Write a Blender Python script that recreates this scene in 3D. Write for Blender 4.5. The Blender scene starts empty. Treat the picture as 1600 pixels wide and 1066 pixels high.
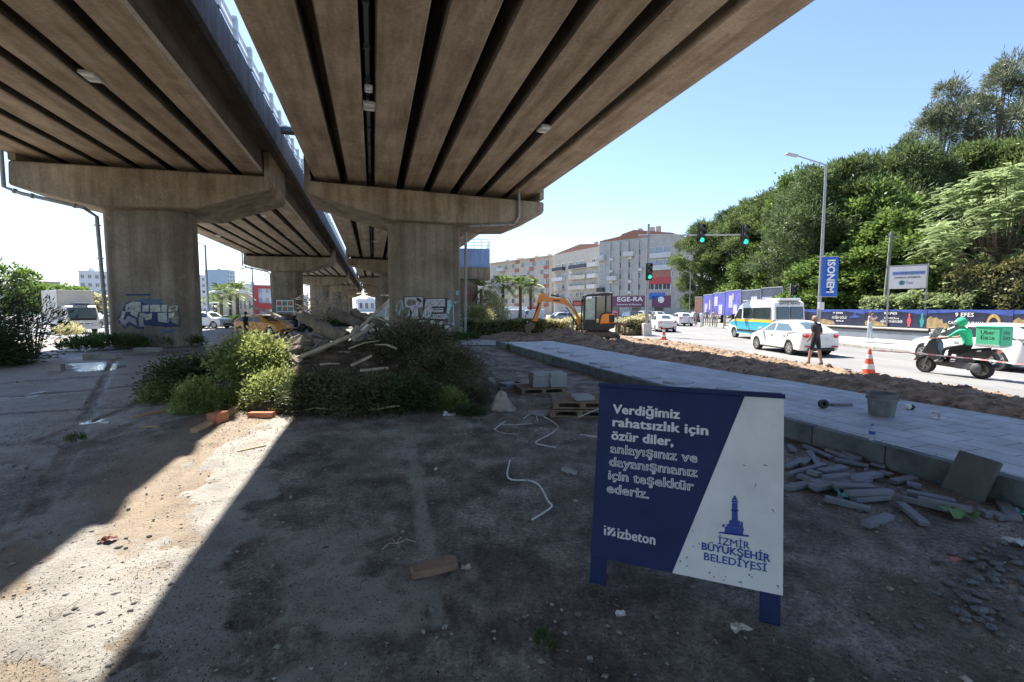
import bpy, bmesh, math, random
import numpy as np
from mathutils import Vector, Matrix
R = math.radians
C = bpy.context.scene.collection
sc = bpy.context.scene
random.seed(7); rng = np.random.default_rng(11)
# ---------------------------------------------------------------- camera, sky, sun, exposure
FP, CX, CY, HZ, EYE = 711.0, 800.0, 533.0, 482.0, 2.0
PITCH = math.atan((CY-HZ)/FP)
cam = bpy.data.objects.new('camera', bpy.data.cameras.new('camera')); C.objects.link(cam)
cam.data.sensor_width = 36; cam.data.lens = 36*FP/1600; cam.data.clip_end = 3000; cam.data.clip_start = .05
cam.location = (0, 0, EYE); cam.rotation_euler = (R(90)-PITCH, 0, 0)
sc.camera = cam
SUN = Vector((-.345, .57, 1.0)).normalized()          # towards the sun
wd = bpy.data.worlds.new('World'); sc.world = wd; wd.use_nodes = True
nt = wd.node_tree; bg = nt.nodes['Background']
sky = nt.nodes.new('ShaderNodeTexSky'); sky.sky_type = 'NISHITA'; sky.sun_disc = False
sky.sun_elevation = math.asin(SUN.z); sky.sun_rotation = math.atan2(SUN.x, SUN.y)
sky.air_density = 1.0; sky.dust_density = .45; sky.ozone_density = 1.3; sky.altitude = 20
tn = nt.nodes.new('ShaderNodeMix'); tn.data_type = 'RGBA'; tn.blend_type = 'MULTIPLY'; tn.inputs[0].default_value = 1; tn.inputs[7].default_value = (.93, .975, 1.05, 1)
nt.links.new(sky.outputs[0], tn.inputs[6]); nt.links.new(tn.outputs[2], bg.inputs[0]); bg.inputs[1].default_value = 0.096
sl = bpy.data.lights.new('sun', 'SUN'); sl.energy = 5.0; sl.angle = R(.53); sl.color = (1, .95, .87)
so = bpy.data.objects.new('sun', sl); C.objects.link(so)
so.rotation_euler = SUN.to_track_quat('Z', 'Y').to_euler(); so.location = (0, 0, 60)
sc.view_settings.view_transform = 'Standard'; sc.view_settings.look = 'None'
sc.view_settings.exposure = 1.38; sc.view_settings.gamma = 1
sc.cycles.max_bounces = 6; sc.cycles.diffuse_bounces = 4; sc.cycles.transparent_max_bounces = 6
sc.cycles.use_denoising = True
# ---------------------------------------------------------------- placing: a spot of the photo -> a point on the ground or on an upright plane
def ray(px, py):
    x = (px-CX)/FP; y = -(py-CY)/FP
    return Vector((x, math.cos(PITCH)+y*math.sin(PITCH), -math.sin(PITCH)+y*math.cos(PITCH)))
def G(px, py, z=0.0):
    d = ray(px, py); t = (z-EYE)/d.z
    return Vector((d.x*t, d.y*t, z))
def D(px, py, Y):
    d = ray(px, py); t = Y/d.y
    return Vector((d.x*t, Y, EYE+d.z*t))
def plane_hit(px, py, o, n):
    d = ray(px, py); e = Vector((0, 0, EYE)); t = (o-e).dot(n)/d.dot(n)
    return e+d*t
TH = R(16.93)                                        # heading of the viaducts
def B(u, v, z=0.0):
    c, s = math.cos(TH), math.sin(TH)
    return Vector((u*c-v*s, u*s+v*c, z))
# ---------------------------------------------------------------- object helpers
def tag(o, label=None, cat=None, group=None, kind=None):
    if label: o['label'] = label
    if cat: o['category'] = cat
    if group: o['group'] = group
    if kind: o['kind'] = kind
    return o
def thing(name, label, cat, loc=(0, 0, 0), rz=0, group=None):
    o = bpy.data.objects.new(name, None); C.objects.link(o); o.empty_display_size = .2
    o.location = loc; o.rotation_euler = (0, 0, rz)
    return tag(o, label, cat, group)
KIDS = {}
def link(o, parent=None):
    C.objects.link(o)
    if parent is not None:
        o.parent = parent; KIDS.setdefault(parent.name, []).append(o)
    return o
def copy_tree(o, parent=None, loc=None, rz=None, label=None, group=None, scale=None):
    c = o.copy(); link(c, parent)
    if loc is not None: c.location = loc
    if rz is not None: c.rotation_euler = (0, 0, rz)
    if scale is not None: c.scale = scale if hasattr(scale, '__len__') else (scale,)*3
    if label: c['label'] = label
    if group: c['group'] = group
    for k in KIDS.get(o.name, []): copy_tree(k, c)
    return c
class MB:
    def __init__(s): s.v = []; s.f = []; s.m = []; s.mi = 0
    def add(s, vs, fs):
        b = len(s.v); s.v += [tuple(p) for p in vs]; s.f += [tuple(i+b for i in f) for f in fs]; s.m += [s.mi]*len(fs); return s
    def mat(s, i): s.mi = i; return s
    def box(s, c, d, rot=None, taper=1.0):
        x, y, z = d[0]/2, d[1]/2, d[2]/2; t = taper
        P = [Vector(p) for p in ((-x,-y,-z),(x,-y,-z),(x,y,-z),(-x,y,-z),(-x*t,-y*t,z),(x*t,-y*t,z),(x*t,y*t,z),(-x*t,y*t,z))]
        if rot is not None: P = [rot @ p for p in P]
        c = Vector(c)
        return s.add([p+c for p in P], [(0,3,2,1),(4,5,6,7),(0,1,5,4),(1,2,6,5),(2,3,7,6),(3,0,4,7)])
    def bar(s, a, b, w, h, up=(0,0,1)):
        a, b = Vector(a), Vector(b); d = b-a
        z = d.normalized(); x = Vector(up).cross(z)
        if x.length < 1e-4: x = Vector((1,0,0))
        x.normalize(); y = z.cross(x)
        return s.box((a+b)/2, (w, h, d.length), Matrix((x, y, z)).transposed())
    def tube(s, pts, r, n=8, cap=True):
        pts = [Vector(p) for p in pts]; rs = r if hasattr(r, '__len__') else [r]*len(pts)
        V = []; F = []; px = None
        for i, p in enumerate(pts):
            d = (pts[min(i+1, len(pts)-1)]-pts[max(i-1, 0)]).normalized()
            if px is None:
                px = d.orthogonal().normalized()
            else:
                px = (px-d*px.dot(d)); px = px.normalized() if px.length > 1e-5 else d.orthogonal().normalized()
            py = d.cross(px)
            V += [p+(px*math.cos(2*math.pi*k/n)+py*math.sin(2*math.pi*k/n))*rs[i] for k in range(n)]
        for i in range(len(pts)-1):
            for k in range(n):
                a = i*n+k; b = i*n+(k+1) % n; F.append((a, b, b+n, a+n))
        if cap: F.append(tuple(range(n-1, -1, -1))); F.append(tuple((len(pts)-1)*n+k for k in range(n)))
        return s.add(V, F)
    def lathe(s, prof, n=20, c=(0,0,0), rot=None):          # prof (r, z)
        V = []; F = []; c = Vector(c)
        for r, z in prof:
            for k in range(n):
                p = Vector((r*math.cos(2*math.pi*k/n), r*math.sin(2*math.pi*k/n), z))
                V.append((rot @ p if rot is not None else p)+c)
        for i in range(len(prof)-1):
            for k in range(n):
                a = i*n+k; b = i*n+(k+1) % n; F.append((a, b, b+n, a+n))
        if prof[0][0] > 1e-4: F.append(tuple(range(n-1, -1, -1)))
        if prof[-1][0] > 1e-4: F.append(tuple((len(prof)-1)*n+k for k in range(n)))
        return s.add(V, F)
    def prism(s, poly, o, ax, ay, az, t):                    # polygon (a,b) on axes ax, ay; extruded t along az
        o, ax, ay, az = Vector(o), Vector(ax), Vector(ay), Vector(az); n = len(poly)
        V = [o+ax*a+ay*b for a, b in poly]; V += [p+az*t for p in V]
        F = [tuple(range(n-1, -1, -1)), tuple(range(n, 2*n))]+[(i, (i+1) % n, (i+1) % n+n, i+n) for i in range(n)]
        return s.add(V, F)
    def ell(s, c, r, n=10, rot=None):
        prof = [(max(1e-5, math.sin(math.pi*i/(n//2+1))), -math.cos(math.pi*i/(n//2+1))) for i in range(n//2+2)]
        V = []; F = []; c = Vector(c)
        for a, z in prof:
            for k in range(n):
                p = Vector((a*math.cos(2*math.pi*k/n)*r[0], a*math.sin(2*math.pi*k/n)*r[1], z*r[2]))
                V.append((rot @ p if rot is not None else p)+c)
        for i in range(len(prof)-1):
            for k in range(n):
                a = i*n+k; b = i*n+(k+1) % n; F.append((a, b, b+n, a+n))
        return s.add(V, F)
    def build(s, name, mats, parent=None, smooth=False, bevel=0, seg=2, sharp=40):
        me = bpy.data.meshes.new(name); me.from_pydata([tuple(p) for p in s.v], [], s.f); 
        mats = mats if isinstance(mats, (list, tuple)) else [mats]
        for m in mats: me.materials.append(m)
        if len(mats) > 1: me.polygons.foreach_set('material_index', s.m)
        bm = bmesh.new(); bm.from_mesh(me); bmesh.ops.recalc_face_normals(bm, faces=bm.faces); bm.to_mesh(me); bm.free()
        if smooth:
            me.shade_smooth(); me.set_sharp_from_angle(angle=R(sharp))
        o = bpy.data.objects.new(name, me); link(o, parent)
        if bevel:
            b = o.modifiers.new('b', 'BEVEL'); b.width = bevel; b.segments = seg; b.limit_method = 'ANGLE'; b.angle_limit = R(35)
        return o
def npmesh(name, V, F, mats, parent=None, smooth=False, mi=None):
    V = np.asarray(V, dtype=np.float32); F = np.asarray(F, dtype=np.int32); k = F.shape[1]
    me = bpy.data.meshes.new(name); me.vertices.add(len(V)); me.vertices.foreach_set('co', V.ravel())
    me.loops.add(F.size); me.loops.foreach_set('vertex_index', F.ravel())
    me.polygons.add(len(F)); me.polygons.foreach_set('loop_start', np.arange(0, F.size, k, dtype=np.int32))
    mats = mats if isinstance(mats, (list, tuple)) else [mats]
    for m in mats: me.materials.append(m)
    if mi is not None: me.polygons.foreach_set('material_index', np.asarray(mi, dtype=np.int32))
    me.update(calc_edges=True)
    if smooth: me.shade_smooth()
    o = bpy.data.objects.new(name, me); return link(o, parent)
# ---------------------------------------------------------------- noise
def vnoise(x, y, seed=0):
    xi = np.floor(x).astype(np.int64); yi = np.floor(y).astype(np.int64); fx = x-xi; fy = y-yi
    fx = fx*fx*(3-2*fx); fy = fy*fy*(3-2*fy)
    def h(a, b):
        n = (a*374761393+b*668265263+seed*982451653) & 0x7fffffff
        n = ((n ^ (n >> 13))*1274126177) & 0x7fffffff
        return ((n ^ (n >> 16)) & 0xffff)/65535.0
    return (h(xi,yi)*(1-fx)+h(xi+1,yi)*fx)*(1-fy)+(h(xi,yi+1)*(1-fx)+h(xi+1,yi+1)*fx)*fy
def fbm(x, y, seed=0, o=4):
    s = 0; a = .5; t = 0
    for i in range(o):
        s = s+a*vnoise(x*2**i, y*2**i, seed+i*17); t += a; a *= .5
    return s/t
# ---------------------------------------------------------------- materials
MATS = {}
def mat(name, col, rough=.8, metal=0.0, var=.12, scale=3.0, bump=0.0, bscale=40.0, col2=None, stretch=(1,1,1), spec=.5, coord='Object', detail=6, coat=0, emit=0, contrast=None, island=0.0):
    if name in MATS: return MATS[name]
    m = bpy.data.materials.new(name); m.use_nodes = True; n = m.node_tree; b = n.nodes['Principled BSDF']
    b.inputs['Roughness'].default_value = rough; b.inputs['Metallic'].default_value = metal
    b.inputs['Specular IOR Level'].default_value = spec
    if coat: b.inputs['Coat Weight'].default_value = coat; b.inputs['Coat Roughness'].default_value = .05
    tc = n.nodes.new('ShaderNodeTexCoord'); mp = n.nodes.new('ShaderNodeMapping'); mp.inputs['Scale'].default_value = stretch
    if coord == 'World':
        g = n.nodes.new('ShaderNodeNewGeometry'); n.links.new(g.outputs['Position'], mp.inputs[0])
    else: n.links.new(tc.outputs[coord], mp.inputs[0])
    nz = n.nodes.new('ShaderNodeTexNoise'); nz.inputs['Scale'].default_value = scale; nz.inputs['Detail'].default_value = detail; nz.inputs['Roughness'].default_value = .62
    n.links.new(mp.outputs[0], nz.inputs[0])
    mx = n.nodes.new('ShaderNodeMix'); mx.data_type = 'RGBA'
    a = [c*(1-var) for c in col]; c2 = col2 if col2 else [min(1, c*(1+var)) for c in col]
    mx.inputs[6].default_value = (*a, 1); mx.inputs[7].default_value = (*c2, 1)
    mr = n.nodes.new('ShaderNodeMapRange'); lo, hi = contrast if contrast else (.3, .7)
    mr.inputs[1].default_value = lo; mr.inputs[2].default_value = hi
    n.links.new(nz.outputs[0], mr.inputs[0]); n.links.new(mr.outputs[0], mx.inputs[0])
    out = mx.outputs[2]
    if island:
        g = n.nodes.new('ShaderNodeNewGeometry'); hs = n.nodes.new('ShaderNodeHueSaturation')
        m2 = n.nodes.new('ShaderNodeMapRange'); m2.inputs[3].default_value = 1-island; m2.inputs[4].default_value = 1+island
        n.links.new(g.outputs['Random Per Island'], m2.inputs[0]); n.links.new(m2.outputs[0], hs.inputs['Value'])
        n.links.new(out, hs.inputs['Color']); out = hs.outputs[0]
    n.links.new(out, b.inputs['Base Color'])
    if bump:
        bz = n.nodes.new('ShaderNodeTexNoise'); bz.inputs['Scale'].default_value = bscale; bz.inputs['Detail'].default_value = 5
        n.links.new(mp.outputs[0], bz.inputs[0]); bp = n.nodes.new('ShaderNodeBump'); bp.inputs['Strength'].default_value = bump; bp.inputs['Distance'].default_value = .02
        n.links.new(bz.outputs[0], bp.inputs['Height']); n.links.new(bp.outputs[0], b.inputs['Normal'])
    if emit:
        b.inputs['Emission Strength'].default_value = emit; b.inputs['Emission Color'].default_value = (*col, 1)
    MATS[name] = m; return m
def leafmat(name, col, var=.45, trans=.35, col2=None, clump=1.1):
    if name in MATS: return MATS[name]
    m = bpy.data.materials.new(name); m.use_nodes = True; n = m.node_tree; b = n.nodes['Principled BSDF']; out = n.nodes['Material Output']
    g = n.nodes.new('ShaderNodeNewGeometry'); rp = n.nodes.new('ShaderNodeValToRGB'); e = rp.color_ramp.elements
    e[0].color = (*[c*(1-var) for c in col], 1); e[1].color = (*(col2 or [c*(1+var) for c in col]), 1)
    tc = n.nodes.new('ShaderNodeTexCoord'); nz = n.nodes.new('ShaderNodeTexNoise'); nz.inputs['Scale'].default_value = clump; nz.inputs['Detail'].default_value = 4; n.links.new(tc.outputs['Object'], nz.inputs[0])
    mr = n.nodes.new('ShaderNodeMapRange'); mr.inputs[1].default_value = .36; mr.inputs[2].default_value = .64; n.links.new(nz.outputs[0], mr.inputs[0])
    ad = n.nodes.new('ShaderNodeMath'); ad.operation = 'MULTIPLY_ADD'; ad.inputs[1].default_value = .5; n.links.new(g.outputs['Random Per Island'], ad.inputs[0])
    hf = n.nodes.new('ShaderNodeMath'); hf.operation = 'MULTIPLY'; hf.inputs[1].default_value = .5; n.links.new(mr.outputs[0], hf.inputs[0]); n.links.new(hf.outputs[0], ad.inputs[2])
    n.links.new(ad.outputs[0], rp.inputs[0]); n.links.new(rp.outputs[0], b.inputs['Base Color'])
    b.inputs['Roughness'].default_value = .5; b.inputs['Specular IOR Level'].default_value = .4
    t = n.nodes.new('ShaderNodeBsdfTranslucent'); hs = n.nodes.new('ShaderNodeHueSaturation'); hs.inputs['Value'].default_value = 1.5; hs.inputs['Hue'].default_value = .485
    n.links.new(rp.outputs[0], hs.inputs['Color']); n.links.new(hs.outputs[0], t.inputs[0])
    mx = n.nodes.new('ShaderNodeMixShader'); mx.inputs[0].default_value = trans
    n.links.new(b.outputs[0], mx.inputs[1]); n.links.new(t.outputs[0], mx.inputs[2]); n.links.new(mx.outputs[0], out.inputs[0])
    MATS[name] = m; return m
def glassmat(name, col=(.02,.03,.035), rough=.04):
    return mat(name, col, rough, 0, .2, 2, spec=.9, coat=.4)
def paint(name, col, rough=.35, metal=0): return mat(name, col, rough, metal, .04, 2, coat=.5)
def text_mesh(txt, size, bold=0.0, space=1.0, align='LEFT'):
    cu = bpy.data.curves.new('lettering', 'FONT'); cu.body = txt; cu.size = size; cu.offset = bold; cu.space_character = space; cu.align_x = align
    cu.resolution_u = 2
    o = bpy.data.objects.new('lettering', cu); C.objects.link(o)
    dg = bpy.context.evaluated_depsgraph_get(); me = bpy.data.meshes.new_from_object(o.evaluated_get(dg))
    bpy.data.objects.remove(o); return me
def text(txt, size, m, parent, o, ax, ay, bold=0.0, space=1.0, align='LEFT', name='lettering', fit=None, off=.003, kx=None, heavy=0):
    """lettering lying on the plane (o, ax, ay); fit = wished width in metres"""
    me = text_mesh(txt, size, bold, space, align); me.materials.clear(); me.materials.append(m)
    ax, ay = Vector(ax).normalized(), Vector(ay).normalized(); az = ax.cross(ay)
    xs = [v.co.x for v in me.vertices]; k = kx or (fit/(max(xs)-min(xs)) if fit and xs else 1.0); text.k = k
    for v in me.vertices:
        c = v.co.copy(); v.co = Vector(o)+ax*c.x*k+ay*c.y+az*off
    if heavy:                                            # a heavier weight: the strokes laid again a little to each side
        bm = bmesh.new(); bm.from_mesh(me); src = list(bm.verts)+list(bm.edges)+list(bm.faces)
        for i, (dx, dy) in enumerate(((1,0),(-1,0),(0,1),(0,-1),(.7,.7),(-.7,.7),(.7,-.7),(-.7,-.7))):
            q = bmesh.ops.duplicate(bm, geom=src)['geom']; mv = (ax*dx+ay*dy*.6)*heavy-az*(.00012*(i+1))
            for e in q:
                if isinstance(e, bmesh.types.BMVert): e.co += mv
        bm.to_mesh(me); bm.free()
    ob = bpy.data.objects.new(name, me); return link(ob, parent)
# ================================================================ ground
def sstep(a, b, x): t = np.clip((x-a)/(b-a), 0, 1); return t*t*(3-2*t)
def polysd(x, y, poly):                                  # signed distance, + inside
    d = np.full(x.shape, 1e9); ins = np.zeros(x.shape, bool); n = len(poly)
    for i in range(n):
        ax, ay = poly[i]; bx, by = poly[(i+1) % n]; ex, ey = bx-ax, by-ay
        t = np.clip(((x-ax)*ex+(y-ay)*ey)/(ex*ex+ey*ey+1e-9), 0, 1)
        d = np.minimum(d, np.hypot(x-ax-t*ex, y-ay-t*ey))
        c = ((ay > y) != (by > y)) & (x < (bx-ax)*(y-ay)/(by-ay+1e-12)+ax); ins ^= c
    return np.where(ins, d, -d)
def gp(*pts): return [tuple(G(*p)[:2]) for p in pts]
NX, NY = 620, 600
yy = 1.0+31.5*(np.linspace(0, 1, NY)**1.7)
xx = np.linspace(-1, 1, NX)
Yg, Tg = np.meshgrid(yy, xx, indexing='ij')
Xg = np.where(Tg < 0, Tg*(3.5+Yg*1.25), Tg*(3.5+np.minimum(Yg, 12)*.55))
def ground_h(x, y):
    return (fbm(x*.5, y*.5, 3, 3)-.5)*.10+(fbm(x*3, y*3, 5, 4)-.5)*.035
conc_polys = [gp((480,1064),(170,1066),(250,850),(335,700),(440,655),(470,690),(395,800),(330,900)),
              gp((-300,1066),(-60,960),(120,862),(300,845),(250,960),(170,1066)),
              gp((470,850),(560,835),(640,900),(700,905),(640,960),(560,1000),(330,1066),(300,1040),(400,930)),
              gp((-400,575),(120,560),(330,556),(440,600),(350,640),(200,672),(60,720),(-300,735)),
              gp((500,690),(640,668),(650,720),(560,760),(500,760)),
              gp((30,790),(80,770),(110,830),(20,845))]
f1 = fbm(Xg*.7, Yg*.7, 21, 5); f2 = fbm(Xg*2.3, Yg*2.3, 31, 4); f3 = fbm(Xg*7, Yg*7, 41, 3)
conc = np.zeros_like(Xg)
for i, p in enumerate(conc_polys):
    sd = polysd(Xg, Yg, p); am = (.7, .8) if i < 2 else (1, 1)
    sd = sd+(f1-.5)*1.7*am[0]*(.55 if i < 2 else 1)+(f2-.5)*1.1*am[1]+(f3-.5)*.35
    conc = np.maximum(conc, sstep(-.02, .05, sd) if i < 2 else sstep(-.08, .14, sd)*(1-.85*sstep(.52,.66,f2*.6+f3*.4)*sstep(.9,.2,sd)))
dirtover = sstep(.52, .64, fbm(Xg*.9+7, Yg*.9, 77, 5))*.75
conc = conc*(1-dirtover*sstep(-9, -4, Xg))
kerbline = gp((628,668),(646,668),(705,985),(672,985))
kl = sstep(-.03, .02, polysd(Xg, Yg, kerbline)+(f2-.5)*.16)*sstep(.35, .5, f1+.05)
conc = np.maximum(conc, kl*.9)
# cracks between the old slabs on the wet side
cr = np.zeros_like(Xg)
for pts in [((0,648),(270,632),(560,560)),((180,560),(60,800)),((330,560),(270,640)),((-60,625),(170,608),(430,575)),((60,690),(200,640),(330,560)),((0,600),(330,575)),((120,700),(230,655)),((-200,700),(160,690),(330,660)),((300,850),(250,790),(330,700))]:
    q = gp(*pts)
    for (ax, ay), (bx, by) in zip(q, q[1:]):
        ex, ey = bx-ax, by-ay; t = np.clip(((Xg-ax)*ex+(Yg-ay)*ey)/(ex*ex+ey*ey), 0, 1)
        cr = np.maximum(cr, 1-sstep(.05, .13, np.hypot(Xg-ax-t*ex, Yg-ay-t*ey)+(f2-.5)*.12))
conc = conc*(1-cr*.9)
wet = np.zeros_like(Xg)
for p in (gp((95,569),(170,566),(215,574),(160,580),(110,582)), gp((120,656),(165,652),(160,662),(115,664)), gp((20,618),(70,612),(80,618),(40,624))):
    wet = np.maximum(wet, sstep(-.05, .25, polysd(Xg, Yg, p)+(f2-.5)*1.2))
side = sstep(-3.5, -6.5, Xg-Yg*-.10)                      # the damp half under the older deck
Hh = ground_h(Xg, Yg)*(1-.65*conc)*(1-wet)+conc*.012-cr*.02+(f3-.5)*.018*(1-conc)
edge = np.minimum(np.minimum(sstep(0, .03, (Tg+1)/2), sstep(0, .03, (1-Tg)/2)), np.minimum(sstep(0, .02, (Yg-1)/31.5), sstep(0, .03, (32.5-Yg)/31.5)))
Hh = Hh*edge-.05*(1-edge)
idx = np.arange(NX*NY).reshape(NY, NX)
Fg = np.stack([idx[:-1,:-1], idx[:-1,1:], idx[1:,1:], idx[1:,:-1]], -1).reshape(-1, 4)
def ground_material():
    m = bpy.data.materials.new('dirt and old concrete'); m.use_nodes = True; n = m.node_tree; L = n.links; b = n.nodes['Principled BSDF']
    geo = n.nodes.new('ShaderNodeNewGeometry')
    def noise(s, d=6, r=.6):
        z = n.nodes.new('ShaderNodeTexNoise'); z.inputs['Scale'].default_value = s; z.inputs['Detail'].default_value = d; z.inputs['Roughness'].default_value = r
        L.new(geo.outputs['Position'], z.inputs[0]); return z.outputs[0]
    def ramp(src, stops):
        r = n.nodes.new('ShaderNodeValToRGB'); e = r.color_ramp.elements
        e[0].position, e[0].color = stops[0][0], (*stops[0][1], 1); e[1].position, e[1].color = stops[-1][0], (*stops[-1][1], 1)
        for p, c in stops[1:-1]: k = e.new(p); k.color = (*c, 1)
        L.new(src, r.inputs[0]); return r.outputs[0]
    def mix(f, a, c, mode='MIX'):
        x = n.nodes.new('ShaderNodeMix'); x.data_type = 'RGBA'; x.blend_type = mode
        if isinstance(f, float): x.inputs[0].default_value = f
        else: L.new(f, x.inputs[0])
        for i, q in ((6, a), (7, c)):
            if isinstance(q, tuple): x.inputs[i].default_value = (*q, 1)
            else: L.new(q, x.inputs[i])
        return x.outputs[2]
    at = n.nodes.new('ShaderNodeAttribute'); at.attribute_name = 'surface'; sp = n.nodes.new('ShaderNodeSeparateColor'); L.new(at.outputs['Color'], sp.inputs[0])
    dirt = ramp(noise(1.6, 8), [(.30, (.070,.061,.052)), (.43, (.155,.135,.115)), (.53, (.26,.235,.205)), (.66, (.42,.39,.345))])
    dirt = mix(.85, dirt, ramp(noise(26, 7, .75), [(.3, (.30,.29,.28)), (.5, (.9,.9,.9)), (.70, (1.7,1.65,1.6))]), 'MULTIPLY')
    dirt = mix(.6, dirt, ramp(noise(6.5, 6, .7), [(.32, (.45,.46,.44)), (.52, (1,1,1)), (.72, (1.35,1.3,1.25))]), 'MULTIPLY')
    tan = ramp(noise(2.5, 6), [(.3, (.27,.20,.135)), (.7, (.38,.30,.21))])
    dirt = mix(sp.outputs[2], dirt, tan)
    con = ramp(noise(2.2, 8), [(.28, (.24,.22,.195)), (.5, (.37,.345,.305)), (.75, (.47,.44,.39))])
    con = mix(.7, con, ramp(noise(45, 3), [(.25, (.55,.54,.52)), (.42, (1,1,1)), (.8, (1.04,1.04,1.04))]), 'MULTIPLY')
    col = mix(sp.outputs[0], dirt, con)
    specks = ramp(noise(75, 2, .4), [(.67, (0,0,0)), (.70, (1,1,1))])
    col = mix(specks, col, (.30,.28,.25))
    specks2 = ramp(noise(60, 2, .4), [(.30, (1,1,1)), (.34, (0,0,0))])
    col = mix(specks2, col, (.03,.026,.02))
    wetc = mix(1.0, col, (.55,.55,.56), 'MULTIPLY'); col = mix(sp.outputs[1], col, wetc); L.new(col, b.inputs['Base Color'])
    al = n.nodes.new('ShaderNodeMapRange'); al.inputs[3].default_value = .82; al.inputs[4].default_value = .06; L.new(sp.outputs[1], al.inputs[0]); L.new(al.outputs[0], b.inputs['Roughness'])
    bp = n.nodes.new('ShaderNodeBump'); bp.inputs['Distance'].default_value = .05
    st = n.nodes.new('ShaderNodeMapRange'); st.inputs[3].default_value = .9; st.inputs[4].default_value = .05; L.new(sp.outputs[1], st.inputs[0]); L.new(st.outputs[0], bp.inputs['Strength'])
    L.new(noise(30, 8, .7), bp.inputs['Height']); L.new(bp.outputs[0], b.inputs['Normal'])
    return m
m_ground = ground_material()
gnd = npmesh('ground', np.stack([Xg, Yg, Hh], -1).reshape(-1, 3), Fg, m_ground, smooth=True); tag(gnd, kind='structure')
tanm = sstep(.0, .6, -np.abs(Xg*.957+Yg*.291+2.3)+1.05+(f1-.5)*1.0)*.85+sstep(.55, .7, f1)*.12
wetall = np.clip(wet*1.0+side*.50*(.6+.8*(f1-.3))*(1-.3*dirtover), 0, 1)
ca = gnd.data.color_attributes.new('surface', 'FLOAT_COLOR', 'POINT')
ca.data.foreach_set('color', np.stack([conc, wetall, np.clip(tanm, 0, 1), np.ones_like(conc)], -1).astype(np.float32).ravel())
m_base = mat('packed earth', (.20,.17,.135), .9, 0, .3, .4, .4, 12, coord='World')
tag(MB().add([(-900,-300,-.06),(900,-300,-.06),(900,1800,-.06),(-900,1800,-.06)], [(0,1,2,3)]).build('ground', m_base), kind='structure')
m_asph = mat('sunlit asphalt', (.22,.216,.212), .85, 0, .16, .8, .25, 90, coord='World', stretch=(1,.35,1))
road_near = [(-140,27.5),(-30,29.5),(-21,31.2),(-9,31.6),(8.2,31.6),(9.4,27.0),(9.9,20),(10.2,13),(10.9,6),(11.5,-12)]
road_far = [(17.6,-12),(17.6,12),(17.6,26),(18.4,34),(20.4,43),(24,60),(40,120),(40,330),(-260,330),(-260,27.5)]
tag(MB().add([(x, y, .006) for x, y in road_near+road_far], [tuple(range(len(road_near+road_far)))]).build('road', m_asph), kind='structure')
m_line = mat('worn road paint', (.72,.72,.70), .7, 0, .35, 6, coord='World')
ml = MB()
for y in np.arange(2, 75, 6.0): ml.box((14.0, y, .013), (.12, 2.4, .006))
for q in np.arange(-36, -8, 4.5): ml.box((q, 41.5, .013), (2.2, .12, .006))
tag(ml.build('road_marking', m_line), kind='structure')
# far pavement and its kerb
m_pave = mat('pale pavement', (.45,.41,.35), .9, 0, .14, 1.2, .2, 40, coord='World')
fk = [(17.6,-12),(17.6,12),(17.6,26),(18.4,34),(20.4,43),(24,60)]; fw = [(25.0,-12),(23.6,15),(23.2,26),(22.6,34),(24.5,43),(30,60)]
p = MB()
for (a, b_), (c, d) in zip(zip(fk, fw), zip(fk[1:], fw[1:])):
    p.prism([(a[0]+.16,a[1]),(b_[0]+6,b_[1]),(d[0]+6,d[1]),(c[0]+.16,c[1])], (0,0,0), (1,0,0), (0,1,0), (0,0,1), .145)
tag(p.build('pavement', m_pave), kind='structure')
m_kerb = mat('kerb stone', (.40,.38,.35), .85, 0, .2, 3, .2, 30, coord='World')
p = MB()
for a, c in zip(fk, fk[1:]):
    L = math.dist(a, c); n = max(1, int(L/1.0))
    for i in range(n):
        q0 = Vector((*a, 0)).lerp(Vector((*c, 0)), i/n); q1 = Vector((*a, 0)).lerp(Vector((*c, 0)), (i+1)/n); d = (q1-q0).normalized()*.012
        p.bar(q0+d+Vector((.08,0,.08)), q1-d+Vector((.08,0,.08)), .16, .16)
tag(p.build('kerb', m_kerb, bevel=.015), kind='structure')
# light concrete lane between the far end of the new pavement and the hedge
tag(MB().add([(*B(4.6,24.2)[:2],.03),(*B(13,20.5)[:2],.03),(9.2,31.6,.03),(-4.2,31.9,.03)], [(0,1,2,3)]).build('path', mat('lane concrete', (.38,.37,.36), .85, 0, .15, 1, .2, 30, coord='World')), kind='structure')
tag(MB().add([(-60,23.5,.02),(-20.5,25.6,.02),(-20.5,30.8,.02),(-60,29,.02)], [(0,1,2,3)]).build('path', MATS['pale pavement']), kind='structure')
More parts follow.
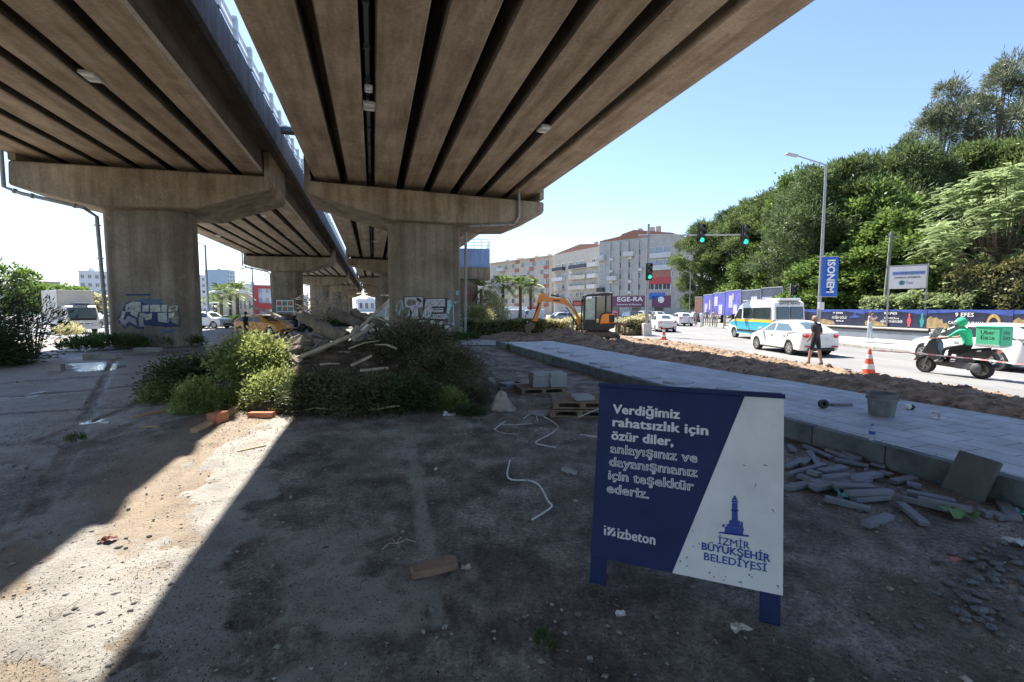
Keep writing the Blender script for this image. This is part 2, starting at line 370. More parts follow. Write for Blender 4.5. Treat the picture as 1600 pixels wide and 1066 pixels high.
# ================================================================ the new paved strip
def paving_material():
    m = bpy.data.materials.new('grey paving'); m.use_nodes = True; n = m.node_tree; L = n.links; b = n.nodes['Principled BSDF']
    tc = n.nodes.new('ShaderNodeTexCoord'); br = n.nodes.new('ShaderNodeTexBrick'); mp = n.nodes.new('ShaderNodeMapping')
    L.new(tc.outputs['Object'], mp.inputs[0]); L.new(mp.outputs[0], br.inputs[0]); mp.inputs['Rotation'].default_value = (0,0,R(90))
    br.inputs['Color1'].default_value = (.41,.435,.49,1); br.inputs['Color2'].default_value = (.48,.505,.56,1); br.inputs['Mortar'].default_value = (.12,.125,.14,1)
    br.inputs['Scale'].default_value = 1.0; br.inputs['Mortar Size'].default_value = .009; br.inputs['Brick Width'].default_value = .6; br.inputs['Row Height'].default_value = .4; br.inputs['Bias'].default_value = 0
    nz = n.nodes.new('ShaderNodeTexNoise'); nz.inputs['Scale'].default_value = 1.3; nz.inputs['Detail'].default_value = 9; nz.inputs['Roughness'].default_value = .7; L.new(tc.outputs['Object'], nz.inputs[0])
    r = n.nodes.new('ShaderNodeValToRGB'); e = r.color_ramp.elements; e[0].position = .3; e[0].color = (.62,.60,.58,1); e[1].position = .62; e[1].color = (1.12,1.12,1.12,1); L.new(nz.outputs[0], r.inputs[0])
    mx = n.nodes.new('ShaderNodeMix'); mx.data_type = 'RGBA'; mx.blend_type = 'MULTIPLY'; mx.inputs[0].default_value = 1
    L.new(br.outputs[0], mx.inputs[6]); L.new(r.outputs[0], mx.inputs[7]); L.new(mx.outputs[2], b.inputs['Base Color'])
    b.inputs['Roughness'].default_value = .55
    bp = n.nodes.new('ShaderNodeBump'); bp.inputs['Strength'].default_value = .5; bp.inputs['Distance'].default_value = .01
    n2 = n.nodes.new('ShaderNodeTexNoise'); n2.inputs['Scale'].default_value = 25; n2.inputs['Detail'].default_value = 4; L.new(tc.outputs['Object'], n2.inputs[0])
    L.new(n2.outputs[0], bp.inputs['Height']); L.new(bp.outputs[0], b.inputs['Normal'])
    return m
KU = 6.12
pv = MB()
def pave_r(v): return 9.1+.55*math.exp(-((v-5)/6)**2)+.05*math.sin(v*1.7)
vs = [-6+i*.75 for i in range(39)]
for a, b_ in zip(vs, vs[1:]):
    hz = lambda v: .27
    pv.prism([(KU+.155,a),(pave_r(a),a),(pave_r(b_),b_),(KU+.155,b_)], (0,0,.0), (1,0,0), (0,1,0), (0,0,1), .262)
o = pv.build('pavement', paving_material()); o.rotation_euler = (0,0,TH); tag(o, kind='structure')
m_kb = mat('green grey kerb', (.085,.10,.105), .8, 0, .35, 2.5, .35, 30, coord='World', col2=(.17,.19,.195))
pk = MB()
for i in range(29):
    v0 = -6+i*1.0; pk.box((KU+.07+random.uniform(-.008,.008), v0+.5, .135+random.uniform(-.006,.006)), (.15, .985, .30))
o = pk.build('kerb', m_kb, bevel=.014); o.rotation_euler = (0,0,TH); tag(o, kind='structure')
# dug earth bank
nu, nv = 90, 420
uu = np.linspace(0, 1, nu); vv = np.linspace(-8, 30.5, nv)
Vb, Ub = np.meshgrid(vv, uu, indexing='ij')
left = np.array([pave_r(v) for v in vv])[:,None]-.12
# road edge in bridge coordinates
re = [(x*math.cos(TH)+y*math.sin(TH), -x*math.sin(TH)+y*math.cos(TH)) for x, y in ((11.9,-12),(10.9,6),(10.55,13),(10.3,20),(9.9,27),(8.9,31.6),(8.0,36))]
re.sort(key=lambda q: q[1]); right = np.interp(vv, [q[1] for q in re], [q[0] for q in re])[:,None]+.25
left = np.where(vv[:,None] > 20, left-(vv[:,None]-20)*.35, left)
U_ = left+(right-left)*Ub
prof = np.sin(np.pi*np.clip(Ub, 0, 1))**.55
n_ = fbm(U_*1.1, Vb*.9, 55, 5); n3 = fbm(U_*6, Vb*6, 66, 4)
Hb = (.10+.36*n_*prof+.20*np.exp(-((Ub-.25)/.16)**2)*(n_+.2)+.50*np.exp(-((Vb-24.2)/2.0)**2)*np.exp(-((Ub-.3)/.22)**2)*(.4+n_))*prof+(n3-.5)*.19*prof-.02
Hb = Hb*(1-.62*sstep(.30,.5,Ub)*sstep(21,25,Vb))
c_, s_ = math.cos(TH), math.sin(TH)
Vx = np.stack([U_*c_-Vb*s_, U_*s_+Vb*c_, Hb], -1).reshape(-1, 3)
ix = np.arange(nu*nv).reshape(nv, nu)
m_soil = mat('dug soil', (.15,.088,.05), .95, 0, .3, 3.0, 1.0, 25, coord='World', col2=(.40,.285,.19), contrast=(.35,.68))
bank = npmesh('dirt_bank', Vx, np.stack([ix[:-1,:-1], ix[:-1,1:], ix[1:,1:], ix[1:,:-1]], -1).reshape(-1, 4), m_soil, smooth=True); tag(bank, kind='structure')
def bank_h(x, y):
    u = x*math.cos(TH)+y*math.sin(TH); v = -x*math.sin(TH)+y*math.cos(TH); i = int(np.clip((v+8)/38.5*(nv-1), 0, nv-1))
    t = (u-left[i,0])/(right[i,0]-left[i,0])
    return float(Hb[i, int(round(t*(nu-1)))]) if 0 <= t <= 1 else 0.0
# clods on the bank
def lumps(n, pos, size, name, m, kind='stuff', flat=.7):
    base = np.array([(1,0,0),(-1,0,0),(0,1,0),(0,-1,0),(0,0,1),(0,0,-1)], float); fa = np.array([(0,2,4),(2,1,4),(1,3,4),(3,0,4),(2,0,5),(1,2,5),(3,1,5),(0,3,5)])
    V = []; F = []
    for i in range(n):
        s = size[i]; q = base*(1+rng.uniform(-.4,.4,(6,3)))*s*np.array([1, rng.uniform(.6,1), flat]); a = rng.uniform(0, 6.28); c, s2 = math.cos(a), math.sin(a)
        q = q @ np.array([[c,s2,0],[-s2,c,0],[0,0,1]]); V.append(q+pos[i]); F.append(fa+6*i)
    o = npmesh(name, np.concatenate(V), np.concatenate(F), m); return tag(o, kind=kind)
pos = []; sz = []
for i in range(4200):
    k = rng.integers(0, nu*nv); p_ = Vx[k]
    if p_[2] < .03 and rng.random() < .6: continue
    pos.append(p_+np.array([0,0,.005])); sz.append(min(.13, .012+rng.exponential(.022)))
lumps(len(pos), pos, sz, 'clods', mat('soil clods', (.16,.10,.06), .95, 0, .3, 5, .5, 30, coord='World', col2=(.42,.31,.215), island=.35))
# ================================================================ the two viaducts
def concrete_mat(name, dark, light, stretch, streak, dirty=(.05,.04,.03)):
    m = bpy.data.materials.new(name); m.use_nodes = True; n = m.node_tree; L = n.links; b = n.nodes['Principled BSDF']; b.inputs['Roughness'].default_value = .85; b.inputs['Specular IOR Level'].default_value = .3
    tc = n.nodes.new('ShaderNodeTexCoord')
    def noise(s, d, st=(1,1,1), r=.6):
        mp = n.nodes.new('ShaderNodeMapping'); mp.inputs['Scale'].default_value = st; L.new(tc.outputs['Object'], mp.inputs[0])
        z = n.nodes.new('ShaderNodeTexNoise'); z.inputs['Scale'].default_value = s; z.inputs['Detail'].default_value = d; z.inputs['Roughness'].default_value = r; L.new(mp.outputs[0], z.inputs[0]); return z.outputs[0]
    def ramp(src, stops):
        r = n.nodes.new('ShaderNodeValToRGB'); e = r.color_ramp.elements
        e[0].position, e[0].color = stops[0][0], (*stops[0][1], 1); e[1].position, e[1].color = stops[1][0], (*stops[1][1], 1); L.new(src, r.inputs[0]); return r.outputs[0]
    def mul(a, c, f=1.0):
        x = n.nodes.new('ShaderNodeMix'); x.data_type = 'RGBA'; x.blend_type = 'MULTIPLY'; x.inputs[0].default_value = f; L.new(a, x.inputs[6]); L.new(c, x.inputs[7]); return x.outputs[2]
    c = ramp(noise(.55, 7), [(.3, dark), (.7, light)])
    c = mul(c, ramp(noise(streak, 6, stretch, .65), [(.34, (.55,.52,.47)), (.62, (1.05,1.05,1.05))]), .85)
    c = mul(c, ramp(noise(9, 6), [(.28, (.6,.58,.55)), (.6, (1.05,1.05,1.05))]), .55)
    pr = ramp(noise(1.7, 9, (1,1,1), .72), [(.57, (0,0,0)), (.72, (.5,.5,.5))])
    x = n.nodes.new('ShaderNodeMix'); x.data_type = 'RGBA'; L.new(pr, x.inputs[0]); L.new(c, x.inputs[6]); x.inputs[7].default_value = (*[min(1, q*1.25) for q in light], 1); c = x.outputs[2]
    pd = ramp(noise(2.6, 9, (1,1,1), .75), [(.60, (1,1,1)), (.74, (.45,.40,.34))]); c = mul(c, pd, .8)
    L.new(c, b.inputs['Base Color'])
    bp = n.nodes.new('ShaderNodeBump'); bp.inputs['Strength'].default_value = .25; bp.inputs['Distance'].default_value = .02; L.new(noise(18, 6), bp.inputs['Height']); L.new(bp.outputs[0], b.inputs['Normal'])
    return m
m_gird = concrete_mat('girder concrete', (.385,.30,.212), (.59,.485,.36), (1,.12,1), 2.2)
m_gside = concrete_mat('shaded girder side', (.10,.085,.07), (.19,.16,.13), (1,.12,1), 2.2)  # overhang's shade put into the colour; slot sides and slab share it
m_arris = mat('pale worn arris', (.52,.48,.42), .8, 0, .2, 3)
m_cap = concrete_mat('cap concrete', (.25,.205,.15), (.46,.39,.295), (1,1,.10), 2.2)
m_pier = concrete_mat('pier concrete', (.20,.175,.14), (.37,.33,.27), (1,1,.05), 1.8)
m_par = concrete_mat('parapet concrete', (.17,.165,.17), (.27,.26,.27), (1,1,.10), 2.5)
m_rail = mat('galvanised rail', (.62,.63,.63), .45, .4, .12, 4)
m_pipe = mat('grey drainpipe', (.30,.31,.32), .5, .2, .2, 3)
m_black = mat('dark void', (.03,.028,.025), .9)
SPANS = [(-26, 29.2)]+[(29.25+39.5*i, 29.2+39.5*(i+1)) for i in range(5)]
PIERV = [27+39.5*i for i in range(6)]
def viaduct(label, edges, slab, parL, parR, capprof, pier, pipe, tray=None):
    root = thing('viaduct', label, 'viaduct', (0,0,0), TH)
    gme = {}
    for si, (v0, v1) in enumerate(SPANS):
        L = v1-v0
        for gi, (a, b_) in enumerate(edges):
            key = (gi, round(L, 2))
            if key not in gme:
                g = MB(); z0, z1 = 9.1, 10.2; c = .085 if parR[2] and gi == len(edges)-1 else .04
                V = [(a+c,0,z0),(b_-c,0,z0),(b_,0,z0+c),(b_,0,z1),(a,0,z1),(a,0,z0+c)]; V += [(x,L,z) for x, y, z in V]
                g.add(V, [(0,1,7,6)]); g.mat(2).add(V, [(1,2,8,7)]); g.mat(1).add(V, [(2,3,9,8),(3,4,10,9),(4,5,11,10),(5,0,6,11),(0,5,4,3,2,1),(6,7,8,9,10,11)])
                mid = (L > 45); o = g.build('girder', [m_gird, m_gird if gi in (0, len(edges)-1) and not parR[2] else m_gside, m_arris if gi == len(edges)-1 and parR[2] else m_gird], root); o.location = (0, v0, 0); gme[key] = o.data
            else:
                o = bpy.data.objects.new('girder', gme[key]); link(o, root); o.location = (0, v0, 0)
    e = SPANS[-1][1]; v0 = SPANS[0][0]
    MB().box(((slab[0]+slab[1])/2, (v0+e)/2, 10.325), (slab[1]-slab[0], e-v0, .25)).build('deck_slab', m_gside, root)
    for u, zt, rail in (parL, parR):
        p = MB(); n = int((e-v0)/2.45)
        for i in range(n):
            w = (e-v0)/n; p.box((u, v0+(i+.5)*w, (10.16+zt)/2), (.22, w-.025, zt-10.16))
        par = p.build('parapet', m_par, root, bevel=.02)
        if rail:
            q = MB()
            for zz, s in ((zt+.32, .075), (zt+.66, .11)): q.box((u+.02*rail, (v0+e)/2, zz), (.06, e-v0, s))
            for y in np.arange(102, e, 2.0): q.box((u, y, zt+.4), (.10, .18, .8))
            gr = q.build('guard_rail', m_rail, root)
            pm = None
            for y in np.arange(1.0, 101, 2.0):
                if pm is None:
                    po = MB().box((0,0,.41), (.14,.22,.84)).build('post', m_rail, gr, bevel=.01); pm = po.data
                else: po = bpy.data.objects.new('post', pm); link(po, gr)
                po.location = (u+.10, y, zt-.01)
    for k, pvv in enumerate(PIERV):
        u1, u2 = pier; r = 1.05; v1, v2 = pvv+.75, pvv+3.25; per = []
        for cx, cy, a0 in ((u2-r, v2-r, 0), (u1+r, v2-r, 90), (u1+r, v1+r, 180), (u2-r, v1+r, 270)):
            per += [(cx+r*math.cos(R(a0+i*11.25)), cy+r*math.sin(R(a0+i*11.25))) for i in range(9)]
        pr = MB().prism(per, (0,0,-.1), (1,0,0), (0,1,0), (0,0,1), 7.14).build('pier', m_pier, root, smooth=True)
        cp = MB().prism(capprof, (0,pvv,0), (1,0,0), (0,0,1), (0,1,0), 4.4).build('pier_cap', m_cap, pr, bevel=.12, seg=3)
        for uu_ in (capprof[0][0]+.16, capprof[-1][0]-.16): MB().box((uu_, pvv+2.2, 9.45), (.30, 4.36, 1.38)).build('end_wall', m_cap, pr, bevel=.03)
        if k < 3:
            q = MB(); q.tube([(u, pvv+w, z) for u, w, z in pipe], .085, 10)
            for (ua, wa, za), (ub, wb, zb) in zip(pipe[1:], pipe[2:]):
                L = math.dist((ua,za), (ub,zb))
                for t in np.arange(.4, L, 1.6):
                    f = t/L; q.bar((ua+(ub-ua)*f-.0, pvv+wa+(wb-wa)*f-.02, za+(zb-za)*f), (ua+(ub-ua)*(f+.05/L), pvv+wa+(wb-wa)*(f+.05/L)-.02, za+(zb-za)*(f+.05/L)), .22, .22)
            q.build('drainpipe', m_pipe, pr, smooth=True)
        if k == 0: root['p0'] = 0; first = pr
    if tray:
        q = MB(); u = tray
        q.box((u, 40, 9.42), (.12, 130, .06))
        for y in np.arange(-20, 100, 2.0): q.box((u, y, 9.35), (.17, .06, .12))
        q.build('cable_tray', mat('cable tray', (.30,.31,.31), .6, .3), root)
    return root, first
def edges_from(l, gaps, r, w=.205):
    e = []; a = l
    for g in gaps: e.append((a, g-w)); a = g+w
    e.append((a, r)); return e
vd2, pier2 = viaduct('concrete road viaduct overhead, its pier painted with black outlined block letters',
    edges_from(-2.95, [-1.42, .0, 1.65, 3.25, 4.9, 6.55, 8.25], 9.95), (-2.95, 10.15), (-3.0, 11.5, 0), (10.2, 11.5, 0),
    [(-3.4,8.85),(-3.38,8.2),(1.0,7.02),(5.4,7.02),(8.7,7.2),(10.2,7.85),(10.32,8.05),(10.32,8.6)], (.95, 5.3),
    [(8.62,-.13,9.15),(8.62,-.13,7.55),(8.3,-.13,7.1),(5.55,-.13,6.85),(5.47,.6,6.6),(5.47,1.0,.1)], tray=-.02)
vd1, pier1 = viaduct('concrete road viaduct with white posted railing, its pier bearing silver spray lettering',
    edges_from(-15.9, [-14.3, -12.75, -11.25, -9.75, -8.3, -6.75], -5.36), (-16.3, -4.5), (-16.2, 11.5, 0), (-4.56, 11.45, 1),
    [(-15.8,8.75),(-15.85,7.65),(-13.6,7.1),(-12.45,6.9),(-8.45,7.02),(-5.15,8.2),(-5.0,8.4),(-5.0,8.9)], (-13.05, -9.15),
    [(-15.9,-.13,9.3),(-15.9,-.13,7.5),(-15.3,-.13,7.25),(-13.0,-.13,6.75),(-12.9,.7,6.5),(-12.86,.9,.1)])
# graffiti, a skin of paint 4 mm off the pier face
def on_pier(px, py, pvv=27): 
    n = Vector((-math.sin(TH), math.cos(TH), 0)); h = plane_hit(px, py, B(0, pvv+.75), n)
    c, s = math.cos(TH), math.sin(TH); return (h.x*c+h.y*s, h.z)
def graf(parent, polys, mats, umin, umax):
    g = MB()
    for k, (mi, pts, layer) in enumerate(polys):
        r = 1.05; P = []
        pts2 = []
        for a, b_ in zip(pts, pts[1:]+pts[:1]):
            for i in range(5): pts2.append((a[0]+(b_[0]-a[0])*i/5, a[1]+(b_[1]-a[1])*i/5))
        for q in pts2:
            u, z = on_pier(*q); u = min(max(u, umin+.03), umax-.03); e = 0
            if u < umin+r: e = r-math.sqrt(max(0, r*r-(umin+r-u)**2))
            if u > umax-r: e = r-math.sqrt(max(0, r*r-(u-umax+r)**2))
            P.append((u, 27.75+e-.004-.002*layer, z))
        g.mat(mi).add(P, [tuple(range(len(P)))])
    return g.build('graffiti', mats, parent)
gc = lambda s, ox, oy, pts: [(ox+x/s, oy+y/s) for x, y in pts]
g_w = mat('grey white spray paint', (.50,.50,.53), .6, 0, .25, 8, coord='World'); g_k = mat('black spray paint', (.02,.02,.025), .6); g_t = mat('turquoise spray paint', (.30,.55,.60), .6, 0, .3, 5, coord='World')
q = lambda *p: gc(11.85, 600, 450, p)
T = [(2, q((230,330),(310,220),(350,250),(370,380),(470,400),(480,520),(300,520),(220,420)), 0), (2, q((1170,240),(1240,220),(1300,330),(1310,700),(1200,660),(1160,500)), 0), (2, q((980,900),(1100,880),(1120,960),(930,980)), 0),
 (1, q((360,155),(735,160),(735,375),(640,375),(690,570),(1190,610),(1250,680),(1300,760),(1290,920),(1000,900),(930,780),(800,800),(500,640),(470,600),(480,385),(360,375)), 1), (1, q((745,190),(1165,185),(1170,370),(1120,470),(1195,480),(1200,600),(690,590),(720,420)), 1),
 (0, q((382,170),(720,170),(720,365),(630,368),(640,570),(500,580),(520,440),(470,370),(382,362)), 2), (0, q((775,205),(1130,200),(1130,345),(900,345),(860,380),(1100,370),(1100,450),(880,455),(870,485),(1160,480),(1155,580),(700,560),(740,400)), 2),
 (0, q((520,600),(600,640),(660,590),(790,600),(790,780),(700,850),(640,790),(560,760),(490,690)), 2), (0, q((840,610),(940,590),(945,780),(820,790)), 2), (0, q((965,680),(1050,600),(1110,660),(1040,760),(1000,780)), 2), (0, q((1120,700),(1245,700),(1240,890),(1110,900)), 2), (1, q((1035,740),(1110,700),(1110,770)), 3),
 (1, q((905,400),(1095,395),(1095,408),(905,414)), 3)]
for k in range(9):
    x = 520+k*62; T.append((1, q((x,460-k%3*80),(x+9,460-k%3*80),(x+75,330-k%3*50),(x+66,330-k%3*50)), 3))
for k in range(8): x = 850+k*38; T.append((1, q((x,500),(x+7,500),(x+22,560),(x+14,560)), 3))
T += [(0, q((1290,255),(1340,245),(1330,270),(1390,230),(1395,270),(1330,295)), 2), (0, q((1260,25),(1410,40),(1410,52),(1265,42)), 2), (2, q((1340,50),(1415,60),(1400,130),(1350,125)), 2)]
graf(pier2, T, [g_w, g_k, g_t], .95, 5.3)
g_s = mat('chrome spray paint', (.42,.45,.42), .35, .3, .35, 6, coord='World'); g_n = mat('navy spray paint', (.03,.045,.14), .6, 0, .2, 5, coord='World'); g_b = mat('faded blue spray paint', (.10,.15,.25), .7, 0, .3, 3, coord='World'); g_g = mat('pale grey spray paint', (.33,.33,.36), .6)
q = lambda *p: gc(10.667, 160, 450, p)
S = [(2, q((215,280),(330,270),(400,240),(600,200),(660,170),(740,190),(800,160),(870,190),(1000,180),(1000,260),(640,300),(300,420),(230,380)), 0),
 (1, q((250,500),(330,380),(390,250),(520,210),(660,240),(780,290),(960,265),(1080,270),(1240,280),(1260,380),(1290,560),(1280,640),(1060,660),(990,640),(860,640),(690,610),(690,690),(580,680),(470,620),(370,680),(260,580)), 1),
 (0, q((390,280),(510,222),(640,240),(640,400),(600,410),(580,500),(470,440),(470,400),(380,400)), 2), (0, q((330,385),(395,395),(350,510),(300,500)), 2), (3, q((300,500),(345,515),(430,460),(560,520),(580,640),(450,560),(370,620),(260,520)), 2),
 (0, q((670,290),(780,285),(770,390),(665,400)), 2), (0, q((795,285),(965,280),(970,400),(800,400)), 2), (0, q((985,280),(1075,280),(1075,400),(985,400)), 2), (0, q((1120,300),(1240,290),(1240,370),(1090,400)), 2),
 (0, q((625,415),(690,420),(760,440),(830,410),(820,520),(720,540),(690,480),(620,470)), 2), (0, q((920,420),(1075,410),(1085,580),(930,560)), 2), (0, q((1100,420),(1200,410),(1180,500),(1100,500)), 2), (3, q((600,490),(680,470),(690,640),(610,650)), 2), (3, q((1100,510),(1250,480),(1230,590),(1090,585)), 2),
 (1, q((430,320),(465,350),(430,360)), 3), (1, q((530,330),(560,330),(540,360)), 3), (1, q((820,480),(860,400),(920,420),(920,490)), 3), (1, q((350,520),(400,430),(440,440),(380,530)), 3), (1, q((390,100),(800,97),(800,130),(390,130)), 1), (2, q((980,680),(1220,690),(1200,740),(1000,760)), 1)]
graf(pier1, S, [g_s, g_n, g_b, g_g], -13.05, -9.15)
# floodlights in the slots
def floodlight(px, py, label, small=False):
    p = G(px, py, 9.06); r = thing('floodlight', label, 'floodlight', p, TH, 'floodlights under the viaducts')
    s = .6 if small else 1
    MB().box((0,0,.05), (.42*s,.62*s,.10)).build('housing', mat('lamp housing', (.50,.50,.48), .5, .3), r, bevel=.015)
    for sy in (-.2, .2): MB().box((0,sy*s,-.006), (.30*s,.13*s,.03)).build('lens', mat('lamp lens', (.80,.80,.74), .25), r)
    MB().box((0,0,.35), (.05,.05,.5)).build('bracket', m_pipe, r)
floodlight(143,122,'floodlight under the railed viaduct, above the silver graffiti pier')
floodlight(577,168,'square floodlight over the cable tray slot, the larger of its pair')
floodlight(576,141,'small floodlight over the cable tray slot, the lesser of its pair', True)
floodlight(850,203,'floodlight in the slot near the street edge of the overhead viaduct')
for i, (x, y, l) in enumerate(((413,338,'floodlight nearest the pier cap under the second span of the railed viaduct'), (451,371,'middle floodlight of the second railed span, in the slot of the first'), (341,369,'floodlight on the sky side of the second railed span'), (586,378,'floodlight under the second span seen past the block letter pier'))): floodlight(x, y, l)
# grey joint box bridging the two parapets
jb = thing('gutter_box', 'dark steel gutter box bridging the gap between both viaducts', 'gutter', B(0,0), TH)
MB().box((-3.95, 27.4, 11.42), (1.1, .5, .22)).build('trough', mat('dark steel', (.10,.11,.13), .5, .5), jb, bevel=.02)
MB().box((-3.95, 27.4, 11.56), (1.14, .56, .05)).build('lid', m_rail, jb)
# ================================================================ vegetation
def leaf_quads(P, L, W, up=0.0, dirs=None, r=None):
    r = r or rng; n = len(P)
    d = r.normal(size=(n,3)) if dirs is None else dirs+r.normal(size=(n,3))*.35
    d[:,2] += up; d /= np.linalg.norm(d, axis=1)[:,None]+1e-9
    s = np.cross(d, r.normal(size=(n,3))); s /= np.linalg.norm(s, axis=1)[:,None]+1e-9
    l = (np.asarray(L)*r.uniform(.6,1.3,n))[:,None]; w = (W*r.uniform(.7,1.2,n))[:,None]
    V = np.stack([P, P+d*l*.45+s*w/2, P+d*l, P+d*l*.45-s*w/2], 1).reshape(-1,3)
    return V, np.arange(4*n).reshape(n,4)
def shell_points(n, c, rad, low=-.5, fill=.25):
    d = rng.normal(size=(n,3)); d /= np.linalg.norm(d, axis=1)[:,None]
    d[:,2] = np.where(d[:,2] < low, -d[:,2], d[:,2])
    k = np.where(rng.random(n) < fill, rng.uniform(.3,1,n), rng.uniform(.82,1.05,n))
    return np.asarray(c)+d*k[:,None]*np.asarray(rad), d
m_bark = mat('grey brown bark', (.13,.10,.075), .95, 0, .35, 5, .8, 14, stretch=(1,1,.25))
m_pine = leafmat('pine needles', (.045,.085,.03), .5, .35, (.20,.28,.09), .8)
m_pine2 = leafmat('dark pine needles', (.038,.072,.03), .5, .35, (.155,.225,.085), .8)
m_cas = leafmat('grey green needles', (.09,.115,.07), .4, .3, (.24,.27,.17), .8)
m_ail = leafmat('pale green leaflets', (.18,.28,.11), .4, .4, (.42,.52,.26), .8)
m_ivy = leafmat('ivy leaves', (.045,.095,.025), .5, .35, (.22,.34,.08), .7)
m_ole = leafmat('oleander leaves', (.035,.055,.025), .5, .2, (.07,.10,.045))
m_cut = leafmat('cut shrub leaves', (.075,.13,.03), .55, .4, (.40,.47,.16), 2.5)
m_cutd = leafmat('wilted shrub leaves', (.065,.07,.035), .6, .25, (.19,.18,.10), 2.0)
m_hedge = leafmat('hedge leaves', (.07,.11,.03), .6, .35, (.36,.38,.15), 1.6)
m_hedgey = leafmat('variegated hedge leaves', (.34,.34,.15), .5, .5, (.66,.64,.38), 1.5)
m_weed = leafmat('weed leaves', (.05,.10,.03), .5, .3, (.12,.20,.06))
m_palm = leafmat('palm leaflets', (.09,.14,.05), .4, .35, (.22,.30,.11))
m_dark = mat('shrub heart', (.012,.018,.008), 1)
def limbs(m, base, tips, r0, n=7):
    for t in tips:
        b = Vector(base); t = Vector(t); mid = b.lerp(t, .5)+Vector((random.uniform(-.3,.3), random.uniform(-.3,.3), (t-b).length*.12))
        m.tube([b, mid, t], [r0, r0*.6, r0*.18], n)
def crown_tree(name, label, cat, h, rad, nl, leafm, L, W, per=40, n=18, trunk=.22, base=.28, lobe=(.25,.42), up=.25, cl=.45, openess=0, group=None, shape=1.0):
    root = thing(name, label, cat, (0,0,0), 0, group)
    z0 = h*base; lob = []
    for i in range(nl):
        f = (i+.5)/nl; z = z0+(h-z0)*(f*.92+random.uniform(-.06,.06)); a = i*2.399+random.uniform(-.5,.5)
        env = rad*(math.sin(math.pi*min(1, max(0, .16+.80*f)))**shape); rr = env*random.uniform(.35,.85)
        s = rad*random.uniform(*lobe); lob.append((Vector((rr*math.cos(a), rr*math.sin(a), z-s*.3)), s))
    tm = MB(); lean = Vector((random.uniform(-.3,.3), random.uniform(-.3,.3), 0))
    tm.tube([(0,0,-.2), Vector((0,0,z0*.6))+lean*.5, Vector((0,0,h*.6))+lean, Vector((0,0,h*.9))+lean], [trunk*1.25, trunk, trunk*.6, trunk*.15], 9)
    for c, s in lob: limbs(tm, Vector((0,0,max(z0*.7, c.z*.72)))+lean*.7, [c], trunk*.33, 5)
    tm.build('trunk', m_bark, root, smooth=True)
    Vs = []; Fs = []; o = 0
    for c, s in lob:
        pc, d = shell_points(per, c, (s, s, s*.72), -.35)
        P = np.repeat(pc, n, 0)+rng.normal(size=(per*n,3))*cl*s*.32
        V, F = leaf_quads(P, L, W, up, np.repeat(d, n, 0)); Vs.append(V); Fs.append(F+o); o += len(V)
    npmesh('crown', np.concatenate(Vs), np.concatenate(Fs), leafm, root)
    return root
TG = 'trees behind the poster fence'
pines = [crown_tree('pine_tree', 'x', 'tree', 13, 4.6, 52, m_pine, .34, .085, 34, 28, group=TG, base=.12, lobe=(.15,.30), cl=.62, up=.1),
         crown_tree('pine_tree', 'x', 'tree', 13, 5.0, 48, m_pine2, .34, .085, 36, 28, group=TG, base=.15, lobe=(.16,.30), cl=.6, up=.05),
         crown_tree('pine_tree', 'x', 'tree', 13, 4.3, 54, m_pine, .34, .085, 34, 28, group=TG, base=.08, lobe=(.15,.28), cl=.62, up=.1)]
tall = [crown_tree('tall_pine', 'x', 'tree', 22, 6.6, 54, m_cas, .5, .085, 34, 18, .28, .28, (.10,.21), .05, .7, group=TG),
        crown_tree('tall_pine', 'x', 'tree', 22, 6.0, 50, m_cas, .5, .085, 34, 18, .28, .30, (.10,.21), .05, .7, group=TG)]
leafy = crown_tree('leafy_tree', 'x', 'tree', 11, 4.6, 44, m_ivy, .32, .20, 40, 18, group=TG, base=.05, lobe=(.17,.34), cl=.55, up=-.05)
def put(src, used, px, Y, top, label, wide=None, rz=None):
    x = (px-CX)/FP*Y*1.0; h0 = {'pine_tree': 13, 'tall_pine': 22, 'leafy_tree': 11}[src.name.split('.')[0]]
    z = D(px, top, Y).z; s = z/h0; w = wide or s
    rz = random.uniform(0, 6.28) if rz is None else rz
    if src.name in used: t = copy_tree(src, None, (x, Y, 0), rz, label, TG, (w, w, s))
    else: used.add(src.name); t = src; t.location = (x, Y, 0); t.rotation_euler = (0,0,rz); t.scale = (w, w, s); t['label'] = label
    return t
US = set()
put(pines[0], US, 1092, 63, 338, 'pine tree beside the grey end wall of the shop building, first of the row', .95)
put(pines[1], US, 1128, 61, 322, 'pine tree behind the purple poster boards, touching the row\'s first pine', .95)
put(pines[2], US, 1165, 58, 304, 'bushy pine directly behind the hanging green traffic light at the arm tip')
put(pines[0], US, 1205, 54, 285, 'rounded pine above the white and turquoise minibus')
put(leafy, US, 1235, 50, 268, 'bright green leafy tree swelling over the pines beside the lamp post', 1.0)
put(pines[1], US, 1275, 41, 252, 'dark pine standing directly behind the lamp post with blue banner')
put(pines[2], US, 1312, 40, 238, 'pine just beyond the lamp post whose crown rises above the lamp arm')
put(leafy, US, 1345, 38, 285, 'dark leafy tree behind the blue banner, lower than the pines around it', 1.1)
put(pines[0], US, 1362, 42, 228, 'pine with a grey green crown under the left edge of the tall thin trees', 1.1)
put(pines[1], US, 1420, 40, 210, 'broad dark pine rising behind the white notice board', 1.15)
put(pines[2], US, 1490, 40, 215, 'pine filling the gap below the tall thin trees, above the pale leafed tree', 1.15)
put(pines[0], US, 1565, 38, 200, 'pine at the far end of the slope, above the delivery box', 1.2)
put(pines[1], US, 1640, 36, 190, 'pine cut by the edge of the photo behind the pale leafed tree', 1.2)
put(leafy, US, 1400, 34, 330, 'leafy tree with dark lower foliage behind the white notice board', 1.0)
put(leafy, US, 1180, 54, 380, 'low leafy tree behind the minibus, filling under the pines', 1.0)
put(leafy, US, 1290, 37, 400, 'low dark leafy tree directly behind the blue banner', .9)
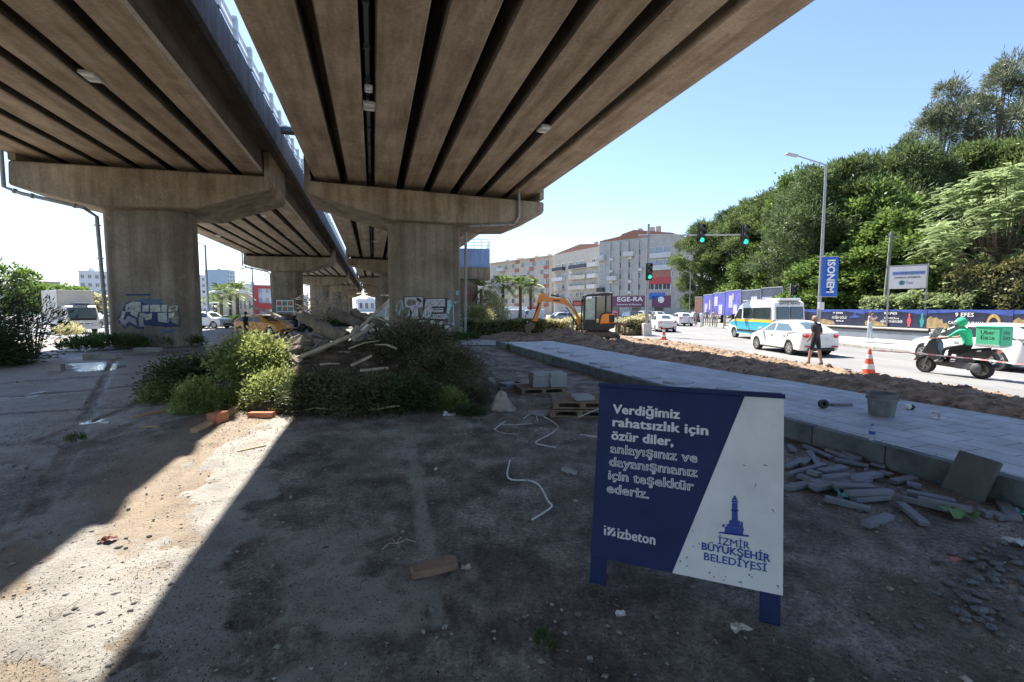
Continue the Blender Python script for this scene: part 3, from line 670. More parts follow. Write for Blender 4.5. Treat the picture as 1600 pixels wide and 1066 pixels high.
put(tall[0], US, 1455, 46, 125, 'tall airy grey green tree, the lowest and first of the high trio', .8)
put(tall[1], US, 1540, 45, 78, 'tallest airy grey green tree on the skyline, its stem showing', .85)
put(tall[0], US, 1610, 44, 92, 'tall airy tree at the edge of the photo, last of the high trio', .85, 2.0)
# pale leafed tree with long feathered leaves
def frond(V, F, o, base, d, L, nl, lw, ll, droop):
    d = Vector(d).normalized(); side = d.cross(Vector((0,0,1))); side = side.normalized() if side.length > 1e-3 else Vector((1,0,0)); p = Vector(base)
    for i in range(nl):
        f = i/nl; q = p+d*L*f+Vector((0,0,-droop*L*f*f)); t = (d*.45+Vector((0,0,-droop*f)))
        for s in (1,-1):
            dd = (side*s+t).normalized()*ll*(1-.5*abs(f-.4)); w = d*lw*.5; k = len(V)
            V += [tuple(q), tuple(q+dd*.5+w), tuple(q+dd), tuple(q+dd*.5-w)]; F.append((k,k+1,k+2,k+3))
def feather_tree(loc, h, rad, nb, label):
    root = thing('feather_leaf_tree', label, 'tree', loc, random.uniform(0,6), 'pale feather leafed trees'); tm = MB()
    tm.tube([(0,0,-.1),(.1,0,h*.3),(0,.1,h*.6)], [.16,.13,.08], 8); V = []; F = []
    for i in range(nb):
        a = random.uniform(0, 6.28); f = random.random()**.7; r = rad*random.uniform(.45,1.0)*math.sqrt(max(.15, 1-(f*.85)**2)); tip = Vector((r*math.cos(a), r*math.sin(a), h*(.22+.78*f)))
        tm.tube([(0,0,h*(.2+.4*f)), tip*.55+Vector((0,0,h*.12)), tip], [.05,.035,.012], 5)
        for k in range(20):
            b = random.uniform(0, 6.28); d = Vector((math.cos(b), math.sin(b), random.uniform(-.15,.75)))+Vector((math.cos(a), math.sin(a), 0))*.5
            frond(V, F, 0, tip+Vector((random.gauss(0,.2), random.gauss(0,.2), random.gauss(0,.25))), d, random.uniform(.5,.85), 10, .085, .19, .4)
    tm.build('trunk', m_bark, root, smooth=True); npmesh('crown', V, F, m_ail, root)
feather_tree((28.2,26.4,0), 9.4, 4.3, 120, 'pale green tree with long feathered leaves behind the poster fence and notice board')
feather_tree((31.0,24.6,0), 10.4, 4.4, 120, 'taller feathered leaf tree at the edge of the photo above the delivery box')
# bushes
def bush(name, label, cat, loc, rad, leafm, L, W, nc, n, group=None, up=.2, core=True, rz=0, cl=.16, low=-.1, stemr=.012, nst=14, leafn='foliage'):
    root = thing(name, label, cat, loc, rz, group); rx, ry, rzz = rad
    pc, d = shell_points(nc, (0,0,rzz*.35), (rx, ry, rzz*.65), low, .45)
    sc_ = .75+.5*fbm(pc[:,0]/rx*2+9, pc[:,1]/ry*2+pc[:,2]/rzz, int(rx*100), 2)[:,None]; pc = pc*np.concatenate([sc_, sc_, sc_], 1)
    P = np.repeat(pc, n, 0)+rng.normal(size=(nc*n,3))*cl*min(rx, ry); P[:,2] = np.maximum(P[:,2], .01)
    V, F = leaf_quads(P, L, W, up, np.repeat(d, n, 0)); npmesh(leafn, V, F, leafm, root)
    st = MB()
    for i in range(nst):
        a = random.uniform(0, 6.28); k = random.uniform(.4,.95); t = Vector((rx*k*math.cos(a), ry*k*math.sin(a), rzz*random.uniform(.4,.95)))
        st.tube([(t.x*.15, t.y*.15, 0), t*.55+Vector((0,0,.05)), t], [stemr*1.6, stemr, stemr*.5], 4)
    st.build('stem', m_bark, root)
    return root
# hedges
def hedge(label, a, b_, w, h, leafm, n, L=.13, W=.08, wob=.12):
    a, b_ = Vector(a), Vector(b_); d = b_-a; ln = d.length; rz = math.atan2(d.y, d.x); root = thing('hedge', label, 'hedge', a, rz, 'hedges along the street')
    t = rng.uniform(0,1,n); fc = rng.integers(0,4,n); uu = rng.uniform(-1,1,n); hh = rng.uniform(0,1,n)
    top = fc < 2; y = np.where(top, uu, np.where(fc == 2, -1, 1))*w/2; z = np.where(top, 1, hh)*h*(.9+wob*2*(fbm(t*ln*.9, t*0+3, int(ln*10), 3)-.4))
    y = y*(1+wob*(fbm(t*ln*1.2, z*1.5, 8, 2)-.5)*2); P = np.stack([t*ln, y, np.maximum(z, .03)], 1)+rng.normal(size=(n,3))*.05
    V, F = leaf_quads(P, L, W, .3); npmesh('foliage', V, F, leafm, root)
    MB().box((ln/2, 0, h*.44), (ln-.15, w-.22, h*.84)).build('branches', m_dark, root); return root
hedge('clipped green hedge beyond the block letter pier, behind the pale lane', (-3.6,33.2,0), (2.4,33.4,0), 1.5, 1.15, m_hedge, 9000)
hedge('yellow green bushy hedge under the excavator bucket', (2.2,33.6,0), (4.2,33.8,0), 1.7, 1.2, m_hedgey, 4200, wob=.25)
hedge('yellow green rounded hedge behind the excavator boom', (4.5,34.0,0), (7.0,34.2,0), 1.9, 1.35, m_hedgey, 5200, wob=.3)
hedge('short yellow green hedge behind the excavator blade', (8.0,34.4,0), (10.2,34.6,0), 1.9, 1.3, m_hedgey, 4500, wob=.3)
gc_ = rng.uniform(0,1,(26000,2)); P = np.stack([-38+gc_[:,0]*26, 50+gc_[:,1]*9, .25+.9*fbm(gc_[:,0]*9, gc_[:,1]*4, 4, 3)], 1)
V, F = leaf_quads(P, .30, .2, .6); tag(npmesh('ground_cover', V, F, m_weed), kind='stuff')
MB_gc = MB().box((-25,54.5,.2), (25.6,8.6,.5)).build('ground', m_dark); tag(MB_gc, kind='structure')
bush('round_shrub', 'round yellow green shrub by the palm trunks, behind the hedge', 'shrub', tuple(D(768,500,58)[:2])+(0,), (2.0,2.0,3.6), m_hedgey, .26, .16, 220, 22, up=.3, low=-.9)
bush('dark_shrub', 'small dark green shrub between street piers and hedge', 'shrub', tuple(D(745,500,50)[:2])+(0,), (1.7,1.5,2.0), m_hedge, .2, .12, 160, 18)
# oleander at the edge of the yard
bush('oleander_bush', 'dark oleander bush with narrow leaves in front of the white truck', 'bush', (-20.9,17.2,0), (1.75,1.7,3.0), m_ole, .24, .05, 420, 20, up=.25, low=-.95, nst=30, stemr=.02, cl=.22)
bush('oleander_bush', 'lower dark oleander spreading below the tall one', 'bush', (-18.3,15.6,0), (1.05,1.0,1.1), m_ole, .22, .05, 300, 20, up=.2, low=-.8, nst=20, cl=.2)
bush('oleander_bush', 'thin leaning oleander shoots reaching across the truck box', 'bush', (-18.9,17.9,0), (.95,.8,2.3), m_ole, .24, .05, 60, 14, up=.3, low=-.9, nst=20, cl=.25)
for i, (px, py, r, l) in enumerate(((150,541,(1.0,.5,.5),'low green weeds at the drainpipe foot of the silver graffiti pier'), (190,545,(1.2,.6,.55),'weeds under the middle of the silver graffiti'), (240,542,(1.1,.5,.45),'dark weeds below the end of the silver graffiti'), (285,540,(1.0,.5,.4),'thin weeds at the shaded corner of the graffiti pier'), (110,530,(.6,.5,.9),'yellowish spiky plant beside the truck bumper'), (128,548,(.9,.5,.45),'grassy weeds in front of the grey drainpipe'), (712,533,(.7,.4,.35),'weeds at the foot of the block letter pier'), (735,531,(.5,.35,.3),'weed tuft beside the drainpipe of the block letter pier'))):
    bush('weed_clump', l, 'weeds', tuple(G(px,py)), r, m_hedgey if i == 4 else m_weed, .22, .05, 90, 14, 'weeds at the pier feet', up=.6, nst=4)
# far trees beyond the truck
for i, (px, Y, top, w, l) in enumerate(((30,62,418,4.5,'pale tree crown rising beyond the truck box'), (70,68,440,4.0,'rounded tree crown behind the truck box roof'), (115,60,447,3.6,'bright green tree above the truck cab'), (147,58,458,2.6,'small light tree between the truck and the drainpipe'))):
    t = crown_tree('street_tree', l, 'tree', 8, w, 10, m_ivy if i < 3 else m_hedgey, .40, .26, 34, 14, group='trees beyond the truck'); p_ = D(px, 500, Y); t.location = (p_.x, Y, 0); t.scale = (1,1,D(px, top, Y).z/8)
# palms
def palm(px, Y, top, label, nf=70, fan=True, s=1.0):
    h = D(px, top, Y).z; p_ = D(px, 500, Y); root = thing('palm_tree', label, 'palm tree', (p_.x, Y, 0), random.uniform(0,6), 'palms along the avenue'); th = h*.72
    MB().tube([(0,0,0),(.05,0,th*.5),(0,0,th)], [.24*s,.19*s,.22*s], 10).build('trunk', m_bark, root, smooth=True)
    V = []; F = []
    for i in range(nf):
        a = i*2.4; e = random.uniform(-.6,1.25); d = Vector((math.cos(a)*math.cos(e), math.sin(a)*math.cos(e), math.sin(e)))
        frond(V, F, 0, Vector((0,0,th))+d*.5*s, d, random.uniform(1.3,1.9)*s, 9, .13*s, .62*s, .45)
    npmesh('crown', V, F, m_palm, root)
palm(786,60,420,'palm tree standing first from the blue walled ramp'); palm(813,61,423,'middle palm of three above the white vans'); palm(829,63,428,'palm nearest the excavator boom'); palm(752,56,430,'dark palm stem close behind the blue walled ramp', 30)
palm(347,66,440,'palm with bright fronds beyond the orange taxi', 40, s=1.1); palm(372,72,436,'tall grey green palm before the pale tower', 44, s=1.2); palm(361,68,446,'yellowing palm between two green ones', 28); palm(337,58,462,'low spiky palm above the white car', 30)
# ================================================================ buildings
m_frame = mat('white window frame', (.66,.66,.66), .5); m_pane = glassmat('window glass', (.05,.06,.07), .08); m_pane2 = mat('curtained glass', (.30,.33,.36), .15, 0, .4, 1.5, spec=.8)
m_roof = mat('red roof tiles', (.33,.16,.11), .85, 0, .25, 2, .5, 20); m_ac = mat('air conditioner casing', (.62,.61,.58), .6)
def window(parent, x, z, w, h, pane=None, y=0):
    f = MB(); t = .08
    for q in ((-w/2+t/2,0,t,h), (w/2-t/2,0,t,h), (0,0,t*.8,h-2*t)): f.box((q[0],-.05,0), (q[2],.14,q[3]))
    f.box((0,-.05,h/2-t/2), (w-2*t,.138,t)); f.box((0,-.07,-h/2+t/2-.02), (w-2*t,.2,t))
    fo = f.build('window', m_frame, parent); fo.location = (x, y, z)
    p = MB().box((0,-.02,0), (w-.1,.05,h-.1)).build('pane', pane or m_pane, fo); return fo
WIN = {}
def win(parent, x, z, w, h, pane=None, y=0):
    k = (round(w,2), round(h,2), (pane or m_pane).name)
    if k not in WIN: WIN[k] = window(parent, x, z, w, h, pane, y); return WIN[k]
    src = WIN[k]; c = src.copy(); link(c, parent); c.location = (x, y, z)
    for q in KIDS[src.name]: d = q.copy(); link(d, c)
    return c
def building(name, label, pl, Yl, pr, Yr, h, depth, wall, cat='building'):
    a = D(pl, 495, Yl); b_ = D(pr, 495, Yr); a.z = b_.z = 0; d = b_-a; W = d.length
    root = thing(name, label, cat, a, math.atan2(d.y, d.x)); 
    MB().box((W/2, depth/2, h/2), (W, depth, h)).build('wall', wall, root)
    return root, W
def balcony(r, x, z, w, col, solid=True, dep=1.1):
    q = MB(); q.box((x, -dep/2, z), (w, dep, .14)); o = q.build('balcony', MATS['pale pavement'], r)
    p = MB()
    if solid: p.box((x, -dep+.06, z+.57), (w, .10, 1.0)); p.box((x-w/2+.05, -dep/2+.05, z+.57), (.1, dep-.15, 1.0)); p.box((x+w/2-.05, -dep/2+.05, z+.57), (.1, dep-.15, 1.0))
    else:
        p.box((x, -dep+.05, z+1.05), (w, .05, .06)); p.box((x, -dep+.05, z+.6), (w, .04, .04))
        for k in np.arange(-w/2+.05, w/2, .35): p.box((x+k, -dep+.05, z+.56), (.04,.035,.92))
    p.build('railing', col, o)
def ac(r, x, z): MB().box((x,-.22,z), (.85,.40,.6)).build('air_conditioner', m_ac, r, bevel=.04)
def signboard(r, x, z, w, h, col, txt=None, tcol=None, th=.5, y=-.12, sub=None):
    o = MB().box((x, y, z), (w, .12, h)).build('shop_sign', col, r, bevel=.01)
    if txt: text(txt, th, tcol, o, (x-w*.46, y-.07, z+(-th*.35 if not sub else h*.02)), (1,0,0), (0,0,1), .012, fit=w*.92)
    if sub: text(sub, th*.42, tcol, o, (x-w*.36, y-.07, z-h*.36), (1,0,0), (0,0,1), .004, fit=w*.72)
    return o
w_grey = mat('grey rendered wall', (.44,.42,.395), .9, 0, .14, .6, .2, 8); w_beige = mat('beige rendered wall', (.50,.455,.39), .9, 0, .14, .6, .2, 8); w_cream = mat('cream rendered wall', (.56,.47,.37), .9, 0, .10, .6, .2, 8)
w_red = mat('brick red panel', (.40,.17,.125), .85, 0, .15, 2); w_dk = mat('charcoal railing panel', (.06,.065,.08), .7); w_wht = mat('white panel', (.58,.57,.56), .7, 0, .1, 2)
s_pur = mat('plum signboard', (.17,.06,.11), .6); s_red = mat('red signboard', (.48,.07,.07), .6); s_blue = mat('blue signboard', (.06,.16,.55), .6); s_wht = mat('white lettering', (.80,.80,.80), .6)
# shop building with plum signs
b3, W = building('apartment_building', 'grey five storey block with plum shop signs beside the pines', 935, 112, 1048, 100, 18.0, 15, w_grey)
bp_ = MB(); bx_ = W*.20
for x in (W*.10, W*.235, W*.36, W*.50): bp_.box((x+.9, -.16, 11.3), (1.0,.30,12.6))
bp_.build('pilaster', w_grey, b3); 
for r_, z in enumerate((6.9, 9.5, 12.1, 14.9)):
    for x in (W*.17, W*.30, W*.43, W*.565): win(b3, x, z, 1.3, 1.5, m_pane if (r_*3+int(x)) % 3 else m_pane2)
    for x in (W*.735, W*.84, W*.94): win(b3, x, z, 1.8, 1.45, m_pane2 if r_ > 1 else m_pane)
    win(b3, W*.045, z, 1.4, 1.5, m_pane2)
    for x in (W*.19, W*.46, W*.60): 
        if random.random() < .75: ac(b3, x, z-1.25)
MB().box((W*.84,-.35,11.0), (W*.30,.6,1.1)).build('balcony', w_wht, b3); MB().box((W*.84,-.35,13.7), (W*.30,.6,1.1)).build('balcony', w_wht, b3); balcony(b3, W*.45, 14.0, 2.6, w_wht); balcony(b3, W*.22, 8.6, 2.4, w_wht); balcony(b3, W*.045, 13.6, 1.7, w_wht); balcony(b3, W*.045, 5.9, 1.7, w_dk)
signboard(b3, W*.84, 8.15, W*.30, 1.5, s_red); MB().box((W*.84,-.12,9.45), (W*.3,.1,1.7)).build('cladding', w_red, b3)
signboard(b3, W*.80, 4.75, W*.24, 1.4, s_blue); signboard(b3, W*.36, 3.6, W*.60, 2.5, s_pur)
es = KIDS[b3.name][-1]; text('EGE-RA', 1.45, s_wht, es, (W*.28,-.20,3.65), (1,0,0), (0,0,1), .03, fit=W*.36); text('Restaurant & Meyhane', .55, s_wht, es, (W*.28,-.20,2.75), (1,0,0), (0,0,1), .005, fit=W*.34); signboard(b3, W*.88, 3.5, W*.24, 2.6, s_pur)
MB().lathe([(0,0),(.72,0),(.72,.05),(0,.05)], 20, (W*.88,-.2,3.9), Matrix.Rotation(R(90),3,'X')).build('sign_disc', s_wht, b3)
for i in range(6): MB().box((W*(.10+i*.15), -.06, 1.15), (W*.115,.2,2.1)).build('shop_front', m_pane if i % 2 else m_pane2, b3)
MB().prism([(0,18.0),(W,18.0),(W-.2,18.4),(W*.5,20.0),(W*.34,19.4),(W*.30,18.9),(.2,18.3)], (0,0,0), (1,0,0), (0,0,1), (0,1,0), 12).build('roof', m_roof, b3)
for x in (.45,.62,.7): MB().box((W*x,5,20.2), (.9,.9,1.6)).build('chimney', w_grey, b3)
for z in (6.5, 9.5): win(b3, W+.0, z, 1.0, 1.2, m_pane).rotation_euler = (0,0,R(90))
b2, W = building('apartment_building', 'beige block with charcoal balcony panels between the shop building and the cream block', 865, 138, 935, 119, 18.0, 15, w_beige)
for r_, z in enumerate((5.6, 8.5, 11.3, 14.2)):
    for x in (W*.10, W*.24, W*.42, W*.56, W*.66, W*.90): win(b2, x, z, 1.5, 1.5, m_pane2 if (r_+int(x)) % 2 else m_pane)
    balcony(b2, W*.15, z-1.3, W*.26, w_dk if r_ == 3 else w_wht, r_ != 1); balcony(b2, W*.60, z-1.3, W*.36, w_dk if r_ == 3 else w_beige, r_ != 0); balcony(b2, W*.9, z-1.3, W*.16, w_wht)
signboard(b2, W*.62, 3.4, W*.30, 1.5, w_dk); signboard(b2, W*.62, 3.4, W*.24, .9, s_red, y=-.22); MB().box((W*.4,-.06,1.2), (W*.7,.2,2.2)).build('shop_front', m_pane2, b2)
MB().prism([(0,18.0),(W,18.0),(W*.95,18.8),(W*.6,19.6),(.4,18.2)], (0,0,0), (1,0,0), (0,0,1), (0,1,0), 12).build('roof', m_roof, b2)
for x in (.3,.7,.9): MB().box((W*x,4,19.4), (.9,.9,1.7)).build('chimney', w_beige, b2)
b1, W = building('apartment_building', 'cream block with brick red panels behind the palms', 768, 168, 862, 143, 18.2, 15, w_cream)
for r_, z in enumerate((4.6, 7.6, 10.6, 13.6, 16.4)):
    for x in (.06,.16,.28,.40,.56,.66,.74,.86,.94): win(b1, W*x, z, 1.7, 1.6, m_pane2 if (r_+int(x*30)) % 2 else m_pane)
    for x in (.46,.70,.92): MB().box((W*x,-.08,z-1.5), (2.2,.12,1.2)).build('cladding', w_red, b1)
    balcony(b1, W*.20, z-1.3, W*.13, w_wht)
for x in (.47,.71): MB().box((W*x,-.05,17.6), (2.2,.12,.9)).build('cladding', w_red, b1)
for x in (.1,.3,.36,.6,.8): MB().box((W*x,5,19.0), (1.0,1.0,1.8)).build('chimney', w_cream, b1)
MB().box((W/2,7,18.35), (W+.5,15.2,.3)).build('roof', w_cream, b1)
MB().box((W*.5,-.1,2.0), (W*.6,.3,1.3)).build('shop_sign', s_wht, b1); MB().box((W*.72,-.3,2.1), (4.5,.3,1.0)).build('shop_sign', s_red, b1)
# far blocks past the left span
def simple_block(name, label, pl, pr, Y, top, wall, rows, cols, depth=12, pane=None):
    h = D((pl+pr)/2, top, Y).z; r, W = building(name, label, pl, Y, pr, Y*1.03, h, depth, wall)
    for i in range(rows):
        for j in range(cols): win(r, W*(j+.5)/cols, h*(i+.6)/(rows+.2), W/cols*.55, h/rows*.45, pane)
    MB().box((W/2,depth/2,h+.15), (W+.4,depth+.4,.3)).build('roof', wall, r); MB().box((W*.4,depth/2,h+.9), (W*.2,2,1.4)).build('stair_head', wall, r)
    return r, W, h
w_white = mat('white rendered wall', (.62,.64,.68), .9, 0, .06, .5); w_tower = mat('blue glass tower', (.33,.45,.58), .3, 0, .1, .2)
simple_block('apartment_building', 'white apartment block between the truck and the drainpipe', 127, 172, 150, 424, w_white, 5, 4)
simple_block('apartment_building', 'white block seen beside the graffiti pier above the white car', 300, 324, 170, 430, w_white, 6, 3)
simple_block('office_tower', 'tall pale blue glass tower on the skyline', 357, 370, 420, 422, w_tower, 10, 3, 20)
simple_block('house', 'low pale house roof peeping over the trees beyond the truck', 75, 98, 150, 441, w_beige, 2, 3)
r, W, h = simple_block('office_building', 'modern white office with red frame and blue window bands', 392, 424, 150, 446, w_white, 3, 3, 12, w_tower)
MB().box((W*.28,-.4,h*.5), (1.1,.6,h)).build('red_fin', s_red, r); MB().box((W*.66,-.35,h-.5), (W*.66,.5,.8)).build('red_fin', s_red, r); MB().box((W*.6,-.5,h*.28), (W*.75,.6,h*.22)).build('red_fin', s_red, r)
simple_block('house', 'low house with orange roof near the palms', 373, 394, 140, 460, w_cream, 1, 3, 10)
simple_block('warehouse', 'low white hall at the far end of the viaducts', 560, 612, 260, 468, w_white, 1, 6, 12)
simple_block('apartment_building', 'pale block far away over the hedge by the far piers', 440, 482, 210, 462, w_white, 2, 5)
simple_block('apartment_building', 'long low row of houses at the far left skyline', -60, 60, 190, 448, w_beige, 3, 10)
simple_block('apartment_building', 'far cream block behind the blue walled ramp', 722, 768, 190, 412, w_beige, 5, 5)
# blue walled ramp stub with its pier
a = D(716, 420, 57); rp = thing('ramp', 'short concrete ramp end with blue side wall and railing on a pier', 'ramp', (a.x, 57, 0), R(6))
z0 = D(740, 436, 57).z; z1 = D(740, 418, 57).z; z2 = D(740, 388, 57).z; w = 49/FP*57
MB().box((w*.30, 1.5, z0/2), (w*.62, 2.6, z0)).build('pier', m_pier, rp, bevel=.1)
MB().box((w/2, 2.0, (z0+z1)/2), (w, 5.0, z1-z0)).build('pier_cap', m_cap, rp, bevel=.05)
MB().box((w/2, 6.0, (z1+z2)/2), (w, 12.0, z2-z1-.02)).build('side_wall', mat('faded blue paint', (.26,.36,.56), .7, 0, .25, 1.2, stretch=(1,1,.3)), rp)
g = MB()
for zz in (.35,.75,1.1): g.box((w/2, .05, z2+zz), (w, .06, .07)); g.box((w-.05, 6, z2+zz), (.06, 12, .07))
for x in np.linspace(.05, w-.05, 5): g.box((x, .05, z2+.55), (.07,.07,1.15))
for y in np.linspace(2, 12, 6): g.box((w-.05, y, z2+.55), (.07,.07,1.15))
g.build('railing', m_rail, rp)
gr = MB()
for i in range(7): 
    x = w*.12+i*.26; gr.tube([(x,.19,2.6+random.random()*.8),(x+.2,.19,3.2+random.random()*.5),(x+.1,.19,3.9+random.random()*.4)], .05, 4)
gr.build('graffiti', mat('red spray paint', (.55,.10,.10), .6), rp)
# ================================================================ vehicles
m_tyre = mat('tyre rubber', (.02,.02,.021), .85, 0, .2, 8); m_rim = mat('alloy rim', (.55,.56,.57), .35, .7, .1, 4); m_rimd = mat('dark steel rim', (.12,.12,.13), .5, .5)
m_wp = paint('white car paint', (.78,.78,.77)); m_trim = mat('black plastic trim', (.025,.025,.027), .55); m_cglass = glassmat('car glass', (.035,.05,.055)); m_cglassl = mat('bright car glass', (.10,.15,.165), .06, 0, .2, 1, spec=1.0, coat=.5)
m_tail = mat('red tail lamp', (.55,.03,.03), .2, 0, .15, 9, coat=.6); m_head = mat('headlamp glass', (.60,.62,.64), .1, 0, .3, 9, coat=.8); m_plate = mat('number plate', (.72,.72,.72), .5); m_amber = mat('amber lamp', (.70,.30,.05), .3)
m_under = mat('dark underbody', (.015,.015,.016), .9); m_chrome = mat('chrome trim', (.6,.6,.62), .2, .9)
def wheel(parent, x, y, r, w, rim=None, spokes=7, name='wheel'):
    side = 1 if y > 0 else -1; rot = Matrix.Rotation(R(-90*side), 3, 'X')
    k = .66*r
    t = MB().lathe([(k,-w/2),(r*.90,-w/2),(r*.985,-w*.36),(r,-w*.2),(r,w*.2),(r*.985,w*.36),(r*.90,w/2),(k,w/2*.9),(k,-w/2)], 28, (0,0,0), rot).build('tyre', m_tyre, None, smooth=True)
    wl = thing(name, None, None); C.objects.unlink(wl); link(wl, parent); wl.location = (x, y, r); t.parent = wl; KIDS.setdefault(wl.name, []).append(t)
    m = MB().lathe([(k,-w*.2),(k,w*.44),(k*.93,w*.44),(k*.88,w*.1),(.02,w*.1)], 28, (0,0,0), rot)
    for i in range(spokes):
        a = 2*math.pi*i/spokes; d = rot @ Vector((math.cos(a), math.sin(a), 0)); z = rot @ Vector((0,0,w*.34))
        m.bar(d*k*.12+z, d*k*.95+z*1.05, k*.20, w*.16, up=rot @ Vector((0,0,1)))
    m.lathe([(k*.2,w*.2),(k*.2,w*.42),(0,w*.44)], 12, (0,0,0), rot)
    m.build('rim', rim or m_rim, wl, smooth=True); return wl
CARS = {
 'sedan': dict(L=4.4, W=1.72, fx=1.33, rx=-1.27, wr=.315, top=[(2.12,.50),(2.06,.70),(1.85,.80),(1.30,.92),(.90,.98),(-.4,1.00),(-1.3,1.03),(-1.62,1.07),(-2.05,1.06),(-2.16,.98),(-2.17,.70)], gh=[(1.0,.96),(.22,1.39),(-.35,1.45),(-.95,1.40),(-1.72,1.06)]),
 'hatch': dict(L=4.2, W=1.76, fx=1.30, rx=-1.30, wr=.33, top=[(2.05,.50),(2.0,.72),(1.75,.84),(1.25,.95),(.95,1.0),(-.4,1.03),(-1.3,1.08),(-1.85,1.10),(-2.02,1.02),(-2.06,.70)], gh=[(1.05,.98),(.25,1.42),(-.5,1.49),(-1.35,1.43),(-1.95,1.08)]),
 'suv': dict(L=4.45, W=1.84, fx=1.36, rx=-1.34, wr=.36, top=[(2.15,.55),(2.12,.85),(1.9,.97),(1.3,1.06),(1.0,1.10),(-.4,1.12),(-1.4,1.15),(-2.0,1.17),(-2.17,1.1),(-2.2,.75)], gh=[(1.05,1.08),(.40,1.56),(-.4,1.64),(-1.55,1.60),(-2.05,1.15)]),
 'van': dict(L=4.4, W=1.8, fx=1.38, rx=-1.32, wr=.33, top=[(2.12,.5),(2.06,.80),(1.8,.95),(1.35,1.08),(1.1,1.12),(-.4,1.15),(-1.4,1.15),(-2.1,1.15),(-2.17,1.1),(-2.2,.75)], gh=[(1.25,1.1),(.55,1.72),(-.3,1.84),(-2.02,1.82),(-2.16,1.15)]),
}
def body_mesh(mb, spec, W, zb=.24):
    fx, rx, wr = spec['fx'], spec['rx'], spec['wr']; ar = wr+.055; top = spec['top']; f = top[0][0]; r = top[-1][0]
    out = [(f-.06,zb+.02)]+list(top)+[(r+.03,zb+.16),(r+.10,zb)]
    def arch(cx): return [(cx-ar*math.cos(a), wr+ar*math.sin(a)) for a in np.linspace(-.12, math.pi+.12, 13)]
    out += [p for p in arch(rx) if p[1] > zb-.04]+[p for p in arch(fx) if p[1] > zb-.04]
    n = len(out); xm = max(abs(f), abs(r))
    V = []; F = []; ys = [-1,-.965,-.80,0,.80,.965,1]
    cx = (f+r)/2; ztop = max(z for x, z in top)
    for yf in ys:
        e = abs(yf); k = .965 if e == 1 else (.99 if e > .9 else 1.0)
        for x, z in out:
            t = max(0, (abs(x-cx)-xm*.55)/(xm*.45)); yw = W/2*(1-.075*t*t)
            z2 = z if z < .45 else z-(.035 if e == 1 else .012 if e > .9 else 0)*(z-.45)/.5
            xx_ = cx+(x-cx)*(k if abs(x-cx) > xm*.8 else 1) - (0.13*np.sign(x-cx)*yf*yf*t)
            yb = yw*(1-.035*max(0, (z-.62)/.5)-.03*max(0, (.4-z)/.2)) 
            V.append((xx_, yf*yb, z2))
    for i in range(len(ys)-1):
        for k in range(n):
            a = i*n+k; b = i*n+(k+1) % n; F.append((a, b, b+n, a+n))
    F.append(tuple(range(n-1,-1,-1))); F.append(tuple((len(ys)-1)*n+k for k in range(n)))
    mb.add(V, F)
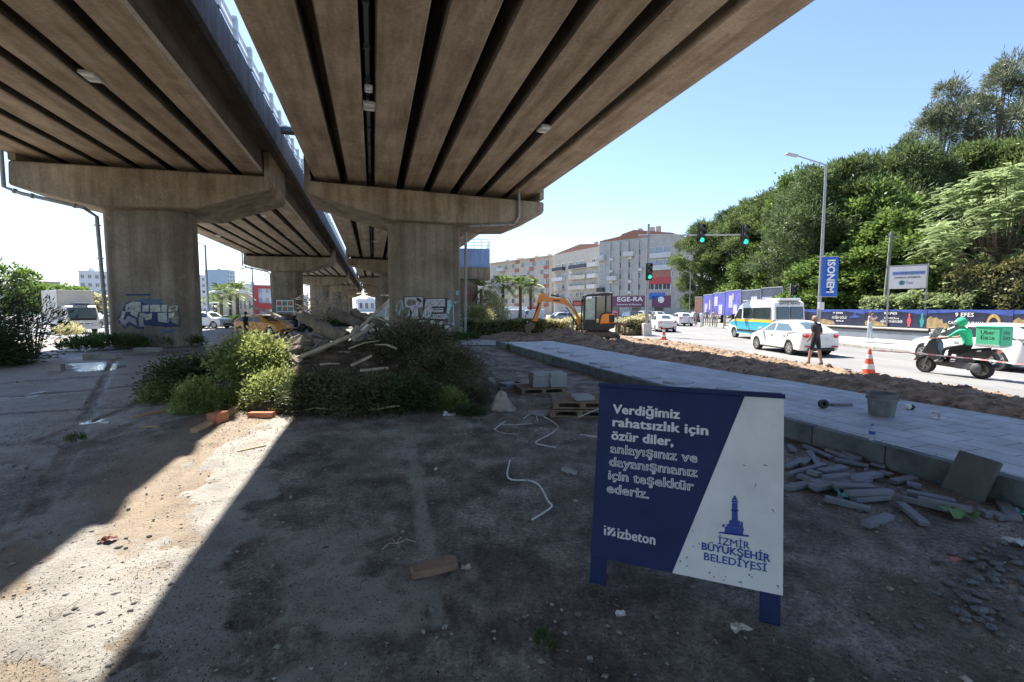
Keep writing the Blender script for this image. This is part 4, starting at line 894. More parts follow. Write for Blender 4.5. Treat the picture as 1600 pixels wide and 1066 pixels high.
def car(kind, name, label, cat, loc, rz, body, rim=None, taillit=True, dark_lower=False, group=None, glass=None, driver=False):
    s = CARS[kind]; W = s['W']; root = thing(name, label, cat, loc, rz, group); gl = glass or m_cglass
    b = MB(); body_mesh(b, s, W)
    gh = s['gh']; n = len(gh); belt = gh[0][1]; roof = max(z for x, z in gh)
    def hw(z): return (W/2-.045)-(.17 if kind != 'van' else .10)*min(1, max(0, (z-belt)/(roof-belt)))**1.1
    V = []; F = []
    for x, z in gh:
        w = hw(z); V += [(x,-w,z-.02),(x,-w*.86,z+.012),(x,0,z+.03),(x,w*.86,z+.012),(x,w,z-.02)]
    for i in range(n-1):
        for k in range(4): F.append((i*5+k, i*5+k+1, (i+1)*5+k+1, (i+1)*5+k))
    F.append(tuple(i*5 for i in range(n))); F.append(tuple(i*5+4 for i in range(n))[::-1])
    b.add(V, F)
    bo = b.build('body', body, root, smooth=True, sharp=32)
    MB().box((0,0,.36), (s['top'][0][0]*2-.5, W-.30, .30)).build('underbody', m_under, root)
    # glass
    def xl(a, c, z): return a[0]+(c[0]-a[0])*(z-a[1])/(c[1]-a[1])
    A, Bp, Dp, E_ = gh[0], gh[1], gh[-2], gh[-1]; z0 = belt+.045; z1 = min(Bp[1], Dp[1])-.055
    mid = -.12 if kind != 'van' else .15
    def sidewin(poly, side, parent, nm='window', mt=None):
        P = [(x, side*(hw(z)+.006), z-.015) for x, z in poly]; P2 = [(x, side*(hw(z)-.02), z-.015) for x, z in poly]; m = MB(); k = len(P)
        m.add(P+P2, [tuple(range(k)), tuple(range(k, 2*k))]+[(i, (i+1) % k, (i+1) % k+k, i+k) for i in range(k)]); return m.build(nm, mt or gl, parent)
    for side in (1, -1):
        fr = [(xl(A,Bp,z0)-.12, z0), (xl(A,Bp,z1)-.10, z1), (mid+.05, z1+.02), (mid+.05, z0)]
        re_ = [(mid-.05, z0), (mid-.05, z1+.02), (xl(E_,Dp,z1)+.12, z1), (xl(E_,Dp,z0)+.30, z0+.02)]
        zs = .30; zt = belt-.02
        dp = []
        for poly, x0, x1 in ((fr, s['fx']-s['wr']-.10, mid), (re_, mid-.012, s['rx']+s['wr']*.55)):
            d = MB(); y = W/2*.997
            d.prism([(x1+.012,zs),(x0,zs),(x0-.02,zt),(x1+.012,zt)] if x1 > s['rx']+s['wr'] else [(x1+s['wr']*.55,zs),(x0,zs),(x0,zt),(x1-.05,zt),(x1,zs+.32)], (0, side*(y-.03), 0), (1,0,0), (0,0,1), (0,side,0), .035)
            for i, v in enumerate(d.v): d.v[i] = (v[0], v[1]*(1-.035*max(0,(v[2]-.62)/.5)) , v[2])
            do = d.build('door', body, root, bevel=.006); dp.append(do)
            if kind != 'van' or poly is fr: sidewin(poly, side, do)
            MB().box((x1+.18, side*(y+.012), zt-.10), (.17,.03,.035)).build('handle', body, do, bevel=.01)
        mo = MB(); mo.ell((A[0]-.22, side*(W/2+.085), belt+.09), (.07,.11,.075), 10); mo.bar((A[0]-.22, side*(W/2-.08), belt+.03), (A[0]-.22, side*(W/2+.05), belt+.06), .04, .04); mo.build('mirror', body if kind != 'van' else m_trim, root, smooth=True)
        h = MB(); fx_ = s['top'][1][0]; h.ell((fx_-.22, side*(W/2-.30), s['top'][1][1]-.06), (.26,.17,.075), 12, Matrix.Rotation(R(-24*side),3,'Z')); h.build('headlight', m_head, root, smooth=True)
        tz = s['top'][-2][1]-.14; t = MB()
        if kind in ('van', 'suv'): t.box((s['top'][-1][0]+.09, side*(W/2-.19), tz-.02), (.20,.20,.36 if kind == 'van' else .22))
        else: t.ell((s['top'][-2][0]+.17, side*(W/2-.235), tz+.01), (.24,.12,.095), 12, Matrix.Rotation(R(16*side),3,'Z'))
        t.build('tail_lamp', m_tail, root, smooth=True, bevel=.02 if kind in ('van','suv') else 0)
        if kind == 'sedan': MB().box((s['top'][-1][0]+.045, side*(W/2-.30), .42), (.06,.24,.06)).build('reflector', m_tail, root, bevel=.01)
    def frontglass(a, c, nm, inset):
        V = []; t0, t1 = .10, .90; nx, nz = (c[1]-a[1]), -(c[0]-a[0]); l = math.hypot(nx, nz); sg = 1 if nm == 'windscreen' else -1; nx, nz = nx/l, nz/l
        if nz < 0: nx, nz = -nx, -nz
        for t in (t0, t1):
            x = a[0]+(c[0]-a[0])*t; z = a[1]+(c[1]-a[1])*t; w = hw(z)-inset
            V += [(x+nx*.012, -w, z-.012+nz*.012), (x+nx*.03, 0, z+.03+nz*.01), (x+nx*.012, w, z-.012+nz*.012)]
        m = MB(); P2 = [(x-nx*.03, y, z-nz*.03) for x, y, z in V]; m.add(V+P2, [(0,1,4,3),(1,2,5,4),(6,7,10,9),(7,8,11,10),(0,1,7,6),(1,2,8,7),(3,4,10,9),(4,5,11,10),(0,3,9,6),(2,5,11,8)]); m.build(nm, gl, root)
    frontglass(A, Bp, 'windscreen', .07); frontglass(E_, Dp, 'rear_window', .10)
    fx_ = s['top'][0][0]; rx_ = s['top'][-1][0]
    MB().box((fx_-.02,0,.42), (.08,W*.55,.16)).build('grille', m_trim, root, bevel=.02)
    MB().box((rx_+.07,0,.30), (.12,W*.62,.14)).build('bumper_trim', m_trim, root, bevel=.03)
    MB().box((rx_-.012 if kind != 'sedan' else rx_-.008,0,.74 if kind != 'suv' else .85), (.02,.50,.11)).build('number_plate', m_plate, root)
    for x in (s['fx'], s['rx']):
        for y in (1, -1): wheel(root, x, y*(W/2-.115), s['wr'], .21, rim)
    return root
UP = R(90)
car('sedan', 'parked_car', 'white sedan stopped in the street beside the bald man', 'car', (12.75, 20.8, .006), UP, m_wp, glass=m_cglassl)
car('hatch', 'car', 'white hatchback behind the delivery scooter, cut by the photo edge', 'car', (16.35, 15.8, .006), UP+R(1), m_wp, group=None)
m_silver = paint('silver car paint', (.48,.49,.51), .3, .3); m_blackp = paint('black car paint', (.025,.026,.03)); m_gold = paint('orange taxi paint', (.90,.36,.02)); m_redp = paint('dark red car paint', (.25,.03,.04)); m_navy = paint('dark blue car paint', (.04,.06,.13))
TR = 'cars in the street traffic'
def far_car(kind, px, py, rz, body, label, name='car', grp=TR):
    p = G(px, py); return car(kind, name, label, 'car', (p.x, p.y, .006), rz, body, group=grp)
far_car('sedan', 1034, 517.5, UP-R(6), m_wp, 'white sedan just past the pole mounted traffic light, brake lamps facing us')
far_car('hatch', 1064, 509, UP-R(4), m_wp, 'white hatchback farther on, against the end wall of the shop building')
far_car('suv', 985, 508.5, UP+R(8), m_blackp, 'dark suv behind the excavator, seen from the rear')
far_car('suv', 1005, 503, UP+R(4), m_silver, 'silver car beyond the dark suv')
far_car('hatch', 1026, 500.5, UP, m_silver, 'grey hatchback partly hidden by the pole of the traffic light')
far_car('hatch', 1088, 503.5, UP-R(20), m_silver, 'grey car below the end wall of the shop building')
far_car('sedan', 772, 505.5, R(160), m_wp, 'white car with red lamps behind the clipped hedge')
far_car('sedan', 738, 508.5, R(10), m_wp, 'white car peeping out past the block letter pier')
far_car('hatch', 884, 505, R(20), m_silver, 'silver car under the excavator boom')
far_car('suv', 930, 500, UP, m_navy, 'dark blue car hidden behind the excavator cab'); far_car('suv', 878, 499.5, UP, m_blackp, 'black car facing the excavator boom')
far_car('hatch', 955, 498.5, UP, m_redp, 'dark red car far behind the excavator')
far_car('van', 796, 505, R(185), m_wp, 'white delivery van at the palm trunks', 'van'); far_car('van', 827, 504.5, R(185), m_wp, 'white delivery van nearest the excavator arm', 'van')
far_car('suv', 326, 513, R(-8), m_wp, 'white car beside the silver graffiti pier', grp=None)
far_car('hatch', 412, 523.5, R(-14), m_gold, 'orange taxi behind the rubble heap', 'taxi', grp=None)
far_car('sedan', 447, 516, R(-10), m_blackp, 'black car beyond the orange taxi', grp=None)
far_car('hatch', 152, 512, R(-70), m_silver, 'grey car half hidden behind the drainpipe', grp=None)
far_car('sedan', 640, 505, R(0), m_redp, 'dark car behind the block letter pier', grp=None)
# minibus
def minibus(loc, rz, name, label, W=2.05, L=5.6, H=2.45, low=None, stripe=None, top=None):
    root = thing(name, label, 'minibus', loc, rz); f = L/2; zb = .32; wr = .34; ar = .41; fx, rx = f-.95, -f+1.15
    side = [(f-.05,zb),(f,.65),(f-.08,.98),(f-.75,1.22),(f-1.55,2.12),(f-1.95,2.36),(f-2.4,H),(-f+.45,H),(-f+.14,H-.12),(-f+.02,1.3),(-f,.45),(-f+.05,zb)]
    def arch(cx): return [(cx-ar*math.cos(a), wr+ar*math.sin(a)) for a in np.linspace(-.05, math.pi+.05, 13)]
    out = side+arch(rx)+arch(fx); n = len(out); V = []; F = []; ys = [-1,-.97,-.88,0,.88,.97,1]
    for yf in ys:
        e = abs(yf); kx = (.98 if e == 1 else .995 if e > .9 else 1)
        for x, z in out:
            dz = (.07 if e == 1 else .025 if e > .9 else 0)*max(0, (z-1.9)/.5); t = max(0, (abs(x)-f*.72)/(f*.28)); yw = W/2*(1-.10*t*t)*(1-.07*max(0, (z-1.15)/1.3))
            V.append((x*kx, yf*yw, z-dz))
    for i in range(len(ys)-1):
        for k in range(n): a = i*n+k; b = i*n+(k+1) % n; F.append((a, b, b+n, a+n))
    F.append(tuple(range(n-1,-1,-1))); F.append(tuple((len(ys)-1)*n+k for k in range(n)))
    MB().add(V, F).build('body', top or m_wp, root, smooth=True, sharp=35)
    hw = lambda z: W/2*(1-.07*max(0, (z-1.15)/1.3))
    def skin(poly, sd, nm, m, par, off=.008):
        P = [(x, sd*(hw(z)+off), z) for x, z in poly]; P2 = [(x, sd*(hw(z)-.03), z) for x, z in poly]; k = len(P); q = MB(); q.add(P+P2, [tuple(range(k)), tuple(range(k,2*k))]+[(i,(i+1)%k,(i+1)%k+k,i+k) for i in range(k)]); return q.build(nm, m, par)
    for sd in (1, -1):
        if low:
            skin([(fx-.46,zb+.06),(fx-.46,.78),(f-.35,.95),(f-.55,1.08),(f-.9,1.14),(-f+.12,1.14),(-f+.12,.5),(rx-.46,zb+.06),(rx-.44,.6),(rx,.80),(rx+.44,.6),(rx+.46,zb+.06)], sd, 'side_panel', low, root)
            skin([(f-.95,1.15),(f-1.05,1.28),(-f+.10,1.28),(-f+.10,1.15)], sd, 'stripe', stripe, root)
            skin([(fx-.5,.50),(fx-.5,.62),(rx+.5,.62),(rx+.5,.50)], sd, 'rub_strip', m_trim, root, .03)
        skin([(f-1.0,1.32),(f-1.52,1.95),(f-1.95,1.98),(f-1.95,1.32)], sd, 'window', m_cglass, root, .01)
        skin([(f-2.12,1.36),(f-2.12,2.02),(f-3.2,2.04),(f-3.2,1.36)], sd, 'window', m_cglass, root, .01)
        skin([(f-3.28,1.36),(f-3.28,2.04),(-f+.38,2.06),(-f+.38,1.36)], sd, 'window', m_cglass, root, .01)
        mo = MB(); mo.box((f-1.05, sd*(W/2+.12), 1.42), (.10,.20,.34)); mo.build('mirror', m_trim, root, bevel=.03)
        MB().ell((f-.14, sd*(W/2-.28), .88), (.20,.16,.16), 12).build('headlight', m_head, root, smooth=True)
        MB().box((-f+.03, sd*(W/2-.11), 1.02), (.08,.13,.55)).build('tail_lamp', m_tail, root, bevel=.02)
        MB().box((.0, sd*(hw(2.4)-.18), H+.05), (2.2,.05,.07)).build('roof_rail', m_wp, root, bevel=.02)
    MB().prism([(f-.78,1.27),(f-1.52,2.10),(f-1.60,2.08),(f-.86,1.25)], (.03,-W/2*.86,0), (1,0,0), (0,0,1), (0,1,0), W*.86).build('windscreen', m_cglass, root)
    for y in (-.44,.44): MB().box((-f+.045, y*.92, 1.72), (.07,.76,.72), Matrix.Rotation(R(5.5),3,'Y')).build('rear_window', m_cglass, root, bevel=.03)
    MB().box((-f-.03,0,.48), (.16,W*.92,.22)).build('bumper', m_trim, root, bevel=.04); MB().box((f-.01,0,.55), (.10,W*.8,.26)).build('grille', m_trim, root, bevel=.04)
    MB().box((-f+.8,0,H+.07), (1.5,1.3,.14)).build('roof_unit', m_wp, root, bevel=.05); MB().box((-f-.01,0,.95), (.03,.52,.12)).build('number_plate', m_plate, root)
    for x in (fx, rx):
        for y in (1,-1): wheel(root, x, y*(W/2-.15), wr, .22, m_rim, 6)
    return root
mb_ = minibus((16.3, 29.5, .006), UP, 'minibus', 'white and turquoise minibus with a yellow stripe driving beyond the white sedan', low=paint('turquoise paint', (.03,.42,.55)), stripe=paint('yellow paint', (.85,.55,.04)))
text('SERVİS ARACI', .16, m_trim, mb_, (-2.70,.62,2.22), (0,-1,0), (.1,0,1), .003, fit=1.2, off=.02)
minibus((-8.9, 35.5, .006), R(180), 'van', 'white van showing between the rubble and the block letter pier', W=2.05, L=5.4, H=2.95)['category'] = 'van'
# truck
def truck(loc, rz):
    root = thing('delivery_truck', 'white box truck stopped behind the oleander bush', 'truck', loc, rz)
    W = 1.95; f = 0.0; cab = [(0,.42),(.03,.9),(-.02,1.18),(-.42,2.12),(-.55,2.20),(-1.55,2.22),(-1.6,2.1),(-1.6,.6),(-1.25,.6),(-1.22,.80),(-1.0,.96),(-.75,.97),(-.52,.80),(-.48,.42)]
    c = MB(); V = []; F = []; n = len(cab); ys = [-1,-.95,0,.95,1]
    for yf in ys:
        for x, z in cab: V.append((x-(.04 if abs(yf) == 1 and x > -.6 else 0), yf*W/2*(1-.06*max(0, (z-1.2)/1.0)), z-(.03 if abs(yf) == 1 and z > 2 else 0)))
    for i in range(4):
        for k in range(n): a = i*n+k; b = i*n+(k+1) % n; F.append((a,b,b+n,a+n))
    F += [tuple(range(n-1,-1,-1)), tuple(4*n+k for k in range(n))]; cb = c.add(V, F).build('cab', m_wp, root, smooth=True, sharp=30)
    MB().prism([(.012,1.22),(-.36,2.06),(-.42,2.05),(-.04,1.20)], (0,-W*.43,0), (1,0,0), (0,0,1), (0,1,0), W*.86).build('windscreen', m_cglassl, cb)
    MB().prism([(.03,1.06),(-.005,1.22),(-.03,1.2),(0,1.05)], (.012,-W*.40,0), (1,0,0), (0,0,1), (0,1,0), W*.80).build('front_panel', m_trim, cb)
    for s in (1,-1):
        d = MB().prism([(-.50,.62),(-.47,1.2),(-.62,1.95),(-1.36,1.97),(-1.36,.98),(-1.2,.7)] if 0 else [(-.42,1.0),(-.40,1.2),(-1.40,1.2),(-1.40,1.0)], (0,s*(W/2-.02),0), (1,0,0), (0,0,1), (0,s,0), .03).build('door', m_wp, cb, bevel=.006)
        MB().prism([(-.36,1.22),(-.62,2.0),(-1.32,2.0),(-1.32,1.32),(-.9,1.24)], (0,s*(W/2*.955),0), (1,0,0), (0,0,1), (0,s,0), .03).build('window', m_cglass, cb)
        MB().box((.10,s*(W/2+.16),1.62), (.08,.16,.36)).build('mirror', m_trim, cb, bevel=.02)
        MB().box((.03,s*(W/2-.27),.80), (.08,.42,.20)).build('headlight', m_head, cb, bevel=.03); MB().box((.02,s*(W/2-.05),.80), (.10,.09,.20)).build('indicator', m_amber, cb, bevel=.02)
    MB().box((.06,0,.48), (.16,W,.26)).build('bumper', m_wp, root, bevel=.03)
    MB().box((.145,0,.50), (.02,.50,.12)).build('number_plate', m_plate, root)
    for y in (-.55,-.2,.2,.55): MB().box((.04,y,.78), (.03,.28,.07)).build('grille', m_trim, root)
    MB().box((-.55,0,2.33), (.5,.9,.20)).build('roof_sign', mat('navy sign', (.06,.09,.16), .5), root, bevel=.02)
    MB().box((-2.3,0,.55), (4.6,.8,.22)).build('chassis', m_under, root)
    bx = MB().box((-4.0,0,2.10), (4.6,2.2,2.7)).build('cargo_box', mat('cream box panel', (.62,.59,.52), .6, 0, .06, 1), root, bevel=.02)
    q = MB(); 
    for y in (-1.1,1.1):
        q.box((-4.0,y,.80), (4.64,.04,.10)); q.box((-4.0,y,3.42), (4.64,.04,.10))
        for k in range(3): q.box((-6.28+k*2.28,y,2.1), (.06,.05,2.6))
    q.build('edge_rail', m_rail, bx)
    for x in (-.87,-4.9):
        for y in (1,-1): wheel(root, x, y*.82, .38, .24, m_rimd, 5)
p_ = G(112, 521); truck((p_.x+1.6, p_.y-.6, .006), R(-34))
# ================================================================ people
m_skin = mat('skin', (.42,.24,.165), .6, 0, .08, 4); m_skin2 = mat('pale skin', (.50,.31,.23), .6, 0, .08, 4)
def hand(J, E_, w, d, side, s=1.0, curl=.4):
    """palm and five unequal bent fingers from wrist joint w along direction d"""
    d = Vector(d).normalized(); sd = Vector(side).normalized(); n = d.cross(sd); b = len(J)
    J.append((Vector(J[w][0])+d*.075*s, .024*s)); E_.append((w, b))
    for k, (o, L) in enumerate(((-.030,.062),(-.010,.075),(.011,.070),(.031,.054))):
        a = len(J); p0 = Vector(J[b][0])+sd*o*s+d*.012*s; p1 = p0+(d+n*curl*.5).normalized()*L*.55*s; p2 = p1+(d*.7+n*curl*1.4).normalized()*L*.5*s
        J += [(p0,.0095*s),(p1,.0085*s),(p2,.007*s)]; E_ += [(b,a),(a,a+1),(a+1,a+2)]
    a = len(J); p0 = Vector(J[w][0])+d*.03*s-sd*.03*s; p1 = p0+(d*.6-sd*.8).normalized()*.034*s; p2 = p1+(d+n*curl).normalized()*.030*s
    J += [(p0,.012*s),(p1,.0105*s),(p2,.008*s)]; E_ += [(w,a),(a,a+1),(a+1,a+2)]
def person(label, loc, rz, pose, cloth, hair=None, cat='person', mats=None, head_look=(1,0,0), group=None, bald=False):
    """pose: dict of joints (metres, facing +x, y to the person's own left); cloth(part, point) -> material index"""
    root = thing('person', label, cat, loc, rz, group); J = []; E_ = []; nm = {}
    def j(k, p, r): nm[k] = len(J); J.append((Vector(p), r))
    P = pose
    j('pelvis', P['pelvis'], .135); j('waist', P['waist'], .125); j('chest', P['chest'], .15); j('neckb', P['neck'], .065); 
    hd = Vector(P['head']); j('neck2', Vector(P['neck']).lerp(hd, .45), .055)
    E_ += [(0,1),(1,2),(2,3),(3,4)]; parts = {0:'torso'}
    for s in 'lr':
        a = len(J); j('sh'+s, P['sh'+s], .068); j('el'+s, P['el'+s], .044); j('wr'+s, P['wr'+s], .030)
        E_ += [(nm['chest'],a),(a,a+1),(a+1,a+2)]
        hd_ = (Vector(P['wr'+s])-Vector(P['el'+s])); hand(J, E_, nm['wr'+s], hd_, P.get('hs'+s, (1,0,0)))
    for s in 'lr':
        a = len(J); j('hip'+s, P['hip'+s], .098); j('kn'+s, P['kn'+s], .062); j('an'+s, P['an'+s], .042); fd = Vector(P.get('fd'+s, (1,0,0)))
        an = Vector(P['an'+s]); j('heel'+s, an-fd*.05+Vector((0,0,-.045)), .038); j('toe'+s, an+fd*.16+Vector((0,0,-.052)), .034)
        E_ += [(0,a),(a,a+1),(a+1,a+2),(a+2,a+3),(a+2,a+4)]
    me = bpy.data.meshes.new('body'); me.from_pydata([tuple(p) for p, r in J], E_, []); o = bpy.data.objects.new('body', me); C.objects.link(o)
    md = o.modifiers.new('s','SKIN'); md.use_smooth_shade = True
    for i, (p, r) in enumerate(J): me.skin_vertices[0].data[i].radius = (r, r*.86 if i > 2 else r*.72); me.skin_vertices[0].data[i].use_root = (i == 0)
    o.modifiers.new('d','SUBSURF').levels = 1
    dg = bpy.context.evaluated_depsgraph_get(); m2 = bpy.data.meshes.new_from_object(o.evaluated_get(dg)); bpy.data.objects.remove(o)
    m2.name = 'body'; m2.materials.clear()
    # widen the trunk sideways, add the head to the same mesh
    bm = bmesh.new(); bm.from_mesh(m2); tb = Vector(P['chest']); 
    hr = Matrix.Rotation(math.atan2(head_look[1], head_look[0]), 3, 'Z') @ Matrix.Rotation(-math.asin(max(-.9, min(.9, head_look[2]))), 3, 'Y')
    hb = MB(); nlat, nlon = 14, 18; V = []
    for i in range(nlat+1):
        t = math.pi*i/nlat; z = -math.cos(t)
        for k in range(nlon):
            a = 2*math.pi*k/nlon; x = math.sin(t)*math.cos(a); y = math.sin(t)*math.sin(a)
            jw = 1-.24*max(0,-z-.1); X = x*.098*jw+(.012 if x > 0 and z < 0 else 0)*max(0,x); Y = y*.076*jw; Z = z*.118
            f_ = max(0, x)**6
            if abs(y) < .22 and -.30 < z < .12 and x > .7: X += .020*(1-abs(y)/.22)*(1-abs(z+.16)/.3)
            if .02 < z < .2 and .18 < abs(y) < .5 and x > .6: X -= .010
            if -.55 < z < -.42 and abs(y) < .3 and x > .5: X += .006
            if abs(abs(y)-1) < .12 and -.25 < z < .15: Y *= 1.16
            V.append(hr @ Vector((X,Y,Z))+hd)
    Fh = [(i*nlon+k, i*nlon+(k+1)%nlon, (i+1)*nlon+(k+1)%nlon, (i+1)*nlon+k) for i in range(nlat) for k in range(nlon)]
    vs = [bm.verts.new(v) for v in V]; bm.verts.ensure_lookup_table()
    for f_ in Fh:
        try: fc = bm.faces.new([vs[i] for i in f_]); fc.smooth = True
        except ValueError: pass
    bmesh.ops.remove_doubles(bm, verts=vs, dist=1e-4)
    seg = []
    names = {v: k for k, v in nm.items()}
    for a, b in E_: seg.append((Vector(J[a][0]), Vector(J[b][0]), names.get(a,'hand'), names.get(b,'hand'), J[a][1], J[b][1]))
    def near(p):
        best = None; bd = 99
        for a, b, na, nb, ra, rb in seg:
            d = b-a; t = max(0, min(1, (p-a).dot(d)/max(1e-9, d.length_squared))); q = (p-a-d*t).length/(ra+(rb-ra)*t)
            if q < bd: bd = q; best = (na, nb, t)
        return best
    for f_ in bm.faces:
        c = f_.calc_center_median()
        if (c-hd).length < .135 and c.z > hd.z-.125: f_.material_index = cloth('head', 0)
        else:
            na, nb, t = near(c)
            k = 'hand' if 'hand' in (na, nb) else ('foot' if nb[:3] in ('hee','toe') else 'shin' if nb[:2] == 'an' else 'thigh' if nb[:2] == 'kn' else 'hip' if nb[:3] == 'hip' else 'forearm' if nb[:2] == 'wr' else 'arm' if nb[:2] == 'el' else 'neck' if nb in ('neck2',) else 'torso')
            if k == 'torso' and na == 'pelvis': k = 'belly' if t > .45 else 'hip'
            f_.material_index = cloth(k, t)
    bm.to_mesh(m2); bm.free()
    for m in mats: m2.materials.append(m)
    bo = bpy.data.objects.new('body', m2); link(bo, root)
    if hair:
        hb = MB(); kind, hm = hair; V = []; F = []
        n1, n2 = 8, 18
        for i in range(n1+1):
            t = i/n1*(1.75 if kind != 'long' else 2.0)
            for k in range(n2):
                a = 2*math.pi*k/n2; x = math.cos(a); fr = max(0, x)
                tt = t*(1-.42*fr); V.append(hr @ Vector((math.sin(tt)*x*.108-.006, math.sin(tt)*math.sin(a)*.087, math.cos(tt)*.128))+hd)
        for i in range(n1):
            for k in range(n2): F.append((i*n2+k, i*n2+(k+1)%n2, (i+1)*n2+(k+1)%n2, (i+1)*n2+k))
        hb.add(V, F)
        if kind == 'long':
            for k in range(7):
                a = R(100+k*27); p0 = hr @ Vector((math.cos(a)*.09, math.sin(a)*.075, .02))+hd; hb.tube([p0, p0+Vector((math.cos(a)*.02,math.sin(a)*.02,-.14)), p0+Vector((0,0,-.32))], [.03,.034,.012], 6)
        hb.build('hair', hm, root, smooth=True)
    return root
def stand(h=1.74, step=.0, arms=None, lean=0.0, sw=.19):
    k = h/1.74; P = dict(pelvis=(0,0,.93*k), waist=(lean*.3,0,1.08*k), chest=(lean*.7,0,1.30*k), neck=(lean,0,1.47*k), head=(lean+.03,0,1.625*k))
    for s, y in (('l',1),('r',-1)):
        P['sh'+s] = (lean*.85,y*sw*k,1.415*k); P['el'+s] = (lean*.6-.02,y*(sw+.05)*k,1.13*k); P['wr'+s] = (lean*.4+.06,y*(sw+.04)*k,.88*k)
        P['hip'+s] = (0,y*.095*k,.90*k); P['kn'+s] = (step*y*.5+.02,y*.10*k,.50*k); P['an'+s] = (step*y,y*.10*k,.095*k)
    if arms: P.update({q: tuple(Vector(v)*k) if k != 1 else v for q, v in arms.items()})
    return P
c_dk = mat('charcoal t-shirt', (.055,.05,.062), .9, 0, .25, 6, .3, 30); c_short = mat('navy shorts', (.018,.024,.04), .9, 0, .2, 6); c_sole = mat('grey sandals', (.20,.18,.16), .8); c_wht = mat('white cotton', (.72,.72,.74), .9, 0, .08, 5); c_jean = mat('pale blue denim', (.42,.50,.58), .9, 0, .12, 8); c_blk = mat('black cloth', (.022,.022,.026), .9, 0, .2, 6); c_shirt = mat('grey blue shirt', (.30,.35,.42), .9, 0, .12, 6); c_pink = mat('pale pink cloth', (.60,.42,.38), .9, 0, .1, 6); c_grey = mat('grey cloth', (.22,.22,.22), .9, 0, .15, 6)
h_brown = mat('brown hair', (.10,.045,.025), .7, 0, .3, 20); h_black = mat('black hair', (.02,.017,.015), .7, 0, .3, 20)
def wear(top, bottom, shoe, skin=0, sleeve=.6, leg=1.0):
    def f(k, t):
        if k in ('head','neck','hand'): return skin
        if k == 'arm': return top if t < sleeve*1.6 else skin
        if k == 'forearm': return top if sleeve >= 1 and t < .95 else skin
        if k in ('torso','belly'): return top
        if k == 'thigh' and leg < 1 and t > .84: return skin
        if k in ('hip','thigh'): return bottom
        if k == 'shin': return bottom if leg >= 1 else skin
        return shoe
    return f
gm = G(1273, 573)
P = stand(1.72, .16, dict(ell=(-.06,.25,1.14), wrl=(.10,.21,.93), elr=(-.02,-.25,1.13), wrr=(.18,-.20,.98)), lean=.03)
person('bald man in charcoal t-shirt and navy shorts walking at the street edge', (gm.x, gm.y, bank_h(gm.x, gm.y)+.004), R(112), P, wear(1,2,3,0,.55,0), mats=[m_skin, c_dk, c_short, c_sole], head_look=(.85,.3,-.4))
gw = G(1358, 530.5, .145)
P = stand(1.66, .06, dict(ell=(.05,.24,1.12), wrl=(.26,.12,1.32), elr=(.06,-.23,1.10), wrr=(.27,-.06,1.34), hsl=(0,-1,0), hsr=(0,1,0)), lean=.0, sw=.165)
wm = person('woman in pale overalls holding up a phone by the grey planter wall', (gw.x, gw.y, .147), R(-60), P, lambda k, t: {'head':0,'neck':0,'hand':0,'arm':0,'forearm':0,'torso':1,'belly':2,'hip':2,'thigh':2,'shin':2,'foot':3}[k], ('long', h_brown), mats=[m_skin2, c_wht, c_jean, c_wht], head_look=(.9,-.2,-.05))
ph = tag(MB().box((0,0,0), (.012,.075,.15)).build('phone', c_blk, None, bevel=.006), 'dark phone held by the woman in pale overalls', 'phone'); v = Matrix.Rotation(R(-60),3,'Z') @ Vector((.36,.02,1.40)); ph.location = (gw.x+v.x, gw.y+v.y, .147+v.z); ph.rotation_euler = (0,R(-10),R(-60))
WG = 'people waiting by the purple poster boards'
for px, py, lab, tp, bt, hr_ in ((1087,507,'person in a pale shirt and dark trousers standing nearest the grey end wall', c_shirt, c_blk, h_black), (1096,511,'person in pale clothes leaning forward at the kerb', c_wht, c_wht, h_black), (1104,509,'person with dark hair in a dark top before the first purple board', c_grey, c_grey, h_black), (1115,511,'person in a pink top carrying a dark bag before the middle purple board', c_pink, c_grey, h_brown)):
    g_ = G(px, py, .145); person(lab, (g_.x, g_.y, .147), random.uniform(-2.5,-1), stand(random.uniform(1.62,1.78), .08), wear(1,2,3,0,.6,1), ('short', hr_), mats=[m_skin, tp, bt, c_blk], group=WG)
gt = G(385, 530); person('person in black standing beside the orange taxi, only head and shoulders showing', (gt.x, gt.y, 0), R(60), stand(1.78), wear(1,2,2,0,.6,1), ('short', h_black), mats=[m_skin, c_blk, c_blk])
# ================================================================ delivery scooter and rider
sr, sf = G(1526, 591.5), G(1452, 583); dv = (sf-sr); hs = math.atan2(dv.y, dv.x); wb = 1.36
scoot = thing('scooter', 'black delivery scooter with a big green box riding past the traffic cone', 'scooter', ((sr.x+sf.x)/2, (sr.y+sf.y)/2, .006), hs)
m_sblk = paint('gloss black fairing', (.018,.018,.022)); m_sgry = mat('scooter grey plastic', (.10,.10,.11), .6)
for x, w_ in ((wb/2,.11),(-wb/2,.13)):
    wl = wheel(scoot, x, .0001, .26, w_, mat('dark alloy', (.20,.19,.18), .4, .6), 5)
b = MB()
b.prism([(.42,.42),(.60,.55),(.66,.80),(.56,1.02),(.42,1.08),(.34,.95),(.30,.55),(.22,.34),(.34,.30)], (0,-.15,0), (1,0,0), (0,0,1), (0,1,0), .30)
b.prism([(.62,.60),(.78,.62),(.70,.78),(.66,.84)], (0,-.10,0), (1,0,0), (0,0,1), (0,1,0), .20)
b.prism([(.34,.28),(.30,.40),(-.12,.42),(-.14,.66),(-.40,.76),(-.98,.86),(-1.02,.78),(-.86,.60),(-.62,.52),(-.45,.34),(-.30,.24)], (0,-.16,0), (1,0,0), (0,0,1), (0,1,0), .32)
b.build('fairing', m_sblk, scoot, smooth=True, bevel=.04, seg=4)
